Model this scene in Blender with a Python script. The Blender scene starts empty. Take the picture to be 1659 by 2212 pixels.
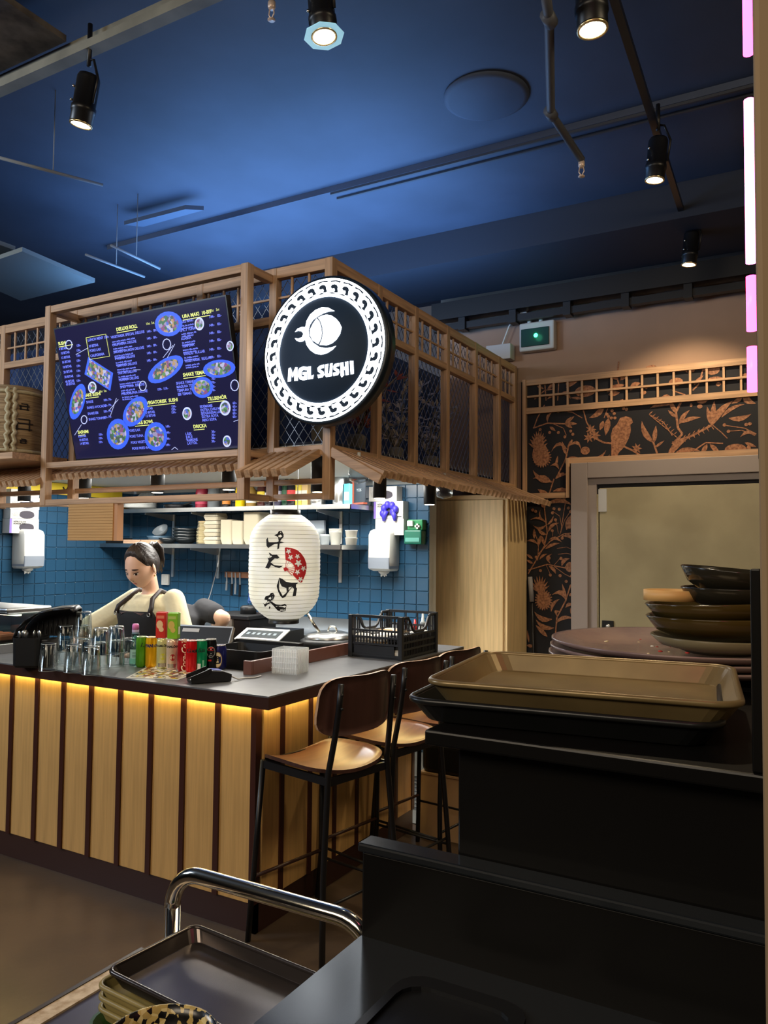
import bpy, bmesh, math, random
from mathutils import Vector as V, Matrix, Euler
PI = math.pi
random.seed(7)
sc = bpy.context.scene
C = sc.collection

# ------------------------------------------------------------------ camera
F_PX, YAW, PITCH, ROLL, EYE = 1691.4, math.radians(29.52), math.radians(2.68), math.radians(.537), 1.55
fw = V((-math.sin(YAW)*math.cos(PITCH), math.cos(YAW)*math.cos(PITCH), math.sin(PITCH)))
_r0 = V((math.cos(YAW), math.sin(YAW), 0)); _u0 = _r0.cross(fw)
rt = _r0*math.cos(ROLL) + _u0*math.sin(ROLL); upv = -_r0*math.sin(ROLL) + _u0*math.cos(ROLL)
EYEV = V((0, 0, EYE))
cam_d = bpy.data.cameras.new('camera'); cam = bpy.data.objects.new('camera', cam_d); C.objects.link(cam)
cam_d.sensor_fit = 'VERTICAL'; cam_d.sensor_height = 24; cam_d.lens = 24*F_PX/2212; cam_d.clip_start = .05
cam.matrix_world = Matrix(((rt.x, upv.x, -fw.x, 0), (rt.y, upv.y, -fw.y, 0), (rt.z, upv.z, -fw.z, EYE), (0, 0, 0, 1)))
sc.camera = cam
def ray(x, y): return fw + rt*((x-829.5)/F_PX) - upv*((y-1106)/F_PX)
def at(x, y, ax, v):            # the point of the plane ax = v seen at photo pixel x, y
    d = ray(x, y); i = 'XYZ'.index(ax); t = (v-EYEV[i])/d[i]; return EYEV + d*t

# ------------------------------------------------------------------ world, exposure, lights
sc.view_settings.view_transform = 'Standard'; sc.view_settings.look = 'None'
sc.view_settings.gamma = 1; sc.view_settings.use_curve_mapping = False
sc.view_settings.exposure = 1.0
w = bpy.data.worlds.new('world'); sc.world = w; w.use_nodes = True
w.node_tree.nodes['Background'].inputs[0].default_value = (.75, .8, 1, 1)
w.node_tree.nodes['Background'].inputs[1].default_value = .035

def area(name, loc, target, sx, sy, power, col, spread=PI):
    l = bpy.data.lights.new(name, 'AREA'); l.shape = 'RECTANGLE'; l.size = sx; l.size_y = sy
    l.energy = power; l.color = col; l.spread = spread
    o = bpy.data.objects.new(name, l); C.objects.link(o); o.location = loc
    o.rotation_euler = (V(target)-V(loc)).to_track_quat('-Z', 'Y').to_euler(); return o
def spot(name, loc, target, power, col, angle=60, blend=.5, r=.035):
    l = bpy.data.lights.new(name, 'SPOT'); l.energy = power; l.color = col; l.spot_size = math.radians(angle)
    l.spot_blend = blend; l.shadow_soft_size = r
    o = bpy.data.objects.new(name, l); C.objects.link(o); o.location = loc
    o.rotation_euler = (V(target)-V(loc)).to_track_quat('-Z', 'Y').to_euler(); return o
WARM = (1, .78, .5); NEUT = (1, .93, .82); COOL = (.82, .92, 1)
area('kitchen_panel_light', (-4.3, 4.3, 2.095), (-4.3, 4.3, 0), 2.4, .5, 36, (1, .97, .9))
area('kitchen_panel_light', (-2.95, 4.5, 2.095), (-2.95, 4.5, 0), .4, 1.2, 15, (1, .97, .9))
area('added_blue_uplight', (-3.4, 4.5, 3.16), (-3.4, 4.5, 6), 2.6, 1.6, 52, (.22, .48, 1))  # added unseen uplight; its blue stands in for flare glow on the ceiling
area('added_fill_light', (-1.6, -2.2, 3.7), (-2.4, 3.2, 1.2), 3.5, 1.6, 70, (1, .84, .64))  # added fill behind the camera, not a known fixture; lifts the frontal light
area('added_fill_light', (1.9, 2.2, 3.8), (-.6, 4.2, 1.0), 1.2, 1.2, 26, (1, .8, .52))  # second added fill, from the right, with no fixture of its own
area('left_ceiling_fill', (-6.4, -.6, 3.6), (-5.0, 2.6, 3.4), 1.5, 1.5, 90, (.7, .83, 1))  # added fill that brightens the left part of the ceiling

# ------------------------------------------------------------------ materials
def lin(c): return tuple(((x/255)/12.92 if x <= 10 else (((x/255)+.055)/1.055)**2.4) for x in c)
MATS = {}
def mat(name, rgb, rough=.5, metal=0, emit=0, spec=.5, trans=0, alpha=1, bump=0, bscale=60, var=0, vscale=8, stretch=None, rgb2=None, ior=1.45, coat=0):
    if name in MATS: return MATS[name]
    m = bpy.data.materials.new(name); m.use_nodes = True; nt = m.node_tree; b = nt.nodes['Principled BSDF']
    col = lin(rgb)
    b.inputs['Base Color'].default_value = (*col, 1); b.inputs['Roughness'].default_value = rough
    b.inputs['Metallic'].default_value = metal; b.inputs['Specular IOR Level'].default_value = spec
    b.inputs['Transmission Weight'].default_value = trans; b.inputs['Alpha'].default_value = alpha
    b.inputs['IOR'].default_value = ior; b.inputs['Coat Weight'].default_value = coat
    if emit:
        b.inputs['Emission Color'].default_value = (*col, 1); b.inputs['Emission Strength'].default_value = emit
    if var or rgb2 or bump:
        tc = nt.nodes.new('ShaderNodeTexCoord'); mp = nt.nodes.new('ShaderNodeMapping')
        nt.links.new(tc.outputs['Object'], mp.inputs[0])
        mp.inputs['Scale'].default_value = stretch or (1, 1, 1)
    if var or rgb2:
        n = nt.nodes.new('ShaderNodeTexNoise'); n.inputs['Scale'].default_value = vscale; n.inputs['Detail'].default_value = 5
        nt.links.new(mp.outputs[0], n.inputs['Vector'])
        r = nt.nodes.new('ShaderNodeValToRGB'); nt.links.new(n.outputs[0], r.inputs[0])
        c2 = lin(rgb2) if rgb2 else tuple(x*(1-var) for x in col)
        r.color_ramp.elements[0].position = .35; r.color_ramp.elements[1].position = .65
        r.color_ramp.elements[0].color = (*c2, 1); r.color_ramp.elements[1].color = (*(col if rgb2 else tuple(min(1, x*(1+var)) for x in col)), 1)
        nt.links.new(r.outputs[0], b.inputs['Base Color'])
        if emit: nt.links.new(r.outputs[0], b.inputs['Emission Color'])
    if bump:
        n2 = nt.nodes.new('ShaderNodeTexNoise'); n2.inputs['Scale'].default_value = bscale; nt.links.new(mp.outputs[0], n2.inputs['Vector'])
        bp = nt.nodes.new('ShaderNodeBump'); bp.inputs['Strength'].default_value = bump; bp.inputs['Distance'].default_value = .01
        nt.links.new(n2.outputs[0], bp.inputs['Height']); nt.links.new(bp.outputs[0], b.inputs['Normal'])
    MATS[name] = m; return m
def wood(name, rgb, ax, rough=.45, var=.22, sc_=9):
    st = {'x': (.08, 1.6, 1.6), 'y': (1.6, .08, 1.6), 'z': (1.6, 1.6, .08)}[ax]
    return mat(name, rgb, rough, var=var, vscale=sc_*4, stretch=st, bump=.06, bscale=70)
def voronoi_mat(name, cols, scale, rough=.5, emit=0):
    m = bpy.data.materials.new(name); m.use_nodes = True; nt = m.node_tree; b = nt.nodes['Principled BSDF']
    tc = nt.nodes.new('ShaderNodeTexCoord'); vo = nt.nodes.new('ShaderNodeTexVoronoi'); vo.inputs['Scale'].default_value = scale
    nt.links.new(tc.outputs['Object'], vo.inputs['Vector'])
    sp = nt.nodes.new('ShaderNodeSeparateColor'); nt.links.new(vo.outputs['Color'], sp.inputs[0])
    r = nt.nodes.new('ShaderNodeValToRGB'); r.color_ramp.interpolation = 'CONSTANT'; nt.links.new(sp.outputs[0], r.inputs[0])
    el = r.color_ramp.elements
    while len(el) < len(cols): el.new(.5)
    for i, c in enumerate(cols): el[i].position = i/len(cols); el[i].color = (*lin(c), 1)
    nt.links.new(r.outputs[0], b.inputs['Base Color']); b.inputs['Roughness'].default_value = rough
    if emit: nt.links.new(r.outputs[0], b.inputs['Emission Color']); b.inputs['Emission Strength'].default_value = emit
    MATS[name] = m; return m
def glass(name, rgb=(255, 255, 255), rough=.0, ior=1.3):
    m = bpy.data.materials.new(name); m.use_nodes = True; nt = m.node_tree
    for n in list(nt.nodes): nt.nodes.remove(n)
    o = nt.nodes.new('ShaderNodeOutputMaterial'); mx = nt.nodes.new('ShaderNodeMixShader')
    t = nt.nodes.new('ShaderNodeBsdfTransparent'); g = nt.nodes.new('ShaderNodeBsdfGlossy'); fr = nt.nodes.new('ShaderNodeLayerWeight')
    fr.inputs[0].default_value = .25
    t.inputs[0].default_value = (*lin(rgb), 1); g.inputs['Roughness'].default_value = rough+.03
    nt.links.new(fr.outputs['Facing'], mx.inputs[0]); nt.links.new(t.outputs[0], mx.inputs[1]); nt.links.new(g.outputs[0], mx.inputs[2])
    nt.links.new(mx.outputs[0], o.inputs[0]); MATS[name] = m; return m

# ------------------------------------------------------------------ mesh builder
class MB:
    def __init__(s): s.v = []; s.f = []; s.mi = []; s.sm = []
    def add(s, vs, fs, mi=0, smooth=False):
        k = len(s.v); s.v += [tuple(x) for x in vs]
        for f in fs: s.f.append(tuple(i+k for i in f)); s.mi.append(mi); s.sm.append(smooth)
        return s
    def box(s, lo, hi, mi=0, M=None):
        vs = [V((x, y, z)) for z in (lo[2], hi[2]) for y in (lo[1], hi[1]) for x in (lo[0], hi[0])]
        if M: vs = [M @ p for p in vs]
        return s.add(vs, [(0, 2, 3, 1), (4, 5, 7, 6), (0, 1, 5, 4), (2, 6, 7, 3), (0, 4, 6, 2), (1, 3, 7, 5)], mi)
    def cbox(s, c, sz, M=None, mi=0):
        h = V(sz)/2
        return s.box(V(c)-h, V(c)+h, mi, M)
    def cham(s, lo, hi, r, mi=0, M=None):      # box with chamfered vertical edges and top
        x0, y0, z0 = lo; x1, y1, z1 = hi
        def ring(i, z): return [(x0+i+r, y0+i, z), (x1-i-r, y0+i, z), (x1-i, y0+i+r, z), (x1-i, y1-i-r, z), (x1-i-r, y1-i, z), (x0+i+r, y1-i, z), (x0+i, y1-i-r, z), (x0+i, y0+i+r, z)]
        rs = [ring(0, z0), ring(0, z1-r), ring(r*.7, z1)]
        return s.loft([[V(p) if not M else M @ V(p) for p in q] for q in rs], mi=mi)
    def bar(s, p, q, w, h=None, up=(0, 0, 1), mi=0):
        p, q = V(p), V(q); h = h or w; d = (q-p).normalized(); u = V(up)
        if abs(d.dot(u)) > .95: u = V((0, 1, 0))
        a = d.cross(u).normalized()*w/2; b = a.cross(d).normalized()*h/2
        vs = [c+i*a+j*b for c in (p, q) for i, j in ((-1, -1), (1, -1), (1, 1), (-1, 1))]
        return s.add(vs, [(0, 1, 2, 3), (7, 6, 5, 4), (0, 4, 5, 1), (1, 5, 6, 2), (2, 6, 7, 3), (3, 7, 4, 0)], mi)
    def loft(s, rings, mi=0, smooth=False, closed=False, caps=True):
        n = len(rings[0]); k = len(rings); vs = [p for r in rings for p in r]; fs = []
        for a in range(k if closed else k-1):
            b = (a+1) % k
            for i in range(n): j = (i+1) % n; fs.append((a*n+i, a*n+j, b*n+j, b*n+i))
        if caps and not closed: fs += [tuple(range(n-1, -1, -1)), tuple(range((k-1)*n, k*n))]
        return s.add(vs, fs, mi, smooth)
    def tube(s, pts, r, n=8, closed=False, mi=0, caps=True):
        pts = [V(p) for p in pts]; k = len(pts); rr_ = r if isinstance(r, (list, tuple)) else [r]*k
        rings = []; ref = None
        for i, p in enumerate(pts):
            a = pts[i-1] if (i or closed) else p; b = pts[(i+1) % k] if (i < k-1 or closed) else p
            d = (b-a).normalized()
            if ref is None: ref = d.orthogonal().normalized()
            ref = (ref - d*ref.dot(d)); ref = ref.normalized() if ref.length > 1e-6 else d.orthogonal().normalized(); c = d.cross(ref)
            rings.append([p + (ref*math.cos(t) + c*math.sin(t))*rr_[i] for t in (2*PI*j/n for j in range(n))])
        return s.loft(rings, mi, True, closed, caps)
    def lathe(s, prof, n=24, c=(0, 0, 0), mi=0, M=None, caps=True, sx=1, sy=1, smooth=True):
        c = V(c); rings = []
        for r, z in prof:
            q = [V((r*sx*math.cos(2*PI*j/n), r*sy*math.sin(2*PI*j/n), z)) for j in range(n)]
            rings.append([c + ((M @ p) if M else p) for p in q])
        return s.loft(rings, mi, smooth, False, caps)
    def prism(s, poly, o, ux, uy, t, mi=0):      # polygon in a plane, thickness t along ux x uy (both sides closed)
        o, ux, uy = V(o), V(ux), V(uy); nz = ux.cross(uy).normalized()*t; n = len(poly)
        a = [o+ux*x+uy*y for x, y in poly]; vs = a + [p+nz for p in a]
        fs = [tuple(range(n-1, -1, -1)), tuple(range(n, 2*n))] + [(i, (i+1) % n, n+(i+1) % n, n+i) for i in range(n)]
        return s.add(vs, fs, mi)
    def sphere(s, c, r, n=12, m=8, mi=0, sc_=(1, 1, 1), M=None):
        prof = [(max(1e-4, math.sin(PI*i/m))*r, -math.cos(PI*i/m)*r) for i in range(m+1)]
        S = Matrix.Diagonal((*sc_, 1)); S = (M @ S) if M else S
        return s.lathe(prof, n, c, mi, S.to_3x3(), caps=False)
    def merge(s, me, M=None, mi=0):
        vs = [(M @ v.co) if M else v.co.copy() for v in me.vertices]
        return s.add(vs, [tuple(p.vertices) for p in me.polygons], mi)
    def mesh(s, name, mats, loc=(0, 0, 0)):
        me = bpy.data.meshes.new(name); L = V(loc)
        me.from_pydata([tuple(V(p)-L) for p in s.v], [], s.f)
        for m in (mats if isinstance(mats, (list, tuple)) else [mats]): me.materials.append(m)
        me.polygons.foreach_set('material_index', s.mi); me.polygons.foreach_set('use_smooth', s.sm); me.update()
        return me
    def obj(s, name, mats, parent=None, loc=(0, 0, 0), bevel=0, kind=None, label=None, recalc=False):
        # s.v in the parent's space; loc is the object's own origin in that space
        me = s.mesh(name, mats, loc)
        if recalc:
            bm = bmesh.new(); bm.from_mesh(me); bmesh.ops.remove_doubles(bm, verts=bm.verts, dist=1e-5); bmesh.ops.recalc_face_normals(bm, faces=bm.faces); bm.to_mesh(me); bm.free()
        return link(name, me, parent, loc, bevel, kind, label)
def link(name, me, parent=None, loc=(0, 0, 0), bevel=0, kind=None, label=None, rot=(0, 0, 0)):
    o = bpy.data.objects.new(name, me); C.objects.link(o); o.location = loc; o.rotation_euler = rot; o.parent = parent
    if bevel:
        b = o.modifiers.new('bevel', 'BEVEL'); b.width = bevel; b.segments = 2; b.limit_method = 'ANGLE'
    if kind: o['kind'] = kind
    if label: o['label'] = label
    return o
def tag(o, label, cat, group=None):
    o['label'] = label; o['category'] = cat
    if group: o['group'] = group
    return o
def thing(name, label, cat, loc=(0, 0, 0), rz=0, group=None):
    o = bpy.data.objects.new(name, None); C.objects.link(o); o.location = loc; o.rotation_euler = (0, 0, rz); o.empty_display_size = .1
    return tag(o, label, cat, group)
def struct(o): o['kind'] = 'structure'; return o
def dup(root, loc, rz=0, label=None, group=None):
    r = root.copy(); C.objects.link(r); r.location = loc; r.rotation_euler = (0, 0, rz)
    if label: r['label'] = label
    if group: r['group'] = group
    for ch in list(root.children):
        c = ch.copy(); C.objects.link(c); c.parent = r
        for g in list(ch.children):
            d = g.copy(); C.objects.link(d); d.parent = c
    return r
def text_mesh(body, size=1, bold=0, align='LEFT', shear=0, extrude=0):
    cu = bpy.data.curves.new('t', 'FONT'); cu.body = body; cu.size = size; cu.offset = bold; cu.align_x = align
    cu.shear = shear; cu.extrude = extrude; cu.resolution_u = 3
    o = bpy.data.objects.new('t', cu); C.objects.link(o)
    dg = bpy.context.evaluated_depsgraph_get(); me = bpy.data.meshes.new_from_object(o.evaluated_get(dg))
    bpy.data.objects.remove(o); bpy.data.curves.remove(cu); return me
def frame(o, ux, uy, s=1):      # matrix taking text-plane x, y to o + ux x + uy y
    ux, uy = V(ux), V(uy); uz = ux.cross(uy)
    return Matrix(((ux.x, uy.x, uz.x, o[0]), (ux.y, uy.y, uz.y, o[1]), (ux.z, uy.z, uz.z, o[2]), (0, 0, 0, 1))) @ Matrix.Scale(s, 4)
def RX(a): return Matrix.Rotation(a, 4, 'X')
def RY(a): return Matrix.Rotation(a, 4, 'Y')
def RZ(a): return Matrix.Rotation(a, 4, 'Z')
def T(x, y=0, z=0): return Matrix.Translation((x, y, z) if not hasattr(x, '__len__') else x)
def arc(c, r, a0, a1, n, plane='xz'):
    out = []
    for i in range(n+1):
        a = a0+(a1-a0)*i/n; x, y = r*math.cos(a), r*math.sin(a)
        out.append(V(c) + (V((x, 0, y)) if plane == 'xz' else V((x, y, 0)) if plane == 'xy' else V((0, x, y))))
    return out
def rrect(w, h, r, n=4):
    out = []
    for cx, cy, a in ((w/2-r, h/2-r, 0), (-w/2+r, h/2-r, PI/2), (-w/2+r, -h/2+r, PI), (w/2-r, -h/2+r, 1.5*PI)):
        out += [(cx+r*math.cos(a+PI/2*i/n), cy+r*math.sin(a+PI/2*i/n)) for i in range(n+1)]
    return out
# ------------------------------------------------------------------ shared materials
M_floor = mat('floor_concrete', (86, 71, 58), .3, rgb2=(70, 58, 48), vscale=3, bump=.03, bscale=40)
M_ceil = mat('ceiling_paint', (58, 65, 80), .7, var=.12, vscale=2)
M_blk = mat('black_metal', (18, 18, 20), .38)
M_blkp = mat('black_plastic', (22, 23, 25), .42)
M_dark = mat('dark_duct', (30, 34, 42), .5)
M_wx = wood('oak_x', (186, 148, 112), 'x'); M_wy = wood('oak_y', (186, 148, 112), 'y'); M_wz = wood('oak_z', (186, 148, 112), 'z')
M_bamz = wood('bamboo_z', (205, 162, 100), 'z', .4, .1)
M_brown = mat('dark_brown_laminate', (58, 36, 30), .35)
M_steel = mat('stainless', (190, 192, 192), .28, 1, var=.06, vscale=6)
M_alu = mat('brushed_alu', (205, 205, 203), .38, .9)
M_white = mat('white_plastic', (206, 206, 200), .35)
M_chrome = mat('chrome', (225, 222, 210), .12, 1)
M_tile = mat('blue_tile', (38, 74, 102), .22, var=.08, vscale=1.2)
M_grout = mat('tile_grout', (62, 92, 116), .7)
M_greywall = mat('light_grey_wall', (182, 186, 186), .7)
M_plaster = mat('brown_plaster', (158, 128, 106), .8, var=.05, vscale=3)
M_paper = mat('wallpaper_ground', (24, 24, 30), .75)
M_print = mat('wallpaper_copper', (176, 122, 86), .6, rgb2=(118, 76, 52), vscale=55, stretch=(1, 1, 1))
M_doorf = mat('door_frame_grey', (150, 138, 132), .45)
M_door = mat('door_leaf_olive', (148, 138, 108), .38, rgb2=(166, 156, 124), vscale=2.4)

# ------------------------------------------------------------------ floor, ceiling, walls
struct(MB().box((-9, -4, -.1), (3, 7, 0)).obj('floor', M_floor))
kf = struct(MB().box((-5.85, 4.0, .001), (-1.45, 5.4, .006)).obj('floor_kitchen', mat('kitchen_floor_grey', (120, 122, 120), .4, var=.1, vscale=8)))
struct(MB().box((-9, -4, 4.0), (3, 7, 4.1)).obj('ceiling', M_ceil))
struct(MB().box((-9.1, -4, 0), (-9, 7, 4)).obj('wall_west', mat('dark_wall', (44, 46, 54), .8)))
struct(MB().box((3, -4, 0), (3.1, 7, 4)).obj('wall_east', MATS['dark_wall']))
struct(MB().box((-9, -4.1, 0), (3, -4, 4)).obj('wall_south', MATS['dark_wall']))
WY, WX = 5.4, -5.85
TP = .103
tile_me = MB().cham((-.0495, -.0495, 0), (.0495, .0495, .008), .003).mesh('tile', M_tile)
def tiled(name, box, origin, ux, nrm, cols, rows, z0, c0=0):
    wl = struct(box.obj(name, [M_greywall, M_grout]))
    rot = frame((0, 0, 0), ux, (0, 0, 1)).to_euler(); o = V(origin)
    for r in range(rows):
        for c in range(c0, cols):
            link('tile', tile_me, wl, o + V(ux)*(TP*(c+.5)) + V((0, 0, z0+TP*(r+.5))), rot=rot)
    st = MB()
    R = frame((0, 0, 0), ux, (0, 0, 1))
    for r in range(-9, 0):
        for c in range(cols):
            st.box((-.0495, -.0495, 0), (.0495, .0495, .007), 0, T(o+V(ux)*(TP*(c+.5)) + V((0, 0, z0+TP*(r+.5)))) @ R)
    for r in range(rows):
        for c in range(c0): st.box((-.0495, -.0495, 0), (.0495, .0495, .007), 0, T(o+V(ux)*(TP*(c+.5)) + V((0, 0, z0+TP*(r+.5)))) @ R)
    st.obj('lower_tiles', M_tile, wl, kind='stuff')
    return wl
b = MB().box((WX-.1, WY+.004, 0), (-2.656, WY+.12, 2.1)); b.box((WX, WY, 0), (-2.656, WY+.004, 2.055), 1)
tiled('wall_back', b, (WX, WY, 0), (1, 0, 0), None, 31, 10, 1.02, 1)
b = MB().box((WX-.12, 2.9, 0), (WX-.004, WY+.1, 2.1)); b.box((WX-.004, 3.3, 0), (WX, WY, 2.055), 1)
tiled('wall_left', b, (WX, 3.3, 0), (0, 1, 0), None, 20, 10, 1.02)
struct(MB().box((-9, WY+.12, 0), (WX-.1, WY+.22, 4)).obj('wall_north', MATS['dark_wall']))
YF = 6.3
wf = struct(MB().box((-3.0, YF, 0), (3, YF+.1, 4)).obj('wall_far', M_plaster))
ztop = at(1400, 790, 'Y', YF).z
MB().box((-2.24, YF-.004, 0), (1, YF, 2.97)).obj('wallpaper', M_paper, wf)

# wallpaper print: traced plant motifs, flat on the paper
WP = MB(); YP = YF-.006
def wp(x, y): q = at(x, y, 'Y', YP); return (q.x, q.z)
def wpoly(pts):
    pts = [p for p in pts if p[0] > -2.235]
    if len(pts) > 2: WP.add([V((x, YP-len(WP.f)*3e-6, z)) for x, z in pts], [tuple(range(len(pts)))])
def wleaf(a, b_, w, cur=0):
    (x0, z0), (x1, z1) = a, b_; dx, dz = x1-x0, z1-z0; L = math.hypot(dx, dz) or 1; nx, nz = -dz/L, dx/L
    prof = [(0, .12), (.2, .75), (.42, 1), (.65, .8), (.85, .4), (1, 0)]
    c = lambda t: (x0+dx*t+nx*cur*4*t*(1-t), z0+dz*t+nz*cur*4*t*(1-t))
    l = [(c(t)[0]+nx*w/2*k, c(t)[1]+nz*w/2*k) for t, k in prof]; r = [(c(t)[0]-nx*w/2*k*.9, c(t)[1]-nz*w/2*k*.9) for t, k in prof[:-1]]
    for i in range(5):
        wpoly([l[i], l[i+1], r[min(i+1, 4)] if i < 4 else l[5], r[i]] if i < 4 else [l[4], l[5], r[4]])
def wstem(pts, w):
    for p, q in zip(pts, pts[1:]):
        dx, dz = q[0]-p[0], q[1]-p[1]; L = math.hypot(dx, dz) or 1; nx, nz = -dz/L*w/2, dx/L*w/2
        wpoly([(p[0]+nx, p[1]+nz), (p[0]-nx, p[1]-nz), (q[0]-nx, q[1]-nz), (q[0]+nx, q[1]+nz)])
def well(c, rx, rz, n=14): wpoly([(c[0]+rx*math.cos(2*PI*i/n), c[1]+rz*math.sin(2*PI*i/n)) for i in range(n)])
A = lambda x, y: wp(1120+x*.3134, 740+y*.3134)
Bq = lambda x, y: wp(1120+x*.2079, 980+y*.2079)
k1, k2 = .00118, .00078
wpoly([A(*p) for p in ((700, 520), (740, 507), (778, 520), (790, 550), (772, 565), (775, 610), (760, 660), (735, 710), (715, 735), (690, 760), (675, 805), (640, 800), (640, 760), (640, 700), (636, 640), (650, 590), (680, 560))])
for st_, w_ in ((((520, 655), (590, 690), (645, 695)), 12), (((725, 715), (790, 745), (860, 790)), 12), (((440, 440), (470, 550), (500, 600)), 9), (((100, 590), (200, 555), (320, 560)), 9),
        (((180, 430), (130, 520), (105, 590)), 8), (((320, 830), (345, 710), (370, 670)), 11), (((930, 690), (965, 790)), 12), (((1140, 370), (1085, 480), (1100, 590), (1130, 630), (1060, 700)), 14),
        (((1060, 690), (1200, 640), (1330, 570), (1380, 500)), 14), (((900, 495), (1000, 550), (1060, 640)), 6), (((1340, 570), (1400, 620), (1440, 660)), 6), (((1200, 750), (1290, 690), (1410, 695)), 8),
        (((1420, 570), (1560, 590), (1640, 630)), 5), (((1450, 610), (1540, 605), (1630, 640)), 5), (((620, 440), (590, 520)), 6), (((290, 470), (370, 480), (440, 520)), 6), (((240, 560), (310, 590), (330, 640)), 5),
        (((1170, 400), (1220, 400), (1265, 390)), 6), (((1290, 130), (1240, 290), (1200, 330)), 9), (((690, 130), (680, 240), (700, 330)), 9), (((280, 230), (270, 400)), 7), (((110, 390), (180, 330), (240, 320)), 8), (((180, 260), (190, 400)), 8), (((1150, 360), (1060, 330)), 8)):
    wstem([A(*p) for p in st_], w_*k1)
for x0, y0, x1, y1, w_, cu in ((620, 520, 600, 640, 44, 0), (585, 540, 560, 605, 34, 0), (590, 430, 485, 520, 42, .02), (320, 555, 385, 508, 28, 0), (320, 558, 405, 560, 28, 0), (320, 560, 372, 588, 24, 0), (215, 580, 256, 610, 22, 0), (200, 550, 235, 480, 20, .02),
        (345, 715, 432, 745, 26, .05), (340, 740, 225, 755, 26, -.06), (325, 770, 300, 680, 24, 0), (345, 710, 375, 668, 22, 0), (490, 800, 605, 740, 24, -.03), (520, 802, 632, 770, 28, -.03), (930, 690, 850, 540, 40, .02), (935, 690, 948, 570, 32, 0), (940, 725, 1005, 675, 18, 0),
        (1060, 425, 905, 455, 34, -.02), (1090, 490, 1030, 380, 30, 0), (1110, 560, 1180, 465, 30, .01), (1115, 555, 1257, 515, 30, .01), (1085, 515, 1030, 465, 22, 0), (1330, 570, 1300, 440, 32, 0), (1335, 565, 1350, 400, 38, 0), (1345, 560, 1480, 400, 46, .02), (1470, 420, 1545, 335, 30, -.02),
        (1400, 515, 1560, 425, 26, .02), (1450, 522, 1605, 492, 36, -.02), (1030, 790, 1170, 660, 44, .02), (1060, 792, 1252, 745, 40, .03), (1300, 700, 1258, 775, 30, 0), (1320, 700, 1390, 770, 30, 0), (1530, 650, 1640, 640, 24, .03), (1560, 690, 1640, 720, 22, 0), (1590, 700, 1580, 765, 26, 0), (1560, 340, 1640, 420, 44, -.03),
        (1390, 355, 1422, 385, 34, 0), (720, 390, 690, 440, 34, 0), (330, 310, 440, 240, 44, .01), (335, 305, 350, 225, 30, 0), (200, 320, 260, 275, 26, 0), (280, 360, 360, 390, 34, .03), (200, 390, 280, 370, 24, .02), (130, 260, 180, 290, 22, .02), (130, 300, 175, 320, 20, 0), (640, 225, 690, 260, 26, 0), (700, 260, 780, 195, 34, 0),
        (790, 220, 860, 190, 26, 0), (610, 340, 740, 290, 40, .01), (770, 330, 850, 280, 40, .02), (620, 360, 700, 345, 36, 0), (1090, 170, 1165, 210, 36, .02), (1200, 205, 1235, 140, 36, .01), (1285, 200, 1265, 130, 26, 0), (1300, 255, 1410, 240, 26, 0), (1210, 290, 1275, 225, 26, 0), (1510, 260, 1640, 240, 26, .03), (1035, 150, 1040, 200, 26, 0), (1580, 180, 1600, 100, 40, 0), (1360, 290, 1400, 285, 30, 0), (980, 380, 1060, 400, 30, .02), (440, 385, 360, 380, 20, 0)):
    wleaf(A(x0, y0), A(x1, y1), w_*k1, cu)
for cx, cy in ((500, 600), (530, 640), (485, 655), (815, 730)):
    for i in range(7): wleaf(A(cx, cy), A(cx+38*math.cos(i*.9), cy+38*math.sin(i*.9)), 14*k1)
for x, y in ((620, 510), (645, 470), (660, 490), (610, 495), (640, 520), (665, 520), (725, 455), (735, 415), (745, 460), (880, 310), (885, 400), (215, 620), (275, 620), (320, 650), (360, 610), (375, 632), (205, 505), (275, 475), (1420, 568), (1447, 612), (1570, 565), (1595, 560), (150, 600)): well(A(x, y), 11*k1, 11*k1, 8)
for x, y, rx, rz in ((1265, 390, 36, 30), (1250, 440, 16, 14), (1190, 432, 8, 12), (1495, 735, 62, 34), (460, 335, 72, 40), (915, 188, 46, 32), (1085, 272, 44, 28), (1340, 190, 42, 30), (150, 770, 58, 82), (460, 745, 32, 28), (860, 345, 20, 14)): well(A(x, y), rx*k1, rz*k1)
for i in range(9): wleaf(A(140, 705), A(140+60*math.cos(PI*(.1+.8*i/8)), 700-95*math.sin(PI*(.1+.8*i/8))), 16*k1)
for i in range(9):
    t = i/8
    for sg in (-1, 1):
        wleaf(A(900+170*t, 495+140*t), A(900+170*t+26, 495+140*t-22*sg), 7*k1); wleaf(A(1070+260*t, 690-115*t), A(1070+260*t+18, 690-115*t-26*sg), 7*k1)
for st_, w_ in ((((370, 260), (300, 480), (270, 560), (280, 650), (300, 820), (270, 960), (200, 1080), (100, 1250)), 13), (((540, 1370), (490, 1530), (400, 1700), (385, 1880)), 15), (((100, 1210), (300, 1150), (500, 1190), (570, 1230)), 12),
        (((570, 825), (480, 830), (330, 910), (210, 1040)), 11), (((490, 500), (470, 620), (440, 820)), 7), (((360, 600), (430, 650), (450, 760)), 6), (((540, 600), (480, 690), (430, 840)), 7), (((370, 1170), (480, 1250), (560, 1290)), 7), (((290, 1160), (330, 1250)), 5), (((430, 1090), (370, 1160)), 5),
        (((200, 1110), (210, 930), (160, 790)), 8), (((400, 985), (500, 970), (570, 1000)), 5), (((410, 1045), (500, 1035), (570, 1050)), 5), (((355, 860), (360, 800)), 5), (((415, 830), (390, 690)), 5), (((390, 260), (490, 60)), 15)):
    wstem([Bq(*p) for p in st_], w_*k2)
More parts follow.
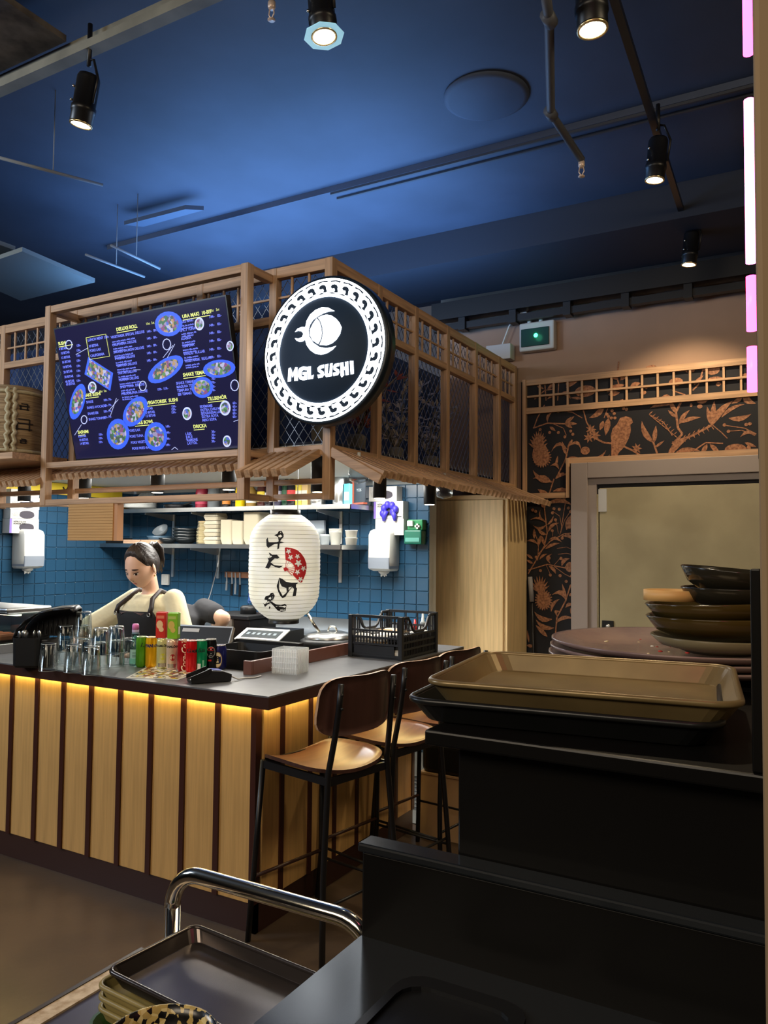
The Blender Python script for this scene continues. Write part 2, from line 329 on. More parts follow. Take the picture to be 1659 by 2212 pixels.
for x0, y0, x1, y1, w_, cu in ((350, 290, 150, 170, 60, .03), (345, 300, 150, 260, 52, -.03), (390, 260, 520, 220, 44, .02), (420, 160, 330, 130, 40, -.03), (390, 130, 410, 20, 30, 0), (470, 90, 640, 50, 34, .02), (320, 440, 200, 370, 60, 0), (360, 390, 570, 410, 46, .02), (290, 530, 570, 545, 52, .04), (280, 560, 230, 520, 36, 0),
        (500, 790, 575, 620, 64, .01), (520, 780, 575, 720, 40, 0), (310, 810, 425, 720, 38, .02), (300, 740, 365, 645, 26, -.01), (290, 740, 150, 740, 34, .03), (290, 720, 120, 690, 28, -.03), (260, 690, 230, 580, 20, .02), (290, 840, 200, 780, 40, .01), (165, 880, 165, 780, 36, 0), (205, 960, 230, 850, 40, 0), (270, 950, 240, 850, 36, 0),
        (320, 890, 450, 920, 36, .02), (450, 860, 570, 920, 40, .03), (280, 990, 430, 930, 36, .01), (200, 940, 80, 910, 34, -.02), (150, 1090, 80, 1040, 30, 0), (150, 1140, 80, 1100, 30, 0), (220, 1100, 305, 1040, 28, .01), (330, 1140, 350, 1040, 40, .03), (320, 1170, 390, 1250, 40, .01), (450, 1165, 535, 1090, 46, .02), (490, 1180, 575, 1130, 60, 0),
        (490, 1190, 575, 1230, 50, 0), (480, 1180, 560, 1180, 40, 0), (500, 1530, 345, 1470, 56, -.05), (500, 1520, 455, 1350, 34, 0), (530, 1480, 575, 1440, 34, 0), (530, 1390, 570, 1350, 30, 0), (350, 1720, 165, 1640, 60, .03), (370, 1810, 180, 1720, 56, .03), (340, 1640, 430, 1510, 40, .02), (400, 1690, 440, 1640, 40, .03), (490, 1600, 580, 1580, 40, .02),
        (390, 1760, 585, 1720, 44, .03), (300, 1900, 180, 1780, 50, 0), (110, 1960, 90, 1830, 26, 0), (150, 2000, 85, 1990, 40, 0), (570, 1690, 540, 1600, 34, 0)):
    wleaf(Bq(x0, y0), Bq(x1, y1), w_*k2, cu)
for x, y in ((425, 460), (475, 470), (370, 572), (425, 578), (355, 615), (520, 565), (543, 603), (385, 688), (352, 800), (455, 878), (185, 1075), (320, 1085), (443, 1088), (230, 1215), (332, 1260), (433, 1268), (553, 1270), (497, 1327), (150, 585), (180, 600)): well(Bq(x, y), 17*k2, 17*k2, 8)
for cx, cy, rx, rz in ((245, 40, 85, 90), (262, 1520, 78, 92)):
    well(Bq(cx, cy), rx*k2, rz*k2, 18)
    for i in range(22): a = i*2*PI/22; wleaf(Bq(cx+rx*.9*math.cos(a), cy+rz*.9*math.sin(a)), Bq(cx+rx*1.2*math.cos(a), cy+rz*1.2*math.sin(a)), 18*k2)
    for i in range(9): a = PI*(.12+.76*i/8); wleaf(Bq(cx-40, cy-80), Bq(cx-40+110*math.cos(a), cy-90-165*math.sin(a)), 26*k2)
wp_o = WP.obj('wallpaper_print', M_print, wf); wp_o['label'] = 'copper plant and parrot print on black wallpaper'

# wooden trim on the wallpaper wall
tr = struct(thing('trim_1', '', ''));
for k in ('label', 'category'): del tr[k]
def pz(x, y): return at(x, y, 'Y', YF-.02)
def trim_bar(p, q, w_, name='rail'):
    m_ = M_wx if abs(q[0]-p[0]) > abs(q[2]-p[2]) else M_wz
    MB().bar((p[0], YF-.02, p[2]), (q[0], YF-.02, q[2]), .028, w_) .obj(name, m_, tr, ((p[0]+q[0])/2, YF-.02, (p[2]+q[2])/2))
XL = -2.2; zt = 2.955; zb_ = 2.715; zd = 2.28; zl = 2.0
trim_bar((XL, 0, zt), (.6, 0, zt), .05); trim_bar((XL, 0, zb_), (.6, 0, zb_), .05); trim_bar((XL+.02, 0, (zt+zb_)/2), (.6, 0, (zt+zb_)/2), .016, 'muntin')
x = XL+.13
while x < .5: MB().bar((x, YF-.02, zb_+.025), (x, YF-.02, zt-.025), .016).obj('muntin', M_wz, tr, (x, YF-.02, zb_)); x += .118
trim_bar((XL, 0, zl), (XL, 0, zt+.025), .05, 'stile'); trim_bar((XL, 0, zl), (-1.83, 0, zl), .045); trim_bar((-1.83, 0, zl-.022), (-1.83, 0, zd+.02), .045, 'stile'); trim_bar((-1.85, 0, zd), (.6, 0, zd), .045)

# grey steel door
dr = struct(thing('door_1', '', ''))
for k in ('label', 'category'): del dr[k]
b = MB()
for lo, hi in (((-1.80, YF-.06, 0), (-1.665, YF-.004, 2.255)), ((.2, YF-.06, 0), (.335, YF-.004, 2.255)), ((-1.665, YF-.06, 2.13), (.2, YF-.004, 2.255))): b.box(lo, hi)
b.obj('door_frame', M_doorf, dr, bevel=.004)
b = MB()
for lo, hi in (((-1.665, YF-.03, 0), (-1.6, YF-.004, 2.13)), ((-1.6, YF-.03, 2.08), (.2, YF-.004, 2.13))): b.box(lo, hi)
b.obj('door_rebate', M_doorf, dr)
MB().box((-1.58, YF-.022, .01), (.18, YF-.005, 2.05)).obj('door_leaf', M_door, dr, bevel=.003)
MB().box((-1.60, YF-.03, .01), (-1.585, YF-.018, 2.0)).obj('edge_strip', mat('bright_strip', (222, 208, 170), .2, .8), dr)
MB().box((-1.585, YF-.03, 1.86), (-1.52, YF-.02, 2.04)).obj('door_hinge', M_alu, dr)
lk = MB().box((-1.56, YF-.034, .9), (-1.47, YF-.02, 1.0)).obj('lock_plate', M_blk, dr, bevel=.003)
MB().lathe([(.018, 0), (.018, .012), (.006, .013)], 16, (-1.51, YF-.034, .955), M=RX(PI/2).to_3x3()).obj('lock_cylinder', M_alu, lk)

# foreground wall end with pink neon
struct(MB().box((-.058, .85, 0), (.6, 1.25, 4)).obj('wall_end', mat('beige_wall', (146, 122, 90), .8), bevel=.006))
nm = mat('neon_tube', (255, 50, 120), .3, emit=8)
nm2 = mat('neon_core', (255, 78, 160), .3, emit=9)
ne = thing('neon_light', 'pink neon tube lights in a row down the wall end', 'neon light', (-.068, .93, 1.5))
for i, (z0, z1) in enumerate(((.22, .277), (.287, .355), (.362, .553), (.597, .8), (.82, 1.4))):
    s_ = MB().tube([(0, 0, z0+.004), (0, 0, z1-.004)], .0055, 10).obj('tube', nm if i in (0, 1, 3) else nm2, ne)
MB().box((.005, -.006, .15), (.0095, .006, 1.5)).obj('mounting_rail', M_blk, ne)

# ------------------------------------------------------------------ ceiling gear
def one(b_, name, m_, label, cat, group=None, loc=None, **k):
    o = b_.obj(name, m_, None, loc or (0, 0, 0), **k); tag(o, label, cat, group); return o
one(MB().box((-5.07, 4.335, 3.96), (3, 5.3, 3.999)), 'ceiling_raft', M_ceil, 'wide dark blue ceiling raft above the canopy', 'ceiling raft', loc=(-1, 4.4, 3.88))
one(MB().box((-5.8, 5.301, 3.72), (3, 6.1, 3.99)), 'ceiling_duct', mat('matt_black_duct', (34, 38, 48), .8), 'dark box duct running along the plaster wall top', 'duct', loc=(-1, 5.6, 3.7))
b = MB(); b.box((-2.9, 4.34, 3.945), (2.9, 4.355, 3.96)); b.box((-2.9, 4.42, 3.945), (2.9, 4.435, 3.96))
one(b, 'ceiling_rail', mat('grey_rail', (52, 54, 60), .5), 'pair of thin grey rails along the ceiling raft edge', 'rail', loc=(0, 4.07, 3.6))
one(MB().box((-5.5, 2.30, 3.78), (-1.6, 2.36, 3.82)).box((-5.5, 2.36, 3.80), (-1.6, 2.38, 3.9)), 'ceiling_rail', mat('dusty_rail', (118, 116, 104), .7, var=.2, vscale=5), 'dusty grey rail beside the mottled panel at upper left', 'rail', loc=(-3.5, 2.34, 3.8))
p_ = at(143, 90, 'Z', 3.88)
one(MB().box((p_.x-2.2, p_.y-1.4, 3.88), (p_.x, p_.y, 3.91)), 'ceiling_panel', mat('mottled_panel', (104, 96, 88), .9, rgb2=(58, 52, 48), vscale=7), 'mottled grey ceiling panel in the upper left corner', 'panel', loc=(p_.x, p_.y, 3.88))
q_ = [at(x, y, 'Z', 3.5) for x, y in ((48, 543), (205, 610), (45, 650), (-90, 590))]
def slab(q, t, name, m_, label):
    n = len(q); b_ = MB(); b_.add([V(p) for p in q]+[V(p)+V((0, 0, t)) for p in q], [tuple(range(n)), tuple(range(2*n-1, n-1, -1))]+[(i, n+i, n+(i+1) % n, (i+1) % n) for i in range(n)])
    return one(b_, name, m_, label, 'panel', loc=tuple(V(q[0])), recalc=True)
M_pale = mat('pale_panel', (112, 118, 116), .8)
slab(q_, .03, 'ceiling_panel', M_pale, 'large pale ceiling panel above the left end of the canopy')
slab([at(x, y, 'Z', 3.6) for x, y in ((-20, 522), (33, 541), (-20, 562), (-60, 545))], .03, 'ceiling_panel', M_pale, 'small pale ceiling panel at the left picture edge')
slab([at(x, y, 'Z', 3.9) for x, y in ((268, 486), (400, 452), (440, 454), (310, 490))], .03, 'ceiling_panel', mat('slot_panel', (70, 84, 104), .6), 'narrow slot panel in the ceiling over the menu screen')
for i, (a_, c_) in enumerate((((0, 341), (222, 400)), ((185, 550), (312, 598)), ((240, 530), (345, 580)))):
    one(MB().tube([at(*a_, 'Z', 3.55), at(*c_, 'Z', 3.55)], .009).tube([at(*a_, 'Z', 3.55).lerp(at(*c_, 'Z', 3.55), .5), at(*a_, 'Z', 3.55).lerp(at(*c_, 'Z', 3.55), .5)+V((0, 0, .45))], .003), 'conduit', mat('pale_conduit', (120, 124, 128), .5), ('long thin conduit at the left ceiling', 'lower thin conduit near the canopy top beam', 'short thin conduit over the screen frame')[i], 'conduit', loc=tuple(at(*a_, 'Z', 3.55)))
# cable ladder over the plaster wall
lt = thing('cable_ladder', 'black cable ladder along the top of the brown plaster wall', 'cable ladder', (0, 6.18, 3.46))
b = MB().box((-3, -.03, 0), (2.9, .03, .055)); b.obj('rail', M_blk, lt)
MB().box((-3, -.07, .09), (2.9, .05, .24)).obj('rail', M_blk, lt)
for i in range(12): MB().box((-2.75+i*.46, -.05, -.015), (-2.69+i*.46, .05, .2)).obj('bracket', M_blk, lt)
# sprinkler pipe
def chain(pxs, z): return [at(x, y, 'Z', z) for x, y in pxs]
pp = chain(((1172, -60), (1186, 40), (1190, 245)), 3.55); pe = at(1256, 345, 'Z', 3.47)
sp_ = thing('sprinkler_pipe', 'dark sprinkler pipe with a kinked arm and pale head', 'sprinkler', tuple(pe))
L0 = V(pe)
MB().tube([p-L0 for p in pp]+[V((0, 0, .0))], .019, 10).obj('pipe', mat('dusty_pipe', (82, 84, 90), .5), sp_)
for p in (pp[1], pp[2]): MB().tube([p-L0-V((0, .03, 0)), p-L0+V((0, .03, 0))], .027, 10).obj('coupling', MATS['dusty_pipe'], sp_)
def sprinkler(par, o):
    o = V(o); b_ = MB().lathe([(.016, .0), (.016, -.02), (.012, -.03)], 12, o).tube([o+V((.01, 0, -.03)), o+V((.013, 0, -.05)), o+V((.003, 0, -.068))], .003, 6).tube([o+V((-.01, 0, -.03)), o+V((-.013, 0, -.05)), o+V((-.003, 0, -.068))], .003, 6)
    b_.obj('sprinkler_frame', mat('pale_brass', (214, 190, 172), .35, .3), par); MB().lathe([(.004, -.066), (.016, -.072), (.016, -.076)], 12, o).obj('deflector', MATS['pale_brass'], par)
sprinkler(sp_, (0, 0, -.01))
s2 = at(587, 5, 'Z', 3.78); t2 = thing('ceiling_sprinkler', 'small pale sprinkler head near the top of the ceiling', 'sprinkler', tuple(s2)); sprinkler(t2, (0, 0, 0)); MB().tube([(0, 0, 0), (0, 0, .22)], .012).obj('pipe', MATS['dusty_pipe'], t2)
one(MB().lathe([(.2, 0), (.23, .012), (.23, .02), (.02, .02)], 32, tuple(at(1050, 215, 'Z', 3.98)-V((0, 0, .003)))), 'ceiling_vent', M_ceil, 'round flat vent disc on the duct left of the pipe', 'vent', loc=tuple(at(1050, 215, 'Z', 3.98)))
# spotlights
M_lens = mat('lamp_lens', (255, 244, 215), .3, emit=16); M_ring = mat('lamp_ring', (235, 205, 150), .25, .8)
def spotlamp(pxx, z, tilt, label, power, target, angle, plate=False, col=WARM, scl=1.0):
    p = at(*pxx, 'Z', z); t = thing('spotlight', label, 'spotlight', tuple(p), group='black ceiling track spotlights')
    R = Euler((tilt[0], tilt[1], 0)).to_matrix() * scl
    MB().lathe([(.046, .0), (.05, .004), (.05, .05), (.054, .052), (.054, .075), (.05, .077), (.05, .2), (.044, .215), (.02, .22)], 24, M=R).obj('housing', M_blk, t); hs_ = t.children[0]
    MB().lathe([(.05, .0), (.05, -.006), (.042, -.006), (.042, .0)], 24, M=R, caps=False).obj('trim_ring', M_ring, hs_)
    MB().lathe([(.041, -.001), (.039, -.003), (.001, -.003)], 24, M=R).obj('lens', M_lens, hs_)
    top = R @ V((0, 0, .2))
    yk = MB().tube([R @ V((.056, 0, .09)), R @ V((.062, 0, .2)), top+V((.03, 0, .08)), top+V((0, 0, .09))], .006, 6); yk.obj('yoke', M_blk, t)
    for a_ in (.09, .15): MB().sphere(R @ V((.056*math.cos(-2.2), .056*math.sin(-2.2), a_)), .007, 8, 6).obj('screw', M_chrome, hs_)
    MB().tube([top+V((0, 0, .06)), top+V((0, 0, 3.96-p.z-top.z-.06))], .011, 8).obj('stem', M_blk, t)
    if plate:
        b_ = MB(); ro = [R @ V((.078*math.cos(PI/8+i*PI/4), .078*math.sin(PI/8+i*PI/4), -.002)) for i in range(8)]; ri = [R @ V((.05*math.cos(PI/8+i*PI/4), .05*math.sin(PI/8+i*PI/4), -.002)) for i in range(8)]
        up_ = R @ V((0, 0, .003)); b_.loft([ri, ro, [q+up_ for q in ro], [q+up_ for q in ri]], closed=True, caps=False); b_.obj('barn_plate', mat('ice_blue_plate', (150, 205, 225), .3, emit=.35), t)
    d = R @ V((0, 0, -.02)); spot('spot_beam', p+d, target, power, col, angle, .6, .04)
    return t
spotlamp((175, 268), 3.45, (0, .22), 'black track spotlight at upper left beside the dusty rail', 26, (-3.2, 2.5, .9), 75)
spotlamp((700, 78), 3.5, (0, -.12), 'track spotlight with an ice blue octagonal plate', 30, (-2.0, 2.6, .9), 60, True)
spotlamp((1280, 62), 3.5, (0, -.05), 'brightest spotlight beside the sprinkler pipe', 34, (-.9, 1.2, .9), 80, scl=1.15)
spotlamp((1414, 388), 3.5, (0, .1), 'spotlight halfway along the sloping black track', 26, (-1.2, 4.2, .6), 80)
spotlamp((1488, 571), 3.5, (0, .1), 'farthest small spotlight above the plaster wall', 40, (-1.0, 6.3, 1.7), 95)
tk = [at(1322, -20, 'Z', 3.78), at(1480, 480, 'Z', 3.78)]
one(MB().bar(tk[0]+(tk[0]-tk[1])*.6, tk[1]+(tk[1]-tk[0])*.05, .035, .03), 'lighting_track', M_blk, 'straight black lighting track running back towards the plaster wall', 'track', loc=tuple(tk[0]))
# exit sign
e0 = at(1161, 727, 'Y', 6.24)
ex = thing('exit_sign_box', 'grey emergency sign box with a glowing green lamp', 'sign box', tuple(e0))
MB().box((-.15, -.03, -.12), (.15, .055, .12)).obj('housing', mat('box_grey', (186, 182, 176), .5), ex, bevel=.012)
MB().box((-.13, -.042, -.085), (.11, -.03, .065)).obj('cover', mat('green_tint_cover', (34, 62, 54), .2), ex, bevel=.004)
MB().sphere((.0, -.045, .0), .017, 12, 8, sc_=(1, .4, 1)).obj('green_lamp', mat('green_lamp', (40, 255, 150), .3, emit=9), ex.children[1])
for i in (-.07, .03): MB().lathe([(.018, 0), (.018, .05), (.009, .06)], 12, (i, .0, .12)).obj('cable_gland', M_white, ex)
MB().tube([(-.07, 0, .17), (-.1, 0, .22), (-.17, .0, .22), (-.25, 0, .12), (-.31, 0, -.03), (-.33, 0, -.13)], .007, 8).obj('cable', M_white, ex)
l = bpy.data.lights.new('green_lamp_glow', 'POINT'); l.energy = .06; l.color = (.1, 1, .5); l.shadow_soft_size = .03; o = bpy.data.objects.new('green_lamp_glow', l); C.objects.link(o); o.location = e0+V((0, -.12, 0))
j0 = at(1080, 770, 'Y', 6.2)
one(MB().box(j0+V((-.12, -.02, -.03)), j0+V((.1, .09, .1))), 'junction_box', MATS['box_grey'], 'pale grey junction box behind the canopy end', 'box', loc=tuple(j0), bevel=.005)
# squeegee
q0 = at(1153, 1425, 'Y', 6.24); q0.z = 0
sq = thing('floor_squeegee', 'black floor squeegee with grey grip leaning on the wallpaper', 'squeegee', tuple(q0))
a0, a1, a2 = at(1153, 1425, 'Y', 6.24)-q0, at(1149, 1300, 'Y', 6.25)-q0, at(1145, 1246, 'Y', 6.26)-q0
MB().tube([V((.01, 0, .03)), a0, a1], .011, 8).obj('handle', M_blk, sq); MB().tube([a1, a2], .019, 10).obj('grip', mat('grey_grip', (140, 138, 140), .5), sq)
MB().box((-.2, -.03, 0), (.22, .03, .06)).obj('blade', M_blkp, sq)
# ------------------------------------------------------------------ canopy lattice over the kitchen
CX, CY, CZ0, CZ1, PW = -2.29, 3.445, 1.805, 3.1, .05
YE = YF-.03
cn = thing('canopy', 'oak lattice canopy with wire mesh bays around the sushi kitchen', 'canopy', (CX, CY, CZ0))
O_ = V((CX, CY, CZ0))
def cbar(p, q, w_, h_, name, m_):
    p, q = V(p)-O_, V(q)-O_; return MB().bar(p, q, w_, h_).obj(name, m_, cn, tuple((p+q)/2), bevel=.003)
M_wire = mat('wire_grey', (120, 122, 126), .4, .6)
rposts = [CY, 3.94, 4.41, 4.89, 5.39, 5.87, YE-.03]
fposts = [CX, -2.66, -3.2, -3.74, -4.29, -5.04, -5.6]
ZB, ZM = 2.07, 2.81        # beam under the mesh, rail above the mesh
for i, y in enumerate(rposts): cbar((CX, y, CZ0 if i == 0 else ZB), (CX, y, CZ1), PW, PW, 'post', M_wz)
for i, x in enumerate(fposts[1:]): cbar((x, CY, CZ0 if i in (0, 3, 4) else ZB), (x, CY, CZ1), PW, PW, 'post', M_wz)
for z, h_ in ((CZ1-.03, .06), (ZM, .045), (ZB, .055)):
    cbar((CX, CY-.02, z), (CX, YE, z), .045, h_, 'rail', M_wy); cbar((CX+.02, CY, z), (-5.65, CY, z), .045, h_, 'rail', M_wx)
cbar((-2.68, CY, 1.905), (CX, CY, 1.905), .04, .028, 'rail', M_wx); cbar((-2.68, CY, 1.825), (CX, CY, 1.825), .045, .03, 'rail', M_wx)
cbar((-4.25, CY, 1.905), (-2.7, CY, 1.905), .04, .03, 'rail', M_wx)
for z in (1.905, 1.825): cbar((-5.65, CY, z), (-4.31, CY, z), .04, .03, 'rail', M_wx)
zc = (CZ1-.06+ZM+.02)/2
for y0, y1 in zip(rposts, rposts[1:]):
    for k in (1, 2, 3): y = y0+(y1-y0)*k/4; cbar((CX, y, ZM+.02), (CX, y, CZ1-.055), .014, .014, 'muntin', M_wz)
    cbar((CX, y0, zc), (CX, y1, zc), .013, .013, 'muntin', M_wy)
for x in [at(p, 640, 'Y', CY).x for p in (631, 668)] + [at(p, 640, 'Y', CY).x for p in (187, 214, 241, 268, 297, 326, 356, 386.6, 418.6, 451.4, 484, 515)] + [at(p, 720, 'Y', CY).x for p in (34, 57, 82, 130, 155)]:
    cbar((x, CY, ZM+.02), (x, CY, CZ1-.055), .014, .014, 'muntin', M_wz)
for a_, b_ in zip(fposts, fposts[1:]): cbar((a_, CY, zc), (b_, CY, zc), .013, .013, 'muntin', M_wx)
def mesh_bay(p, ud, L, z0, z1):         # diamond wire mesh, one bay
    b_ = MB(); H = z1-z0; s_ = .062; k_ = 1.35; n = int((L+H/k_)/s_)+1; p = V(p)-O_; ud = V(ud)
    for sg in (0, 1):
        for i in range(n):
            u0 = i*s_-H/k_; pts = []
            ta = max(0, -u0)/(H/k_); tb = min(1, (L-u0)/(H/k_))
            if tb <= ta: continue
            for t in (ta, tb): u = u0+t*H/k_; pts.append(p+ud*(L-u if sg else u)+V((0, 0, t*H)))
            b_.bar(pts[0], pts[1], .0028, .0028)
    b_.obj('wire_mesh', M_wire, cn, kind='stuff')
for y0, y1 in zip(rposts, rposts[1:]): mesh_bay((CX-.03, y0, ZB+.02-CZ0+CZ0), (0, 1, 0), y1-y0, ZB+.02, CZ1-.06)
for a_, b_ in zip(fposts, fposts[1:]): mesh_bay((b_, CY+.03, ZB+.02), (1, 0, 0), a_-b_, ZB+.02, CZ1-.06)
# sloping eave slats
def eave(top, tip, name='eave_slat', w_=.036, h_=.04, m_=M_wx):
    p, q = V(top)-O_, V(tip)-O_; MB().bar(p, q, w_, h_).obj(name, m_, cn, tuple((p+q)/2))
y = CY+.02; i = 0
while y < 6.2:
    j = random.uniform(-.004, .004); eave((CX+.03, y, 2.055+j), (-1.955+random.uniform(-.008, .008), y, 1.928+j)); y += .07; i += 1
cbar((CX+.02, CY-.005, 2.06), (-1.965, CY-.005, 1.90), .03, .05, 'barge_board', M_wx)
x = CX-.06; i = 0
while x > -5.6:
    inside = -4.28 < x < -2.67
    tipy = 3.25 if inside else (3.13 if x > -2.67 else 3.16)
    eave((x, CY-.02, 2.055), (x, tipy, 2.055-(CY-.02-tipy)*.44), m_=M_wy); x -= .0575; i += 1
cbar((-5.65, 3.22, 2.10), (-4.32, 3.22, 2.10), .40, .04, 'ledge', M_wx)

# projecting frame round the menu screen
FY, FX0, FX1, FZ0, FZ1 = 3.205, -4.295, -2.655, 1.80, 3.065
fr_ = thing('screen_frame', 'projecting oak box frame holding the menu screen', 'frame', (FX0, FY, FZ0))
Of = V((FX0, FY, FZ0))
def fbar(p, q, w_, h_, name, m_): p, q = V(p)-Of, V(q)-Of; MB().bar(p, q, w_, h_).obj(name, m_, fr_, tuple((p+q)/2), bevel=.003)
for x in (FX0+.025, FX1-.025): fbar((x, FY+.02, FZ0), (x, FY+.02, FZ1), .05, .05, 'post', M_wz)
for z in (FZ1-.025, 2.05, FZ0+.018): fbar((FX0+.05, FY+.02, z), (FX1-.05, FY+.02, z), .045, .045 if z > 3 else .036, 'rail', M_wx)
for x in (FX0+.025, FX1-.025):
    for z in (FZ1-.025, 2.05, FZ0+.018): fbar((x, FY+.045, z), (x, CY-.027, z), .045, .045 if z > 3 else .036, 'side_rail', M_wy)

# menu screen
TW, TH, TT = 1.36, .803, .236
tvc = V((-3.44, 3.14, 2.877)); tdn = V((0, math.sin(TT), -math.cos(TT))); tn = V((0, -math.cos(TT), -math.sin(TT)))
tvo = tvc - V((TW/2, 0, 0))
tv = thing('menu_screen', 'large tilted menu screen with glowing blue and yellow text', 'screen', tuple(tvc + tdn*TH + V((0, .03, 0))))
Lt = V(tv.location)
def tv_uv(x, y):        # photo pixel -> metres along / down the screen
    d = ray(x, y); t = (tvo-EYEV).dot(tn)/d.dot(tn); p = EYEV+d*t-tvo; return p.x, p.dot(tdn)
def tvp(u, v_, o=.002): return tvo + V((u, 0, 0)) + tdn*v_ + tn*o - Lt
b = MB(); q = [tvp(-.008, -.008, .0), tvp(TW+.008, -.008, .0), tvp(TW+.008, TH+.008, .0), tvp(-.008, TH+.008, .0)]
b.loft([q, [p-tn*.035 for p in q]]).obj('screen_case', M_blk, tv, recalc=True)
b = MB(); b.loft([[tvp(0, 0, .001), tvp(TW, 0, .001), tvp(TW, TH, .001), tvp(0, TH, .001)], [tvp(0, 0, -.005), tvp(TW, 0, -.005), tvp(TW, TH, -.005), tvp(0, TH, -.005)]])
gm = mat('screen_glass', (26, 25, 52), .12, emit=.5); b.obj('panel', gm, tv, recalc=True)
M_hd = mat('screen_yellow', (206, 214, 120), .5, emit=.5); M_bt = mat('screen_blue_text', (96, 108, 222), .5, emit=.55); M_wt = mat('screen_white', (180, 190, 240), .5, emit=.5)
M_plb = mat('screen_plate_blue', (48, 84, 216), .5, emit=.5); M_food = voronoi_mat('screen_food', [(70, 92, 180), (84, 128, 76), (134, 126, 160), (160, 130, 90), (64, 76, 70), (118, 66, 110), (160, 160, 190), (56, 96, 66)], 60, .5, .45)
hd, bt, wt, pl, fd = MB(), MB(), MB(), MB(), MB()
tvx = V((1, 0, 0))
def tvtext(B_, s_, x, y, size, bold=0.0, ln=None):
    if ln: B_ = MB()
    u, v_ = tv_uv(x, y); me = text_mesh(s_, size, bold); B_.merge(me, frame(tvp(u, v_, .003), tvx, -tdn))
    if ln: B_.loft([[tvp(u, v_+.008, .003), tvp(u+ln, v_+.008, .003), tvp(u+ln, v_+.012, .003), tvp(u, v_+.012, .003)]], caps=False); k = len(B_.v)-4; B_.f.append((k, k+3, k+2, k+1)); B_.mi.append(0); B_.sm.append(False)
    bpy.data.meshes.remove(me)
    if ln: B_.obj('heading_print', M_hd, tv)
Z5 = lambda x, y: (100+x*.2652, 640+y*.2652)
for s_, x, y, ln in (('DELUXE ROLL', 575, 285, .155), ('URA MAKI  10-BIT', 1112, 180, .2), ('SHAKE TEMAKI', 1118, 655, .165), ('SUSHI', 102, 400, .13), ('VEGATORISK  SUSHI', 822, 882, .22), ('TILLBEH\u00d6R', 1318, 850, .12), ('POKE BOWL', 724, 1045, .12), ('DRICKA', 1202, 1075, .08), ('SASHIMI', 262, 1120, .06), ('SHAKE SUSHI', 300, 822, .14)):
    tvtext(hd, s_, *Z5(x, y), .027, .0008, ln)
for s_, x, y in (('10st  5st', 815, 235), ('10st   5st', 1330, 130), ('10st  5st', 432, 785)): tvtext(hd, s_, *Z5(x, y), .019)
for s_, x, y in (('VEGETARISK SPECIAL DELUXE', 530, 345), ('CALIFORNIA DELUXE', 542, 408), ('SMOKED SALMON DELUXE', 552, 466), ('TWISTER DELUXE', 565, 520), ('TEMPURA DELUXE', 575, 578), ('TARTAR DELUXE', 585, 638), ('HUMMER DELUXE', 595, 692), ('SPICY TUNA  DELUXE', 606, 750), ('PHILADELPHIA DELUXE', 616, 806),
        ('SAKE MAKI', 1090, 222), ('SPICY TUNA', 1095, 290), ('ALASKA', 1102, 358), ('TEMPURA', 1110, 418), ('V\u00c4NLIG  RULLAR', 1122, 482), ('VEGETARISK  RULLAR', 1130, 540), ('SHAKE TEMAKI', 1062, 720), ('MAGURA TEMAKI', 1066, 750), ('TEMPURA TEMAKI', 1070, 780), ('EBI TEMAKI', 1076, 810),
        ('EDEMAME', 1255, 910), ('EXTRA CHILI MAYO', 1260, 938), ('SJ\u00d6GR\u00c4SSALLAD', 1264, 965), ('EXTRA SOYA', 1270, 992), ('MISO SOPA', 1275, 1020), ('L\u00c4SK', 1138, 1132), ('JUICE', 1142, 1158), ('RAMUNE', 1148, 1182), ('L\u00c4TT\u00d6L', 1153, 1208), ('POKE LAX', 675, 1105), ('POKE TUNA', 683, 1152), ('POKE VEGETARISK', 693, 1202), ('POKE FRIED R\u00c4KOR', 703, 1250),
        ('8 BITAR', 265, 1150), ('10 BITAR', 272, 1180), ('14 BITAR', 278, 1210), ('SHAKE', 330, 872), ('SHAKE AVOCADO', 336, 918), ('SHAKE EBI', 342, 966), ('SHAKE TONFISK', 350, 1012), ('4 BITAR', 108, 440), ('10 BITAR', 122, 475), ('12 BITAR', 126, 512), ('16 BITAR', 132, 548), ('18 BITAR', 138, 588), ('20 BITAR', 145, 628), ('30 BITAR', 152, 668), ('40 BITAR', 160, 706), ('60 BITAR', 166, 728),
        ('8 BITAR', 800, 928), ('10 BITAR', 806, 958), ('12 BITAR', 812, 985)):
    tvtext(bt, s_, *Z5(x, y), .0205, .0006)
for s_, x, y in (('LUNCH MENY 120:-', 342, 368), ('10 BITAR', 350, 418), ('POKE LAX', 358, 455), ('CALIFORNIA', 364, 496)): tvtext(bt, s_, *Z5(x, y), .021, .0007)
for s_, x, y in (('sesam, gurka, avokado, sallad, picklad', 540, 378), ('krabba, avokado, tobiko, mayo', 550, 436), ('gravad lax, gurka, f\u00e4rskost, dill', 560, 494), ('lax, avokado, chili, teriyaki', 570, 548), ('friterad r\u00e4ka, sallad, mayonn\u00e4s', 582, 606), ('lax, tonfisk, sesamolja, purjo', 592, 664), ('hummer, avokado, sparris, tobiko', 602, 722), ('tonfisk, chili, gurka, l\u00f6k', 612, 776), ('lax, f\u00e4rskost, gurka, sesam', 622, 830), ('gurka, lax, avokado', 1098, 250), ('tonfisk, chilimayo, l\u00f6k', 1104, 316), ('lax, avokado, gurka', 1110, 386), ('tempura r\u00e4ka, paprika', 1116, 446), ('lax, krabba, avokado', 1128, 508), ('avokado, gurka, tofu', 1138, 570)):
    tvtext(bt, s_+'\n'+s_[:18], *Z5(x, y), .0125, .0005)
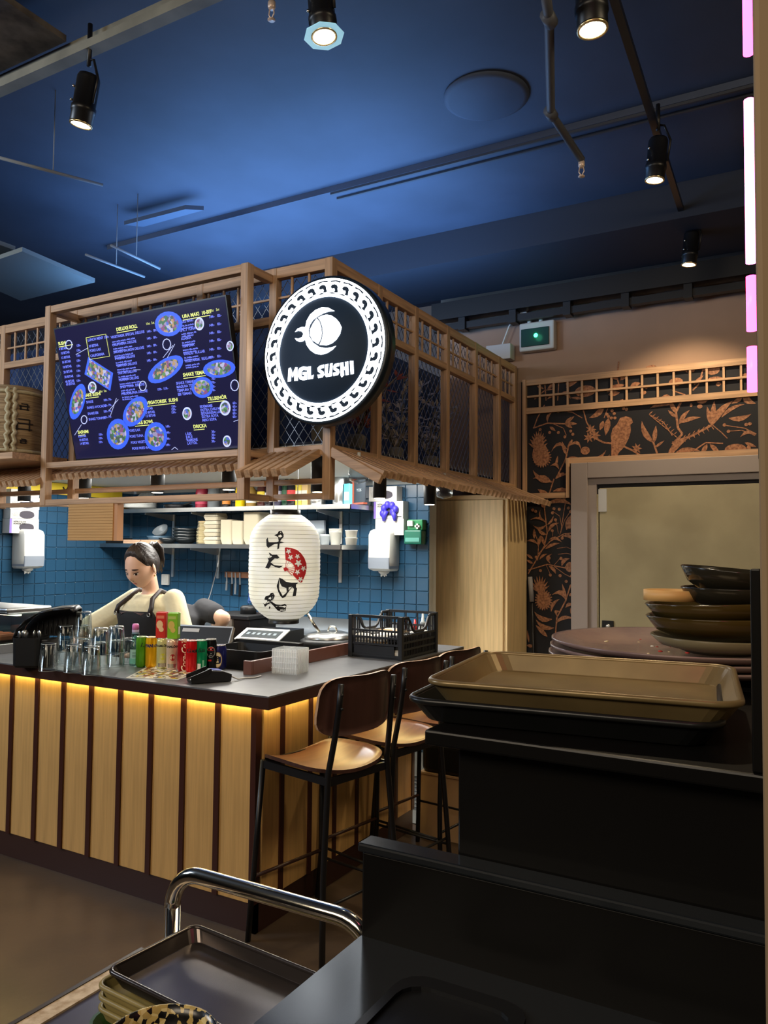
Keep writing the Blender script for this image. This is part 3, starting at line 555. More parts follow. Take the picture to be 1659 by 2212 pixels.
for x, ys, t_ in ((822, (298, 355, 418, 474, 535), '149:-   89:-'), (1330, (180, 248, 312, 376, 445, 508), '149:-    82:-'), (1350, (682, 712, 745, 775), '70:-'), (1522, (880, 908, 935, 962, 990), '65:-'), (1350, (1112, 1138, 1162, 1190), '30:-'), (975, (1070, 1120, 1170, 1220), '149:-'), (1022, (908, 932, 956), '139:-'), (250, (412, 452, 495, 535, 578, 618, 658, 698), '139:-'), (470, (855, 900, 948, 995), '109:- 79:-'), (430, (1135, 1165, 1196), '159:-'), (908, (768,), '159:-  119:-')):
    for y in ys: tvtext(bt, t_, *Z5(x, y), .0185, .0006)
def tvell(B_, x, y, rx, ry, rot=0, o=.0035, n=20, pts=None):
    c_ = tv_uv(*Z5(x, y)); ps = []
    for i in range(n):
        a = 2*PI*i/n; ex_, ey_ = rx*.2652*math.cos(a), ry*.2652*math.sin(a); cx_, cy_ = ex_*math.cos(rot)-ey_*math.sin(rot), ex_*math.sin(rot)+ey_*math.cos(rot)
        X_, Y_ = Z5(x, y); ps.append(tvp(*tv_uv(X_+cx_, Y_+cy_), o))
    if B_ in (pl, fd): MB().add(ps, [tuple(range(n-1, -1, -1))]).obj('plate_print' if B_ is pl else 'food_print', M_plb if B_ is pl else M_food, tv)
    else: B_.add(ps, [tuple(range(n-1, -1, -1))])
for x, y, rx, ry, ro in ((1000, 225, 112, 102, 0), (975, 595, 165, 80, -.6), (258, 858, 58, 150, .25), (728, 938, 85, 135, .55), (588, 1122, 92, 125, 0), (896, 1142, 92, 118, 0), (1275, 742, 88, 86, 0), (1412, 590, 132, 74, -.1)):
    tvell(pl, x, y, rx, ry, ro); tvell(fd, x, y, rx*.74, ry*.7, ro, .0045)
c4 = [(345, 495), (548, 625), (525, 770), (315, 635)]
ps = [tvp(*tv_uv(*Z5(*p)), .0035) for p in c4]; pl.add(ps, [(3, 2, 1, 0)])
cc = [(430+(x-430)*.84, 632+(y-632)*.84) for x, y in c4]; fd.add([tvp(*tv_uv(*Z5(*p)), .0045) for p in cc], [(3, 2, 1, 0)])
for x, y, r_ in ((378, 742, 34), (1150, 955, 38), (1475, 1180, 34), (1460, 910, 44), (1250, 225, 38), (1500, 405, 30)): tvell(wt, x, y, r_, r_*1.4); tvell(fd, x, y, r_*.75, r_*1.05, 0, .0045)
def tvline(B_, pts, w_=.004, o=.0038):
    q_ = [tvp(*tv_uv(*Z5(*p)), o) for p in pts]; B_.tube([V(p) for p in q_], w_/2, 5)
tvline(hd, [(328, 338), (488, 308), (520, 488), (356, 515), (328, 338)], .0035)
for x, y, r_ in ((188, 395, 26), (985, 392, 32), (790, 730, 28), (312, 1005, 24), (1538, 725, 32)): tvline(wt, [(x+r_*math.cos(i*PI/6), y+r_*1.4*math.sin(i*PI/6)) for i in range(13)], .005)
for a_, c_ in (((955, 500), (1035, 400)), ((990, 500), (1050, 390)), ((515, 930), (590, 840)), ((525, 975), (575, 830)), ((235, 1130), (290, 1045)), ((245, 475), (345, 420)), ((1530, 1020), (1585, 1000)), ((1025, 1250), (1050, 1228)), ((1050, 1228), (1075, 1248)), ((712, 600), (770, 598))): tvline(wt, [a_, c_], .003)
for B_, n_, m_ in ((hd, 'column_head_print', M_hd), (bt, 'text_print', M_bt), (wt, 'line_print', M_wt)): B_.obj(n_, m_, tv, kind='stuff')
for B_, n_, m_ in ((pl, 'plate_print', M_plb), (fd, 'food_print', M_food)): B_.obj(n_, m_, tv)
MB().bar(tvp(TW/2-.25, .4, -.05), tvp(TW/2+.25, .4, -.05), .04, .2).obj('wall_bracket', M_blk, tv)

# round sign
SC, SR = V((-2.235, 3.30, 2.563)), .372
sg = thing('round_sign', 'round glowing white logo sign on the canopy corner', 'sign', (SC.x, 3.34, SC.z-SR))
Ls = V(sg.location)
Rs = RX(PI/2).to_3x3()
MB().lathe([(SR+.012, -.07), (SR+.012, 0), (SR+.004, .004), (SR-.01, .004)], 64, SC-Ls, M=Rs).obj('sign_case', mat('sign_case_dark', (16, 26, 34), .35), sg)
M_sw = mat('sign_white', (240, 248, 255), .4, emit=2.6); M_sd = mat('sign_dark', (22, 44, 66), .7)
MB().lathe([(SR-.005, .004), (SR-.005, .008), (.001, .0082)], 64, SC-Ls, M=Rs).obj('sign_face', M_sd, sg)
def sp2(x, z, o=.010): return SC-Ls+V((x, -o, z))
def ringm(B_, r0, r1, n=64, o=.010):
    vs = [sp2(r*math.cos(2*PI*i/n), r*math.sin(2*PI*i/n), o) for r in (r0, r1) for i in range(n)]
    B_.add(vs, [(i, (i+1) % n, n+(i+1) % n, n+i) for i in range(n)])
def flat(B_, pts, o=.010): B_.add([sp2(x, z, o) for x, z in pts], [tuple(range(len(pts)))])
b = MB(); ringm(b, SR*.735, SR*1.0-.004, 96); b2 = MB()
n = 28
for i in range(n):      # scroll border: a dark comma and edge slits repeated round the white ring
    a = 2*PI*i/n; da = 2*PI/n
    P = lambda r, t: (SR*r*math.cos(a+t*da), SR*r*math.sin(a+t*da))
    flat(b2, [P(.872, .34), P(.898, .26), P(.908, .06), P(.90, -.14), P(.874, -.26), P(.846, -.28), P(.802, -.40), P(.796, -.02), P(.826, -.08), P(.852, .02), P(.845, .18), P(.857, .3)], .0112)
    flat(b2, [P(.957, -.42), P(.962, -.05), P(.955, .42), P(.934, .36), P(.946, .0), P(.934, -.34)], .0112)
    flat(b2, [P(.785, -.3), P(.797, .15), P(.785, .55), P(.776, .15)], .0112)
b2.obj('border_scrolls', M_sd, sg, kind='stuff')
b.obj('border_print', M_sw, sg)
b = MB()
def S6(x, y): q = at(560+x*.16878, 590+y*.16878, 'Y', SC.y-.01); return (q.x-SC.x, q.z-SC.z)
crescent = [(965, 485), (880, 440), (800, 437), (720, 470), (650, 530), (605, 610), (590, 690), (545, 688), (490, 710), (455, 755), (500, 738), (540, 745), (565, 775), (545, 820), (500, 838), (455, 832), (475, 862), (520, 882), (560, 872), (588, 852), (605, 920), (650, 985), (710, 1028), (790, 1045), (870, 1025), (940, 980), (985, 930), (920, 950), (850, 960), (770, 945), (690, 890), (640, 810), (632, 730), (650, 660), (690, 600), (750, 555), (820, 515), (890, 492)]
flat(b, [S6(*p) for p in crescent])
flat(b, [S6(*p) for p in ((750, 570), (800, 545), (860, 530), (920, 540), (980, 580), (1025, 630), (1055, 695), (1035, 780), (990, 850), (930, 900), (860, 925), (770, 918), (800, 850), (815, 770), (805, 680), (780, 610))])
flat(b, [S6(*p) for p in ((735, 578), (690, 640), (650, 720), (648, 790), (680, 860), (755, 910), (788, 845), (802, 770), (792, 685), (768, 615))])
b.obj('crab_logo', M_sw, sg)
for ltr in ([(365, 1390), (375, 1220), (402, 1208), (430, 1285), (462, 1205), (490, 1205), (495, 1375), (450, 1380), (447, 1290), (435, 1330), (420, 1333), (410, 1290), (405, 1385)],
        [(515, 1215), (560, 1195), (608, 1200), (608, 1245), (562, 1240), (545, 1262), (542, 1316), (560, 1328), (576, 1318), (576, 1300), (556, 1300), (556, 1270), (608, 1262), (610, 1365), (560, 1372), (520, 1360), (500, 1320), (500, 1250)],
        [(615, 1200), (660, 1192), (662, 1315), (697, 1300), (690, 1350), (618, 1362)], [(745, 1215), (775, 1185), (830, 1170), (828, 1215), (790, 1222), (785, 1235), (825, 1262), (832, 1300), (810, 1335), (755, 1345), (745, 1300), (785, 1298), (788, 1285), (750, 1260)],
        [(842, 1170), (885, 1160), (878, 1270), (886, 1290), (900, 1278), (906, 1158), (940, 1153), (932, 1318), (855, 1330), (838, 1305)], [(948, 1190), (970, 1160), (1028, 1150), (1025, 1190), (985, 1200), (982, 1212), (1020, 1235), (1030, 1270), (1008, 1305), (950, 1318), (944, 1275), (980, 1272), (985, 1260), (950, 1235)],
        [(1038, 1148), (1078, 1140), (1080, 1200), (1100, 1197), (1098, 1137), (1140, 1130), (1148, 1300), (1105, 1308), (1102, 1240), (1082, 1243), (1086, 1308), (1055, 1335), (1042, 1310)], [(1160, 1125), (1205, 1122), (1212, 1290), (1170, 1297)]):
    b = MB(); flat(b, [S6(*p) for p in ltr], .0105); b.obj('sign_letter', M_sw, sg)
MB().box((-.1, .03, SR-.2), (.1, .09, SR+.2)).obj('sign_bracket', M_blk, sg)

# straw barrel on the ledge, dried plants behind the mesh
bx_ = thing('straw_barrel', 'straw wrapped sake barrel with thick rope on the canopy ledge', 'barrel', (-4.61, 3.215, 2.121)); bx_.scale = (1.3, 1.3, 1.0)
M_straw = mat('straw_mat', (176, 150, 112), .8, rgb2=(128, 102, 70), vscale=40, stretch=(.2, .2, 3), bump=.3, bscale=90)
M_rope = mat('straw_rope', (190, 176, 140), .8, bump=.4, bscale=120)
MB().lathe([(.13, 0), (.142, .02), (.146, .22), (.146, .40), (.138, .44), (.1, .45)], 32).obj('barrel_body', M_straw, bx_)
for z in (.025, .40): MB().tube([(.147*math.cos(i*PI/16), .147*math.sin(i*PI/16), z) for i in range(32)], .012, 8, True).obj('hoop_rope', M_rope, bx_)
for a in (-.55, -.75, -2.2, -2.4):
    pts = [(.153*math.cos(a)+.006*math.cos(t*2.2), .153*math.sin(a)+.006*math.sin(t*2.2), .02+.02*t) for t in range(21)]; MB().tube(pts, .011, 6).obj('rope', M_rope, bx_)
b = MB()
for k, (z, s_) in enumerate(((.31, .05), (.2, .09), (.09, .035))):
    for a in (-1.35, -.25):
        c_ = V((.1475*math.cos(a), .1475*math.sin(a), z)); t_ = V((-math.sin(a), math.cos(a), 0))
        for dx, dz, w_, h_ in ((0, 0, s_, .008), (0, -s_*.4, s_*.9, .007), (-s_*.35, -s_*.2, .007, s_*.6), (s_*.3, -.1*s_, .007, s_*.8), (0, s_*.3, s_*.6, .007)): b.bar(c_+t_*(dx-w_/2)+V((0, 0, dz)), c_+t_*(dx+w_/2)+V((0, 0, dz)), .002, h_)
b.obj('ink_marks', mat('ink', (38, 30, 26), .8), bx_)
spot('barrel_lamp', (-5.05, 3.12, 2.16), (-4.74, 3.2, 2.3), 1.6, WARM, 120, .8, .02)
M_twig = mat('dry_twig', (120, 112, 98), .8); M_dleaf = mat('dry_leaf', (132, 104, 84), .8, var=.3, vscale=20)
def plant(loc, h, nst, spread, label, leafm, seed):
    rnd = random.Random(seed); t = thing('dried_plant', label, 'plant', loc, group='dried plants behind the canopy mesh'); a_, l_ = MB(), MB()
    a_.lathe([(.05, 0), (.06, .1), (.045, .12)], 12)
    for i in range(nst):
        an = rnd.uniform(0, 2*PI); pr = V((0, 0, .1)); d = V((math.cos(an)*rnd.uniform(.15, .6)*spread, math.sin(an)*.3*spread, 1)).normalized(); pts = [pr.copy()]
        for k in range(5):
            pr = pr+d*h/5; d = (d+V((rnd.uniform(-.2, .2), rnd.uniform(-.12, .12), rnd.uniform(-.15, .02)))).normalized(); pts.append(pr.copy())
            for _ in range(4):
                e_ = V((rnd.uniform(-1, 1), rnd.uniform(-.6, .6), rnd.uniform(-.3, .8))).normalized(); s_ = e_.orthogonal().normalized()*.012; L = rnd.uniform(.04, .09)
                l_.add([pr, pr+e_*L*.5+s_, pr+e_*L, pr+e_*L*.5-s_], [(0, 1, 2, 3)])
        a_.tube(pts, [.005]*5+[.002], 5)
    a_.obj('stems', M_twig, t); l_.obj('leaves', leafm, t, kind='stuff')
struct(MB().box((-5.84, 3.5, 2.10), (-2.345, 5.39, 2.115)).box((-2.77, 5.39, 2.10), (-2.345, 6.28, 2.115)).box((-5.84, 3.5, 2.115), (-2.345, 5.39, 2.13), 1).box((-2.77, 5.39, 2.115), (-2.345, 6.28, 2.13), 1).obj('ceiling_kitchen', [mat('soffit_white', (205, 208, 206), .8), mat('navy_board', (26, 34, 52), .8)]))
struct(MB().box((-5.8, 3.93, 2.13), (-2.98, 3.945, 3.08)).box((-2.995, 3.945, 2.13), (-2.98, 6.25, 3.08)).obj('added_blue_backing', mat('flare_blue_board', (40, 60, 100), .8)))  # added boards behind the mesh; the flare's blue cast is put into their colour
plant((-2.5, 3.68, 2.131), .5, 7, 1.2, 'bare twiggy dried plant behind the canopy corner mesh', M_dleaf, 3)
plant((-2.52, 4.1, 2.131), .45, 8, 1.2, 'reddish dried plant in the first bay behind the sign', mat('red_leaf', (128, 62, 52), .8), 4)
plant((-2.6, 4.75, 2.131), .5, 9, 1.3, 'pale dried plant in the middle side bay of the canopy', mat('pale_leaf', (160, 146, 132), .8), 5)
plant((-2.6, 5.3, 2.131), .42, 9, 1.3, 'pale dried plant in the far side bay of the canopy', MATS['pale_leaf'], 6)

# hanging black tube lamps of the kitchen
def tubelamp(p, r_, h_, label, ztop=2.099):
    t = thing('tube_lamp', label, 'lamp', tuple(p), group='black tube lamps under the canopy')
    tb_ = MB().lathe([(r_*.92, 0), (r_, .003), (r_, h_), (r_*.9, h_+.004)], 24).obj('tube', mat('tube_black', (20, 24, 30), .45), t)
    MB().lathe([(r_*.8, .0), (r_*.78, -.002), (.001, -.002)], 24).obj('lens', mat('tube_lens', (255, 236, 205), .3, emit=5), tb_)
    MB().tube([(0, 0, h_), (0, 0, ztop-p[2])], .008).obj('stem', M_blk, t)
tl = []
for i, (x, y, Y_) in enumerate(((52, 1083, 3.72), (182, 1076, 3.72), (340, 1064, 3.72), (494, 1058, 3.72), (688, 1063, 3.72))):
    p = at(x, y, 'Y', Y_); tl.append(p); tubelamp(p, .045, min(.2, 2.08-p.z), ('black tube lamp behind the left end canopy rails', 'black tube lamp behind the screen frame left post', 'black tube lamp behind the middle of the screen frame', 'black tube lamp behind the screen frame right post', 'black tube lamp behind the canopy corner post')[i])
p = at(820, 1076, 'X', -2.13); tl.append(p); tubelamp(p, .037, .15, 'black tube lamp under the side eave left of the glove boxes', 1.985)
p = at(928, 1090, 'X', -2.13); tl.append(p); tubelamp(p, .037, .15, 'black tube lamp under the side eave at the cabinet top', 1.985)
for i, p in enumerate(tl):
    tg = [(-5.0, 3.2, .9), (-4.2, 3.0, .95), (-3.6, 3.3, 1.), (-3.0, 2.9, .95), (-2.45, 3.0, .95), (-2.0, 3.5, .98), (-2.1, 4.6, .9)][i]
    spot('tube_lamp_beam', p+V((0, 0, -.01)), tg, 10 if i < 5 else 15, (1, .96, .88), 100, .35, .03)
for i, (x, y) in enumerate(((960, 1062), (775, 1025))):
    p = at(x, y, 'X', -2.2); t = thing('plastic_cup_shade', ('clear plastic cover beside the cabinet top', 'clear plastic cover hanging under the eave near the shelf end')[i], 'cover', tuple(p))
    MB().lathe([(.02, .06), (.05, .04), (.058, 0), (.05, -.035), (.01, -.05)], 16).obj('cover', glass('clear_plastic_film', (225, 232, 235), .15), t); MB().tube([(0, 0, .06), (0, 0, .12)], .01).obj('fitting', M_white, t)
# ------------------------------------------------------------------ bar counter
KZ = .98
M_top = mat('counter_top_grey', (100, 102, 106), .3, var=.1, vscale=14)
ct = thing('bar_counter', 'L shaped bar counter with bamboo panels and grey stone top', 'counter', (-3.9, 2.55, 0))
Oc = V(ct.location)
b = MB()
outer = [(-6.2, 2.42), (-1.87, 2.42), (-1.87, 4.27), (-2.26, 4.27), (-2.26, 2.86), (-6.2, 2.86)]
b.prism([(x-Oc.x, y-Oc.y) for x, y in outer], (0, 0, KZ-.006), (1, 0, 0), (0, 1, 0), .006, 0)
b.prism([(x-Oc.x, y-Oc.y) for x, y in outer], (0, 0, KZ-.052), (1, 0, 0), (0, 1, 0), .046, 1)
b.obj('counter_top', [M_top, M_brown], ct)
b = MB(); b.box((-6.2-Oc.x, .02, .02), (-2.045-Oc.x, .3, .92)); b.box((-2.24-Oc.x, .02, .02), (-2.045-Oc.x, 1.33, .92)); b.obj('carcass', M_brown, ct)
MB().box((-6.2-Oc.x, .0, .0), (-2.02-Oc.x, .02, .118)).box((-2.045-Oc.x, .0, 0), (-2.02-Oc.x, 1.37, .118)).obj('plinth', M_brown, ct)
pan = MB().box((-.083, -.008, .118), (.083, .018, .9)).mesh('panel', M_bamz)
stt = MB().box((-.0135, -.016, .118), (.0135, .018, .93)).mesh('batten', mat('dark_batten', (62, 30, 22), .4))
x = -2.032
for i in range(21):
    link('batten', stt, ct, (x-Oc.x, 0, 0)); link('panel', pan, ct, (x-.0962-Oc.x, 0, 0), bevel=.002); x -= .1925
ys = [2.70, 2.906, 3.107, 3.307, 3.51, 3.707, 3.9]
M_side = wood('bamboo_side', (205, 162, 100), 'z', .4, .1)
prev = 2.562
for y in ys:
    MB().box((-2.045-Oc.x, prev+.013-Oc.y, .118), (-2.012-Oc.x, y-.013-Oc.y, .9)).obj('panel', M_bamz, ct, (-2.03-Oc.x, (prev+y)/2-Oc.y, .118), bevel=.002)
    link('batten', stt, ct, (-2.022-Oc.x, y-Oc.y, 0), rot=(0, 0, PI/2)); prev = y
M_led = mat('led_strip', (255, 230, 150), .4, emit=12)
MB().box((-6.2-Oc.x, -.035, .912), (-2.01-Oc.x, -.022, .926)).obj('led_strip', M_led, ct); MB().box((-1.995-Oc.x, .0, .912), (-1.982-Oc.x, 1.34, .926)).obj('led_strip', M_led, ct)
M_up = mat('upstand_brown', (104, 66, 54), .4)
MB().box((-2.262, 2.79, KZ), (-2.244, 3.93, KZ+.075)).obj('upstand', M_up, ct, tuple()) if False else None
u = MB().box((-2.262-Oc.x, 2.79-Oc.y, KZ), (-2.244-Oc.x, 3.95-Oc.y, KZ+.062)); u.obj('upstand', M_up, ct, bevel=.002)
MB().box((-2.29-Oc.x, 2.775-Oc.y, KZ), (-2.244-Oc.x, 2.79-Oc.y, KZ+.062)).obj('upstand', M_up, ct, bevel=.002)

# inner work bench and back bench
def bench(name, lo, hi, label, m_):
    t = thing(name, label, 'bench', ((lo[0]+hi[0])/2, (lo[1]+hi[1])/2, 0)); L = V(t.location)
    MB().box(V((lo[0], lo[1], hi[2]-.035))-L, V(hi)-L).obj('bench_top', m_, t, bevel=.003)
    MB().box(V((lo[0]+.02, lo[1]+.04, .1))-L, V((hi[0]-.02, hi[1]-.01, hi[2]-.035))-L).obj('cabinet_body', M_steel, t)
    for x in (lo[0]+.06, hi[0]-.06):
        for y in (lo[1]+.08, hi[1]-.06): MB().tube([V((x, y, 0))-L, V((x, y, .1))-L], .02).obj('leg', M_blk, t)
    return t
bench('work_bench', (-5.7, 2.9, 0), (-2.3, 3.22, .86), 'low steel work bench behind the bar counter front', M_steel)
M_hob = mat('black_glass_top', (26, 28, 32), .12)
bench('cooking_bench', (-4.15, 4.12, 0), (-2.62, 4.95, .86), 'cooking bench with black glass top under the lantern', M_hob)
bb = bench('back_bench', (-5.84, 5.0, 0), (-2.8, 5.39, .88), 'steel bench along the blue tiled back wall', M_steel)
MB().box((-5.84-bb.location.x, .18, .88), (-2.8-bb.location.x, .19, .98)).obj('splash_strip', M_steel, bb)
# tall cabinet
cb = thing('tall_cabinet', 'tall pale bamboo cabinet beside the tiled wall', 'cabinet', (-2.54, 6.02, 0))
M_cab = wood('cabinet_bamboo', (214, 186, 138), 'z', .45, .12, 7)
MB().box((-.36, -.2, 0), (.36, .25, 1.985)).obj('body', M_cab, cb, bevel=.003)
MB().box((-.335, -.222, .1), (.33, -.203, 1.945)).obj('door', M_cab, cb, bevel=.003)
MB().box((-.36, -.215, 1.95), (.36, -.2, 1.985)).obj('top_rail', wood('cabinet_edge', (206, 172, 122), 'x', .45, .12, 7), cb); MB().box((-.36, -.215, 0), (-.338, -.2, 1.95)).obj('stile', M_cab, cb)
# low wooden box and black bag at the end of the counter
p = at(945, 1822, 'Z', 0)
MBb = MB().box((-.1, -.0, 0), (.28, .3, .335)); p.y += .05; p.x += -.03; t = thing('wooden_box', 'low beige wooden box on the floor past the counter end', 'box', (p.x, p.y, 0)); MBb.obj('body', mat('beige_box', (206, 170, 128), .6, var=.06, vscale=5), t, bevel=.003)
MB().box((-.104, -.004, .335), (.284, .304, .345)).obj('lid', MATS['beige_box'], t)
one(MB().cham((p.x-.11, p.y+.0, .346), (p.x+.26, p.y+.28, .54), .04), 'black_bag', M_blkp, 'black bag lying on the beige wooden box', 'bag', loc=(p.x, p.y+.1, .346), bevel=.02)
gr = thing('floor_grate', 'perforated steel floor grate between counter end and cabinet', 'grate', (-2.3, 4.5, .007))
for i in range(9): MB().box((-.18, -.3+i*.07, 0), (.3, -.27+i*.07, .008)).obj('bar', M_steel, gr)

# ------------------------------------------------------------------ bar stools
M_ply = mat('stool_veneer', (132, 88, 62), .3, rgb2=(110, 70, 50), vscale=30, stretch=(1, .1, 1))
M_plyb = mat('stool_back_veneer', (70, 46, 40), .38, var=.1, vscale=30, stretch=(1, 1, .1))
M_edge = mat('veneer_edge', (186, 148, 112), .5)
def make_stool():       # seat faces local -x
    t = thing('bar_stool', 'wooden bar stool nearest the counter corner', 'bar stool', (0, 0, 0), 0, 'bar stools along the counter side')
    sw, sd, zs = .215, .21, .72
    pts = []; nU, nV = 14, 14; top = []
    def seatz(u, v_): return zs + .022*abs(v_)**2.2*1.0 - .018*math.cos(min(1, abs(v_))*PI/2)*(1 if u > -.6 else max(0, 1+(u+.6)/.4)) - (.03*((-u-.55)/.45)**2 if u < -.55 else 0) + (.012*((u-.5)/.5)**2 if u > .5 else 0)
    def sq(u, v_): r = .32; a = max(abs(u), abs(v_)); k = (abs(u)**3.2+abs(v_)**3.2)**(1/3.2) or 1; return u*a/k if k else 0, v_*a/k if k else 0
    b_ = MB(); g = []
    for i in range(nU+1):
        for j in range(nV+1):
            u, v_ = -1+2*i/nU, -1+2*j/nV; u2, v2 = sq(u, v_); wv = sw*(1-.06*(1-u2)); g.append(V((u2*sd, v2*wv, seatz(u2, v2))))
    N = nV+1; f_ = [(i*N+j, (i+1)*N+j, (i+1)*N+j+1, i*N+j+1) for i in range(nU) for j in range(nV)]
    b_.add(g, f_, 0, True); b_.add([p-V((0, 0, .014)) for p in g], [tuple(reversed(q)) for q in f_], 1, True)
    bd = [i*N for i in range(nU+1)]+[nU*N+j for j in range(1, N)]+[i*N+nV for i in range(nU-1, -1, -1)]+[j for j in range(nV-1, 0, -1)]
    k = len(b_.v)//2
    for a, c in zip(bd, bd[1:]+bd[:1]): b_.f.append((a, c, c+k, a+k)); b_.mi.append(1); b_.sm.append(False)
    b_.obj('seat', [M_ply, M_plyb], t, recalc=False)
    # backrest: curved sheet
    b_ = MB(); g = []; bw, z0, z1 = .205, .845, 1.068
    for i in range(13):
        for j in range(9):
            v_, h_ = -1+2*i/12, -1+2*j/8; a = max(abs(v_), abs(h_)); k = (abs(v_)**3.6+abs(h_)**3.6)**(1/3.6) or 1; v2, h2 = v_*a/k, h_*a/k
            wv = bw*(1+.07*(-h2)); zz = (z0+z1)/2+h2*(z1-z0)/2 + (.018*v2*v2 if h2 > 0 else .0)
            g.append(V((.214+.026*(h2*.5+.5) - .045*v2*v2, v2*wv, zz)))
    f_ = [(i*9+j, (i+1)*9+j, (i+1)*9+j+1, i*9+j+1) for i in range(12) for j in range(8)]
    b_.add(g, f_, 0, True); b_.add([p-V((.012, 0, 0)) for p in g], [tuple(reversed(q)) for q in f_], 0, True)
    bd = [i*9 for i in range(13)]+[12*9+j for j in range(1, 9)]+[i*9+8 for i in range(11, -1, -1)]+[j for j in range(7, 0, -1)]; k = len(b_.v)//2
    for a, c in zip(bd, bd[1:]+bd[:1]): b_.f.append((a, c, c+k, a+k)); b_.mi.append(1); b_.sm.append(False)
    b_.obj('backrest', [M_plyb, M_edge], t)
    for s_ in (-1, 1):
        MB().tube([(-.165, s_*.165, .705), (-.2, s_*.2, 0)], .0115, 10).obj('leg', M_blk, t)
        MB().tube([(.246, s_*.15, 1.05), (.238, s_*.15, .97), (.222, s_*.155, .85), (.2, s_*.165, .72), (.215, s_*.2, .35), (.235, s_*.22, 0)], .0115, 10).obj('leg', M_blk, t)
        MB().bar((-.165, s_*.165, .69), (.195, s_*.165, .69), .012, .03).obj('seat_rail', M_blk, t)
        MB().tube([(-.188, s_*.188, .22), (.222, s_*.208, .22)], .006, 8).obj('foot_rod', M_blk, t)
        for z in (.96, 1.01): MB().sphere((.252, s_*.15, z), .006, 8, 6).obj('screw', M_blk, t)
    MB().bar((-.165, -.165, .69), (-.165, .165, .69), .012, .03).obj('seat_rail', M_blk, t); MB().bar((.195, -.165, .685), (.195, .165, .685), .012, .03).obj('seat_rail', M_blk, t)
    MB().tube([(-.185, -.185, .25), (-.185, .185, .25)], .0075, 8).obj('foot_rest', M_brown, t); MB().tube([(.22, -.205, .25), (.22, .205, .25)], .006, 8).obj('foot_rod', M_blk, t)
    return t
st = make_stool(); st.location = (-1.775, 2.65, 0); st.rotation_euler.z = -.2
dup(st, (-1.765, 3.12, 0), -.18, 'wooden bar stool in the middle of the row')
dup(st, (-1.75, 3.55, 0), -.16, 'farthest wooden bar stool, only its back edge in view')

# ------------------------------------------------------------------ things on the counter
GL = glass('tumbler_glass', (236, 240, 240), 0)
def make_glass():
    t = thing('tumbler', '', 'glass', (0, 0, 0), 0, 'upturned tumblers on the counter')
    h = .125
    prof = [(.041, 0), (.0415, .002), (.034, h-.004), (.031, h), (.001, h), (.001, h-.012), (.028, h-.013), (.031, h-.018), (.0385, .002), (.041, 0)]
    MB().lathe(prof, 20, caps=False).obj('glass_wall', GL, t)
    b_ = MB(); b_.tube([(.0405*math.cos(i*PI/10), .0405*math.sin(i*PI/10), .0018) for i in range(20)], .0012, 5, True); b_.tube([(.0325*math.cos(i*PI/10), .0325*math.sin(i*PI/10), h-.003) for i in range(20)], .0012, 5, True); b_.obj('rim', mat('glass_rim', (215, 222, 222), .1, 0, alpha=.55), t)
    for i in range(8):
        a = i*PI/4; MB().bar((.0405*math.cos(a), .0405*math.sin(a), .02), (.0345*math.cos(a), .0345*math.sin(a), h-.03), .003, .0012, up=(math.cos(a), math.sin(a), 0)).obj('facet', mat('glass_facet', (215, 222, 222), .1, 0, alpha=.28), t)
    return t
g0 = make_glass(); first = True
gpos = [(104, 1449, 0, 'leftmost upturned tumbler next to the black cutlery bin'), (158, 1452, 0, 'second upturned tumbler of the front row'), (197, 1457, 0, 'upturned tumbler standing nearest the counter front edge'), (216, 1446, 0, 'upturned tumbler at the right end of the front row'), (250, 1440, 0, 'upturned tumbler in the second row near the right end'), (276, 1434, 0, 'rearmost upturned tumbler beside the glass soda bottle'),
        (140, 1438, 0, 'lower tumbler in the second row behind the leftmost ones'), (178, 1438, 0, 'lower tumbler under the topmost stacked one'),
        (140, 1438, 1, 'stacked tumbler at the left of the upper tier'), (178, 1438, 1, 'stacked tumbler in the middle of the upper tier'), (216, 1446, 1, 'stacked tumbler over the right end of the front row'), (250, 1440, 1, 'stacked tumbler at the right of the upper tier'), (178, 1438, 2, 'topmost tumbler on the three high stack')]
for x, y, lv, lab in gpos:
    p = at(x, y, 'Z', KZ); p.z = KZ + lv*.0605 + (.001 if lv == 0 else 0)
    if lv: p.z = KZ+.001 + lv*.066
    if first: g0.location = p; g0['label'] = lab; first = False
    else: dup(g0, tuple(p), 0, lab)

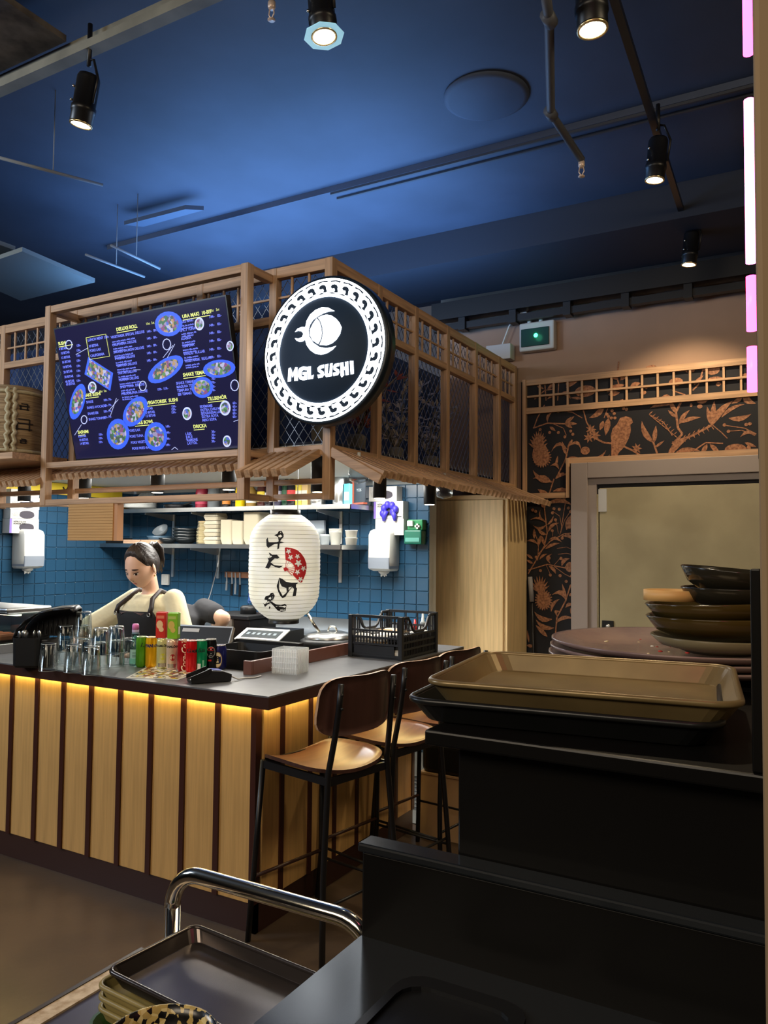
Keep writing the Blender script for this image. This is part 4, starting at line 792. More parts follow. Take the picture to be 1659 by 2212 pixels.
# cans and bottles
def band_text(par, s_, z, r_, size, m_, a0, bold=.0006, vertical=False, shear=0):     # lettering wrapped round a can, centred on bearing a0
    par = next((c for c in par.children if c.name.startswith(('can_body', 'glass_body'))), par)
    me = text_mesh(s_, size, bold, 'CENTER', shear); b_ = MB(); vs = []
    for v_ in me.vertices:
        x, y = v_.co.x, v_.co.y
        if vertical: x, y = -y+size*.35, x
        a = a0 + x/r_; vs.append((r_*1.012*math.cos(a), r_*1.012*math.sin(a), z+y))
    b_.add(vs, [tuple(p.vertices) for p in me.polygons]); b_.obj('lettering', m_, par); bpy.data.meshes.remove(me)
def patch(par, z0, z1, r_, a0, da, m_, name='label_panel', k=1.006, ell=False):
    par = next((c for c in par.children if c.name.startswith(('can_body', 'glass_body'))), par)
    b_ = MB(); n = 16
    if ell:
        vs = [(r_*k*math.cos(a0+da*math.cos(2*PI*i/n)), r_*k*math.sin(a0+da*math.cos(2*PI*i/n)), (z0+z1)/2+(z1-z0)/2*math.sin(2*PI*i/n)) for i in range(n)]; vs.append((r_*k*1.002*math.cos(a0), r_*k*1.002*math.sin(a0), (z0+z1)/2))
        # fan follows the curved wall closely enough at this size
        b_.add(vs, [(i, (i+1) % n, n) for i in range(n)], 0, True)
    else:
        vs = [(r_*k*math.cos(a0-da+2*da*i/n), r_*k*math.sin(a0-da+2*da*i/n), z) for z in (z0, z1) for i in range(n+1)]; b_.add(vs, [(i, i+1, n+2+i, n+1+i) for i in range(n)], 0, True)
    b_.obj(name, m_, par)
M_canlid = mat('can_lid', (225, 222, 215), .25, .7)
def can(px_, r_, h, rgb, label, rough=.25):
    p = at(px_[0], px_[1], 'Z', KZ); p.z = KZ
    t = thing('drink_can', label, 'can', tuple(p), group='drink cans lined up on the counter')
    m_ = mat('can_%d_%d_%d' % rgb, rgb, rough, .35)
    MB().lathe([(r_*.72, 0), (r_*.82, .004), (r_, .012), (r_, h-.016), (r_*.86, h-.004), (r_*.86, h-.001)], 28).obj('can_body', m_, t)
    MB().lathe([(r_*.87, h-.004), (r_*.88, h), (r_*.82, h), (r_*.80, h-.005), (.001, h-.005)], 28).obj('lid', M_canlid, t)
    MB().box((-.006, -.012, h-.005), (.006, .012, h-.0025)).obj('ring_pull', M_alu, t.children[1])
    a0 = math.atan2(-p.y, -p.x); return t, a0
K_ = mat('print_black', (20, 20, 24), .4); W_ = mat('print_white', (240, 240, 235), .4); NV = mat('print_navy', (26, 36, 96), .4)
t, a = can((305, 1441), .0265, .145, (88, 158, 34), 'lime green drink can beside the glass soda bottle'); band_text(t, 'LA', .098, .0265, .026, K_, a+.35, .001, shear=.3)
t, a = can((326, 1442), .0265, .145, (236, 178, 16), 'yellow orange soda can with navy letters'); band_text(t, 'FANTA', .098, .0265, .02, NV, a, .0012)
def clearbottle(px_, label, juice, fruit):
    p = at(px_[0], px_[1], 'Z', KZ); p.z = KZ; t = thing('drink_can', label, 'can', tuple(p), group='drink cans lined up on the counter'); r_, h = .0265, .145
    MB().lathe([(r_*.75, 0), (r_, .012), (r_, h-.016), (r_*.86, h-.002)], 28).obj('can_body', mat('can_pale_'+fruit, juice, .25, .3), t); MB().lathe([(r_*.87, h-.004), (r_*.88, h), (r_*.8, h), (.001, h-.004)], 28).obj('lid', M_canlid, t)
    a0 = math.atan2(-p.y, -p.x); band_text(t, 'RAML\u00d6SA', .105, r_, .0135, K_, a0, .0006)
    patch(t, .045, .075, r_, a0+.1, .5, mat('print_'+fruit, {'citrus': (196, 196, 60), 'berry': (158, 22, 34)}[fruit], .4), 'fruit_print', 1.006, True); patch(t, .012, .03, r_, a0, .8, mat('silver_foil', (196, 190, 178), .2, .8), 'foil_band'); return t
cbA = clearbottle((350, 1445), 'pale mineral water can under the red juice carton', (206, 204, 142), 'citrus'); cbB = clearbottle((371, 1447), 'pale pink mineral water can under the green juice carton', (216, 190, 164), 'berry')
t, a = can((395, 1450), .0265, .145, (168, 18, 26), 'dark red cola can with cream script running upwards'); band_text(t, 'Coca-Cola', .072, .0265, .034, mat('print_cream', (246, 226, 196), .4), a+.15, .001, True, .35)
t, a = can((413, 1452), .0265, .145, (206, 20, 24), 'bright red cola can with black script'); band_text(t, 'Coca', .092, .0265, .026, K_, a, .001, shear=.35)
t, a = can((434, 1451), .0265, .145, (10, 140, 88), 'green drink can with dark script'); band_text(t, 'ite', .092, .0265, .03, mat('print_dgreen', (6, 42, 30), .4), a, .001, shear=.35); patch(t, .014, .04, .0265, a-.35, .28, W_, 'barcode'); patch(t, .014, .055, .0265, a+.35, .16, mat('print_lgreen', (120, 190, 150), .4), 'barcode')
t, a = can((455, 1448), .0265, .145, (18, 18, 22), 'black cola can with a round red and white emblem'); patch(t, .062, .112, .0265, a, .75, W_, 'emblem', 1.006, True); patch(t, .09, .11, .0265, a, .55, mat('print_red', (196, 30, 34), .4), 'emblem_top', 1.012, True); patch(t, .064, .08, .0265, a, .5, K_, 'emblem_base', 1.012, True); band_text(t, 'PEPSI', .083, .0267, .0135, K_, a, .0012); patch(t, .045, .053, .0265, a-.2, .3, MATS['print_red'], 'red_mark')
t, a = can((473, 1446), .033, .115, (30, 34, 96), 'shorter blue beer can with a cream oval emblem'); patch(t, .012, .085, .033, a-.2, .62, mat('print_gold', (150, 120, 70), .4), 'emblem_rim', 1.006, True); patch(t, .016, .081, .033, a-.2, .55, mat('print_cream2', (226, 208, 164), .4), 'emblem', 1.012, True); band_text(t, 'B', .045, .0335, .03, K_, a-.2, .001); patch(t, .03, .036, .033, a-.2, .3, K_, 'emblem_line', 1.016)
# juice cartons standing on the two water cans
def carton(base, rgb, label, dx, fruitrgb, side):
    p = V(base.location); p.z = KZ+.145; t = thing('juice_carton', label, 'carton', (p.x+dx[0], p.y+dx[1], p.z), math.radians(24), group='juice cartons on the water cans')
    m_ = mat('carton_%d' % rgb[0], rgb, .4); MB().box((-.024, -.02, 0), (.024, .02, .118)).obj('carton_body', m_, t, bevel=.002)
    MB().box((-.024, -.004, .118), (.024, .004, .121)).obj('top_seam', m_, t)
    b_ = MB(); b_.add([(-.005+.016*math.cos(i*PI/5), -.0206, .062+.02*math.sin(i*PI/5)) for i in range(10)], [tuple(range(10))]); b_.add([(.003+.012*math.cos(i*PI/5), -.0208, .04+.012*math.sin(i*PI/5)) for i in range(10)], [tuple(range(10))]); b_.obj('fruit_print', mat('carton_fruit_%d' % rgb[0], fruitrgb, .5), t)
    MB().add([(-.02, -.0206, .09), (.016, -.0206, .09), (.016, -.0206, .104), (-.02, -.0206, .104)], [(0, 1, 2, 3)]).obj('title_print', mat('carton_pale_%d' % rgb[0], side, .5), t)
    if rgb[1] > 100: MB().add([(.0246, -.008, .02), (.0246, .01, .02), (.0246, .01, .055), (.0246, -.008, .055)], [(0, 1, 2, 3)]).obj('barcode', W_, t)
carton(cbA, (204, 44, 34), 'red apple juice carton standing on a water can', (-.004, 0), (236, 196, 150), (226, 120, 90)); carton(cbB, (128, 186, 40), 'green pear juice carton standing on a water can', (.006, .002), (210, 180, 90), (176, 196, 96))
# glass soda bottle with marble
p = at(291, 1437, 'Z', KZ); p.z = KZ; t = thing('soda_bottle', 'clear marble soda bottle with a pink cap', 'bottle', tuple(p)); a0 = math.atan2(-p.y, -p.x)
MB().lathe([(.024, 0), (.0265, .006), (.0265, .085), (.02, .105), (.015, .118), (.017, .135), (.019, .15), (.013, .17), (.012, .185)], 24).obj('glass_body', glass('aqua_glass', (206, 238, 232), 0), t)
MB().lathe([(.016, .168), (.016, .19), (.013, .198), (.001, .199)], 20).obj('cap', mat('pink_cap', (226, 130, 196), .35), t); MB().lathe([(.0165, .15), (.0165, .17)], 20, caps=False).obj('seal', mat('lilac_seal', (206, 196, 236), .3), t)
MB().sphere((0, 0, .135), .009, 10, 8).obj('marble', mat('marble_glass', (150, 190, 190), .1), t); patch(t, .02, .078, .0265, a0, 1.0, mat('soda_label', (176, 220, 216), .4), 'label_panel'); patch(t, .01, .035, .0265, a0, 1.2, mat('soda_label2', (130, 206, 190), .4), 'label_band', 1.01)
for z in (.06, .05, .042): patch(t, z, z+.003, .0265, a0, .5, mat('soda_print', (84, 120, 124), .4), 'label_line', 1.014)
# leaflet
q = [at(x, y, 'Z', KZ+.002) for x, y in ((272, 1464), (385, 1468), (440, 1449), (318, 1440))]; q0 = sum(q, V())/4
t = thing('menu_leaflet', 'printed food menu leaflet in front of the cans', 'leaflet', (q0.x, q0.y, KZ+.001))
L = V(t.location); b = MB().add([p-L for p in q]+[p-L-V((0, 0, .0012)) for p in q], [(0, 1, 2, 3), (7, 6, 5, 4), (0, 4, 5, 1), (1, 5, 6, 2), (2, 6, 7, 3), (3, 7, 4, 0)]); b.obj('sheet', mat('leaflet_paper', (214, 212, 200), .3), t)
c_ = sum([p-L for p in q], V())/4; MB().add([c_+(p-L-c_)*.92+V((0, 0, .001)) for p in q], [(0, 1, 2, 3)]).obj('photo_print', voronoi_mat('leaflet_print', [(226, 220, 190), (60, 56, 50), (214, 190, 40), (240, 236, 226), (120, 110, 90), (90, 90, 80), (206, 200, 170), (150, 60, 50)], 60, .3), t)
# card terminal
p = at(452, 1473, 'Z', KZ); t = thing('card_terminal', 'black card payment terminal lying at the counter front', 'card terminal', (p.x, p.y, KZ), math.radians(58))
side = [(-.085, 0), (.085, 0), (.088, .03), (.05, .045), (.0, .05), (-.02, .03), (-.07, .018), (-.088, .014)]
b = MB(); b.prism([(x, z) for x, z in side], (0, .036, .002), (1, 0, 0), (0, 0, 1), .072); b.obj('terminal_body', M_blkp, t, bevel=.003, recalc=True)
MB().prism([(-.088, .014), (-.07, .018), (-.02, .03), (0, .05), (-.005, .06), (-.088, .03)], (0, .04, .002), (1, 0, 0), (0, 0, 1), .004).prism([(-.088, .014), (-.07, .018), (-.02, .03), (0, .05), (-.005, .06), (-.088, .03)], (0, -.036, .002), (1, 0, 0), (0, 0, 1), .004).obj('privacy_shield', M_blk, t)
for i in range(4):
    for j in range(3): MB().box((-.074+i*.013, -.018+j*.013, .0215+i*.003), (-.065+i*.013, -.008+j*.013, .0255+i*.003)).obj('key', mat('key_grey', (170, 172, 176), .5), t)
b = MB(); b.add([(.008, -.025, .0535), (.008, .025, .0535), (.046, .025, .0495), (.046, -.025, .0495)], [(3, 2, 1, 0)]); b.obj('display', mat('terminal_display', (120, 130, 200), .15, emit=.15), t)
MB().tube([(.088, 0, .02), (.12, -.02, .006), (.16, .01, .004), (.2, .0, .004), (.24, .03, .004)], .0035, 6).obj('cable', mat('pale_cable', (190, 190, 188), .5), t)
# acrylic holder
p = at(602, 1452, 'Z', KZ); t = thing('acrylic_holder', 'clear ribbed acrylic napkin holder by the brown upstand', 'holder', (p.x+.05, p.y+.02, KZ), math.radians(8))
M_acr = mat('ribbed_acrylic', (235, 240, 242), .15, alpha=.42)
for lo, hi in (((-.065, -.055, 0), (.065, .055, .006)), ((-.065, -.055, .006), (-.06, .055, .112)), ((.06, -.055, .006), (.065, .055, .112)), ((-.06, -.055, .006), (.06, -.05, .112)), ((-.06, .05, .006), (.06, .055, .112)), ((-.003, -.05, .006), (.003, .05, .112))): MB().box(lo, hi).obj('wall', M_acr, t)
M_rib = mat('acrylic_rib', (244, 246, 248), .1, alpha=.6)
for i in range(11):
    x = -.06+i*.012; MB().tube([(x, -.0565, .004), (x, -.0565, .11)], .0018, 6).obj('rib', M_rib, t); y = -.05+i*.01; MB().tube([(.0665, y, .004), (.0665, y, .11)], .0018, 6).obj('rib', M_rib, t)
for z in (.025, .05, .075, .1): MB().box((-.066, -.0575, z), (.0675, -.0555, z+.003)).obj('rib', M_rib, t)
# black crate
cr = thing('plastic_crate', 'black ventilated plastic crate full of bagged goods', 'crate', (-2.05, 3.745, KZ))
cw, cd, ch = .15, .2, .222
M_cr = mat('crate_black', (30, 32, 36), .4)
MB().box((-cw, -cd, 0), (cw, cd, .012)).obj('crate_floor', M_cr, cr)
for sx in (-1, 1):
    for sy in (-1, 1): MB().box((sx*cw-.012, sy*cd-.012, 0), (sx*cw+.012, sy*cd+.012, ch)).obj('corner_post', M_cr, cr, bevel=.003)
for sy in (-1, 1):
    for z, h_ in ((.012, .012), (.07, .01), (.105, .01), (.14, .01), (.212, .014)): MB().box((-cw, sy*cd-.006, z-h_/2+.004), (cw, sy*cd+.006, z+h_/2+.004)).obj('rail', M_cr, cr)
    MB().box((-cw+.02, sy*cd-.003, .016), (cw-.04, sy*cd+.003, .066)).obj('solid_panel', M_cr, cr)
    for i in range(15): x = -cw+.02+i*.0185; MB().box((x, sy*cd-.004, .07), (x+.005, sy*cd+.004, .212 if i in (0, 1, 5, 9, 13, 14) else .145)).obj('slat', M_cr, cr)
for sx in (-1, 1):
    for z in (.012, .05, .085, .12): MB().box((sx*cw-.006, -cd, z-.004), (sx*cw+.006, cd, z+.006)).obj('rail', M_cr, cr)
    for i in range(22): y = -cd+.015+i*.0178; MB().box((sx*cw-.004, y, .01), (sx*cw+.004, y+.005, .124)).obj('slat', M_cr, cr)
    pts = [(sx*cw, -cd, .212), (sx*cw, -cd+.07, .212), (sx*cw, -cd+.095, .19), (sx*cw, -cd+.12, .15), (sx*cw, -cd+.15, .135), (sx*cw, cd-.15, .135), (sx*cw, cd-.12, .15), (sx*cw, cd-.095, .19), (sx*cw, cd-.07, .212), (sx*cw, cd, .212)]
    MB().tube(pts, .008, 8).obj('handle_rim', M_cr, cr)
    for i in range(4):
        for s2 in (-1, 1): y = s2*(cd-.02-i*.022); MB().box((sx*cw-.003, y-.002, .12), (sx*cw+.003, y+.003, .21)).obj('slat', M_cr, cr)
rnd = random.Random(5); M_bag = [mat('bag_white', (226, 222, 212), .35), mat('bag_black', (30, 28, 28), .3), mat('bag_tan', (196, 160, 110), .4)]
k = 0
for lay in range(3):
    for i in range(3):
        for j in range(5):
            x, y, z = -cw+.05+i*.1, -cd+.045+j*.077, .016+lay*.036
            bm_ = MB().cham((-.045, -.034, 0), (.045, .034, .032), .012, M=RZ(rnd.uniform(-.15, .15))); o = bm_.obj('food_sachet', M_bag[rnd.choice((0, 0, 1, 2))]); o.location = cr.location+V((x, y, z)); tag(o, 'flat wrapped sachets packed inside the black crate', 'sachet', 'sachets in the black crate'); k += 1
for i, (x, y, m_, h, lab) in enumerate(((884, 1380, mat('sauce_red', (196, 24, 20), .3), .17, 'red sauce squeeze bottle standing behind the crate'), (900, 1380, mat('clear_squeeze', (205, 214, 214), .2), .21, 'clear squeeze bottle standing behind the crate'))):
    t = thing('squeeze_bottle', lab, 'bottle', (-2.05+.05*i, 3.99, KZ), 0, 'squeeze bottles behind the crate'); MB().lathe([(.024, 0), (.026, .005), (.026, h*.6), (.015, h*.7)], 16).obj('bottle_body', m_, t); MB().lathe([(.016, h*.68), (.016, h*.74), (.009, h*.78), (.005, h), (.003, h)], 12).obj('nozzle', m_, t); MB().lathe([(.0265, h*.2), (.0265, h*.5)], 16, caps=False).obj('label', W_, t)
# cutlery bin with curved hood
t = thing('cutlery_bin', 'black plastic cutlery bin with a large curved hood', 'cutlery bin', tuple(at(66, 1439, 'Z', KZ).xy)+(KZ,), YAW); tc0 = V(t.location)
MB().loft([[V((x*.9, y*.9, 0)) for x, y in rrect(.125, .12, .02)], [V((x, y, .01)) for x, y in rrect(.125, .12, .02)], [V((x*1.04, y*1.04, .138)) for x, y in rrect(.125, .12, .02)], [V((x*1.0, y*.98, .138)) for x, y in rrect(.125, .12, .02)], [V((x*.94, y*.9, .02)) for x, y in rrect(.125, .12, .02)]]).obj('bin', M_blkp, t, recalc=True)
hp = [(-.075, .135), (-.06, .18), (-.02, .225), (.035, .258), (.11, .275), (.19, .282), (.205, .268), (.207, .2), (.19, .135)]
MB().prism(hp, (0, .075, 0), (1, 0, 0), (0, 0, 1), -.006).obj('hood_back', M_blkp, t, recalc=True)
b = MB(); N_ = len(hp)
for k in range(N_-3):
    p_, q_ = hp[k], hp[k+1]; b.add([(p_[0], .07, p_[1]), (q_[0], .07, q_[1]), (q_[0], -.03, q_[1]-.012), (p_[0], -.03, p_[1]-.012)], [(0, 1, 2, 3)], 0, True)
hd_ = b.obj('hood_top', M_blkp, t); sm = hd_.modifiers.new('solid', 'SOLIDIFY'); sm.thickness = .005
for k in range(7): MB().tube([(.0+k*.022, .062, .145), (.0+k*.023, .066, .2+k*.004)], .0025, 5).obj('hood_rib', M_blk, t)
MB().box((.066, -.05, 0), (.1, .07, .13)).obj('side_bin', M_blkp, t, bevel=.006)
for i in range(9):
    c_ = thing('spoon', 'steel spoons and forks sticking out of the black bin', 'cutlery', tuple(tc0+RZ(YAW) @ V((-.045+.011*i, -.035+.012*(i % 4), .04))), .4*i, 'cutlery in the black bin'); lx, ly = .02*math.cos(i), -.01+.01*math.sin(i*2)
    MB().tube([(0, 0, 0), (lx*.6, ly*.6, .09)], .0028, 6).obj('handle', M_steel, c_); MB().sphere((lx*.8, ly*.8, .112), .014, 10, 6, sc_=(.8, .35, 1.4)).obj('bowl', M_steel, c_)
# sushi display case
t = thing('sushi_display_case', 'glass sushi display case with lit steel top at the left', 'display case', (-4.2, 2.72, KZ))
MB().box((-.75, -.16, 0), (.42, .2, .05)).obj('base', M_steel, t, bevel=.004); MB().box((-.75, -.08, .2), (.42, .2, .235)).obj('top_housing', M_steel, t, bevel=.01)
b = MB(); pr = [(-.16, .05), (-.165, .12), (-.14, .18), (-.08, .215)]
for (y0, z0), (y1, z1) in zip(pr, pr[1:]): b.add([(-.75, y0, z0), (.42, y0, z0), (.42, y1, z1), (-.75, y1, z1)], [(0, 1, 2, 3)], 0, True)
b.obj('curved_glass', glass('case_glass', (226, 236, 234), 0), t); MB().box((-.74, .17, .05), (.41, .19, .2)).obj('rear_door', glass('case_glass2', (200, 214, 212), .05), t)
MB().box((.41, -.15, .05), (.42, .19, .2)).obj('end_panel', MATS['case_glass2'], t)
MB().box((-.72, .0, .188), (.39, .03, .2)).obj('lamp', mat('case_lamp', (255, 232, 200), .4, emit=3), t)
for i in range(7): MB().sphere((-.6+i*.14, -.12, .2), .012, 8, 6).obj('knob', M_chrome, t)
tr_ = thing('sushi_tray', 'dark tray of salmon pieces inside the display case', 'tray', (-4.0, 2.72, KZ+.051)); MB().box((-.3, -.12, 0), (.18, .12, .012)).obj('tray', M_blkp, tr_)
for i in range(6): MB().cham((-.27+i*.075, -.08, .012), (-.21+i*.075, .06, .04), .01).obj('salmon_piece', mat('salmon', (226, 130, 96), .4), tr_)
# ------------------------------------------------------------------ paper lantern
LC = V((-2.87, 3.85, 1.437)); LH, LR = .312, .2165
ln_ = thing('paper_lantern', 'tall white paper lantern with black brush writing and red fan', 'lantern', (LC.x, LC.y, LC.z-LH-.03))
Ll = V(ln_.location)
def lrad(z):        # radius at height z from the middle
    t = abs(z)/LH
    if t <= .42: return LR*(1-.012*(t/.42)**2)
    k = (t-.42)/.58; return LR*(.988-.012*k - .52*k**2.6)
nz = 26; prof = []
for i in range(nz*2+1):
    z = -LH+2*LH*i/(nz*2); prof.append((lrad(z)*(1.0 if i % 2 else .988), z))
M_pap = mat('lantern_paper', (246, 244, 232), .55, rgb2=(230, 226, 204), vscale=5, emit=.22)
MB().lathe(prof, 48, LC-Ll, caps=False).obj('paper_shade', M_pap, ln_)
M_lrib = mat('lantern_rib', (150, 148, 132), .7)
for i in range(0, nz+1): z = -LH+2*LH*i/nz; r_ = lrad(z)*.992; MB().tube([LC-Ll+V((r_*math.cos(a*PI/20), r_*math.sin(a*PI/20), z)) for a in range(40)], .0009, 4, True).obj('rib', M_lrib, ln_)
for z0, z1 in ((LH, LH+.03), (-LH-.03, -LH)): MB().lathe([(lrad(LH)*.93, z0), (lrad(LH)*.93, z1), (lrad(LH)*.88, z1), (lrad(LH)*.88, z0)], 32, LC-Ll, caps=False).obj('end_ring', M_blk, ln_)
for s_ in (-1, 1): MB().tube([LC-Ll+V((s_*.09, 0, LH+.02)), LC-Ll+V((s_*.09, 0, 2.10-LC.z))], .0025, 6).obj('hanging_wire', M_steel, ln_)
tc_ = V((-LC.x, -LC.y, 0)).normalized(); rc_ = V((-tc_.y, tc_.x, 0))          # towards the viewer's side, and to the right of it
mpp = 2*LR/(679-554)*1.0
def lsurf(x, y, k=1.004):
    h = (x-616.5)*mpp; z = -(y-1225)*mpp*1.0; z = max(-LH, min(LH, z)); r_ = lrad(z)*k; ph = math.asin(max(-1, min(1, h/r_))); return LC-Ll+tc_*(r_*math.cos(ph))+rc_*(r_*math.sin(ph))+V((0, 0, z))
def clipx(poly, x0, x1):
    for sgn, lim in ((1, x0), (-1, x1)):
        out = []
        for i in range(len(poly)):
            a, c = poly[i-1], poly[i]; ia, ic = sgn*(a[0]-lim) >= 0, sgn*(c[0]-lim) >= 0
            if ia != ic: t = (lim-a[0])/(c[0]-a[0]); out.append((lim, a[1]+(c[1]-a[1])*t))
            if ic: out.append(c)
        poly = out
        if len(poly) < 3: return []
    return poly
def lprint(B_, zoompoly, k=1.004):
    poly = [(540+x/8.85, 1100+y/8.85) for x, y in zoompoly]; x0 = min(p[0] for p in poly); x1 = max(p[0] for p in poly)
    x = x0
    while x < x1:
        c = clipx(poly, x, min(x+4, x1))
        if len(c) >= 3: B_.add([lsurf(px_, py_, k) for px_, py_ in c], [tuple(range(len(c)))])
        x += 4
b = MB()
for gpoly in ([(400, 700), (420, 665), (430, 720), (440, 740), (560, 735), (585, 725), (575, 660), (515, 632), (560, 615), (585, 570), (625, 565), (655, 620), (655, 660), (625, 690), (605, 725), (670, 738), (600, 755), (590, 830), (565, 845), (570, 760), (520, 765), (430, 825), (405, 790)],
        [(440, 890), (480, 910), (490, 925), (560, 920), (600, 965), (570, 980), (530, 975), (470, 1035), (520, 1075), (600, 1085), (655, 1085), (600, 1120), (540, 1105), (480, 1075), (445, 1130), (390, 1120), (420, 1060), (440, 1010), (425, 965), (450, 975), (500, 945), (460, 935)],
        [(600, 1260), (650, 1280), (700, 1320), (780, 1335), (890, 1335), (850, 1360), (850, 1400), (865, 1420), (850, 1530), (800, 1540), (820, 1430), (800, 1400), (770, 1430), (720, 1500), (700, 1540), (655, 1565), (620, 1530), (590, 1470), (565, 1390), (570, 1355), (600, 1430), (655, 1530), (700, 1490), (790, 1395), (700, 1410), (640, 1390), (610, 1330)],
        [(480, 1490), (515, 1485), (540, 1530), (520, 1580), (480, 1610), (500, 1620), (560, 1660), (630, 1670), (690, 1650), (715, 1670), (700, 1760), (640, 1775), (580, 1750), (520, 1680), (480, 1640), (440, 1660), (395, 1705), (365, 1640), (395, 1665), (440, 1600), (385, 1590), (400, 1545), (460, 1520)],
        [(460, 1690), (480, 1700), (465, 1735), (452, 1720)]): lprint(b, gpoly)
b.obj('brush_writing', mat('lantern_ink', (34, 34, 38), .7), ln_)
M_fred = mat('fan_red', (196, 34, 38), .6); b = MB(); lprint(b, [(675, 818), (700, 812), (780, 822), (860, 850), (920, 900), (970, 970), (1000, 1050), (1005, 1120), (990, 1210), (940, 1330), (910, 1335), (795, 1215), (825, 1160), (828, 1110), (800, 1060), (760, 1025), (690, 1000)]); b.obj('red_fan', M_fred, ln_)
b = MB()
for i in range(9): a = -1.5+2.3*i/8; lprint(b, [(690, 1135), (698, 1130), (690+140*math.cos(a)+4, 1135+125*math.sin(a)-4), (690+140*math.cos(a)-4, 1135+125*math.sin(a)+4)], 1.005)
lprint(b, [(658, 1125), (690, 1105), (740, 1130), (700, 1160), (680, 1170), (670, 1150)], 1.005); b.obj('fan_sticks', M_fred, ln_)
b = MB()
for cx, cy, r_ in ((733, 872, 40), (762, 960, 40), (865, 945, 38), (880, 1045, 54), (957, 1125, 40), (868, 1178, 40), (915, 1285, 40)):
    lprint(b, [(cx+r_*(1 if (i % 4) < 2 else .55)*math.cos(2*PI*i/20+.2), cy+r_*(1 if (i % 4) < 2 else .55)*math.sin(2*PI*i/20+.2)) for i in range(20)], 1.006)
b.obj('blossom_print', W_, ln_)

# ------------------------------------------------------------------ wall shelves
SY = WY-.4
def shelf(name, z, x1, label):
    t = thing(name, label, 'shelf', ((WX+x1)/2, WY-.2, z-.03)); L = V(t.location)
    MB().box(V((WX+.002, SY, z-.004))-L, V((x1, WY-.012, z))-L).box(V((WX+.002, SY, z-.035))-L, V((x1, SY+.006, z-.004))-L).box(V((x1-.006, SY, z-.035))-L, V((x1, WY-.012, z-.004))-L).obj('shelf_plate', M_steel, t)
    return t
def bracket(t, x, z0, z1, z):
    L = V(t.location); MB().box(V((x-.014, WY-.022, z0))-L, V((x+.014, WY-.01, z1))-L).obj('wall_rail', M_alu, t); MB().prism([(WY-.02, z-.036), (WY-.02, z-.10), (SY+.03, z-.05), (SY+.03, z-.036)], V((x-.003, 0, 0))-L, (0, 1, 0), (0, 0, 1), .006).obj('bracket', M_alu, t)
ZL, ZU = 1.575, 1.885
sl = shelf('lower_shelf', ZL, -3.2, 'lower steel wall shelf with cups and food boxes'); su = shelf('upper_shelf', ZU, -3.12, 'upper steel wall shelf with sauce bottles')
for x in (-5.3, -4.75, -3.45): bracket(sl, x, 1.27, ZL-.04, ZL); bracket(su, x, ZL+.01, ZU-.036, ZU)
YM = WY-.2
def on(x, z, dy=0): p = at(x, 1150, 'Y', YM+dy); return (p.x, YM+dy, z+.0005)
M_cream = mat('cream_card', (206, 194, 160), .7); M_foam = mat('bagasse', (186, 177, 155), .8); M_cup = mat('paper_cup', (214, 212, 202), .5)
ORD = ['lowest', 'second lowest', 'third from the bottom', 'fourth from the bottom', 'fifth from the bottom', 'sixth from the bottom', 'seventh from the bottom', 'eighth from the bottom', 'ninth from the bottom', 'tenth from the bottom'] + ['%s from the bottom' % w_ for w_ in ('eleventh', 'twelfth', 'thirteenth', 'fourteenth', 'fifteenth', 'sixteenth', 'seventeenth', 'eighteenth', 'nineteenth')]
# stack of cream plates
for i in range(16):
    z = ZL+.001+i*.0125; s_ = 1-.02*max(0, i-8)
    o = MB().lathe([(.06*s_, 0), (.085*s_, .008), (.086*s_, .011), (.06*s_, .003), (.001, .003)], 20, caps=True).obj('paper_plate', M_cream); p = on(446, z); o.location = (p[0]+random.uniform(-.004, .004), p[1], z); tag(o, ORD[i]+' cream paper plate in the pile beside the food boxes', 'plate', 'cream plate pile on the lower shelf')
def boxstack(x, n, w_, d_, h_, step, label, grp, m_=M_foam):
    for i in range(n):
        z = ZL+.001+i*step; b_ = MB(); ro = [V((a*.8, c*.8, 0)) for a, c in rrect(w_, d_, .02)]; r1 = [V((a, c, h_)) for a, c in rrect(w_, d_, .02)]; r2 = [V((a*.96, c*.96, h_)) for a, c in rrect(w_, d_, .02)]; r3 = [V((a*.77, c*.77, .004)) for a, c in rrect(w_, d_, .02)]
        b_.loft([ro, r1, r2, r3]); o = b_.obj('food_box', m_); p = on(x, z); o.location = (p[0], p[1]-.05, z); tag(o, ORD[i]+' '+label, 'food box', grp)
def hinged(x, n, label):
    for i in range(n):
        z = ZL+.001+i*.067; p = on(x, z); t = thing('clamshell_box', label if n == 1 else label % ('bottom', 'second', 'third', 'top')[i], 'food box', (p[0], p[1]-.05, z), 0, 'clamshell boxes on the lower shelf')
        MB().loft([[V((a*.85, c*.85, 0)) for a, c in rrect(.16, .15, .02)], [V((a, c, .03)) for a, c in rrect(.16, .15, .02)]]).obj('tray', M_foam, t); MB().loft([[V((a, c, .034)) for a, c in rrect(.162, .152, .02)], [V((a*.85, c*.85, .062)) for a, c in rrect(.162, .152, .02)]]).obj('lid', mat('bagasse_lid', (176, 168, 148), .8), t)
hinged(474, 4, '%s tan clamshell food box of the short stack')
boxstack(506, 14, .13, .13, .05, .012, 'nested tan box next to the clamshell stack', 'nested food boxes on the lower shelf')
boxstack(530, 13, .13, .13, .05, .012, 'nested tan box in the middle shelf stack', 'second nested food boxes on the lower shelf')
boxstack(562, 19, .17, .16, .05, .012, 'nested box in the tall stack left of the lantern', 'tall nested food boxes on the lower shelf')
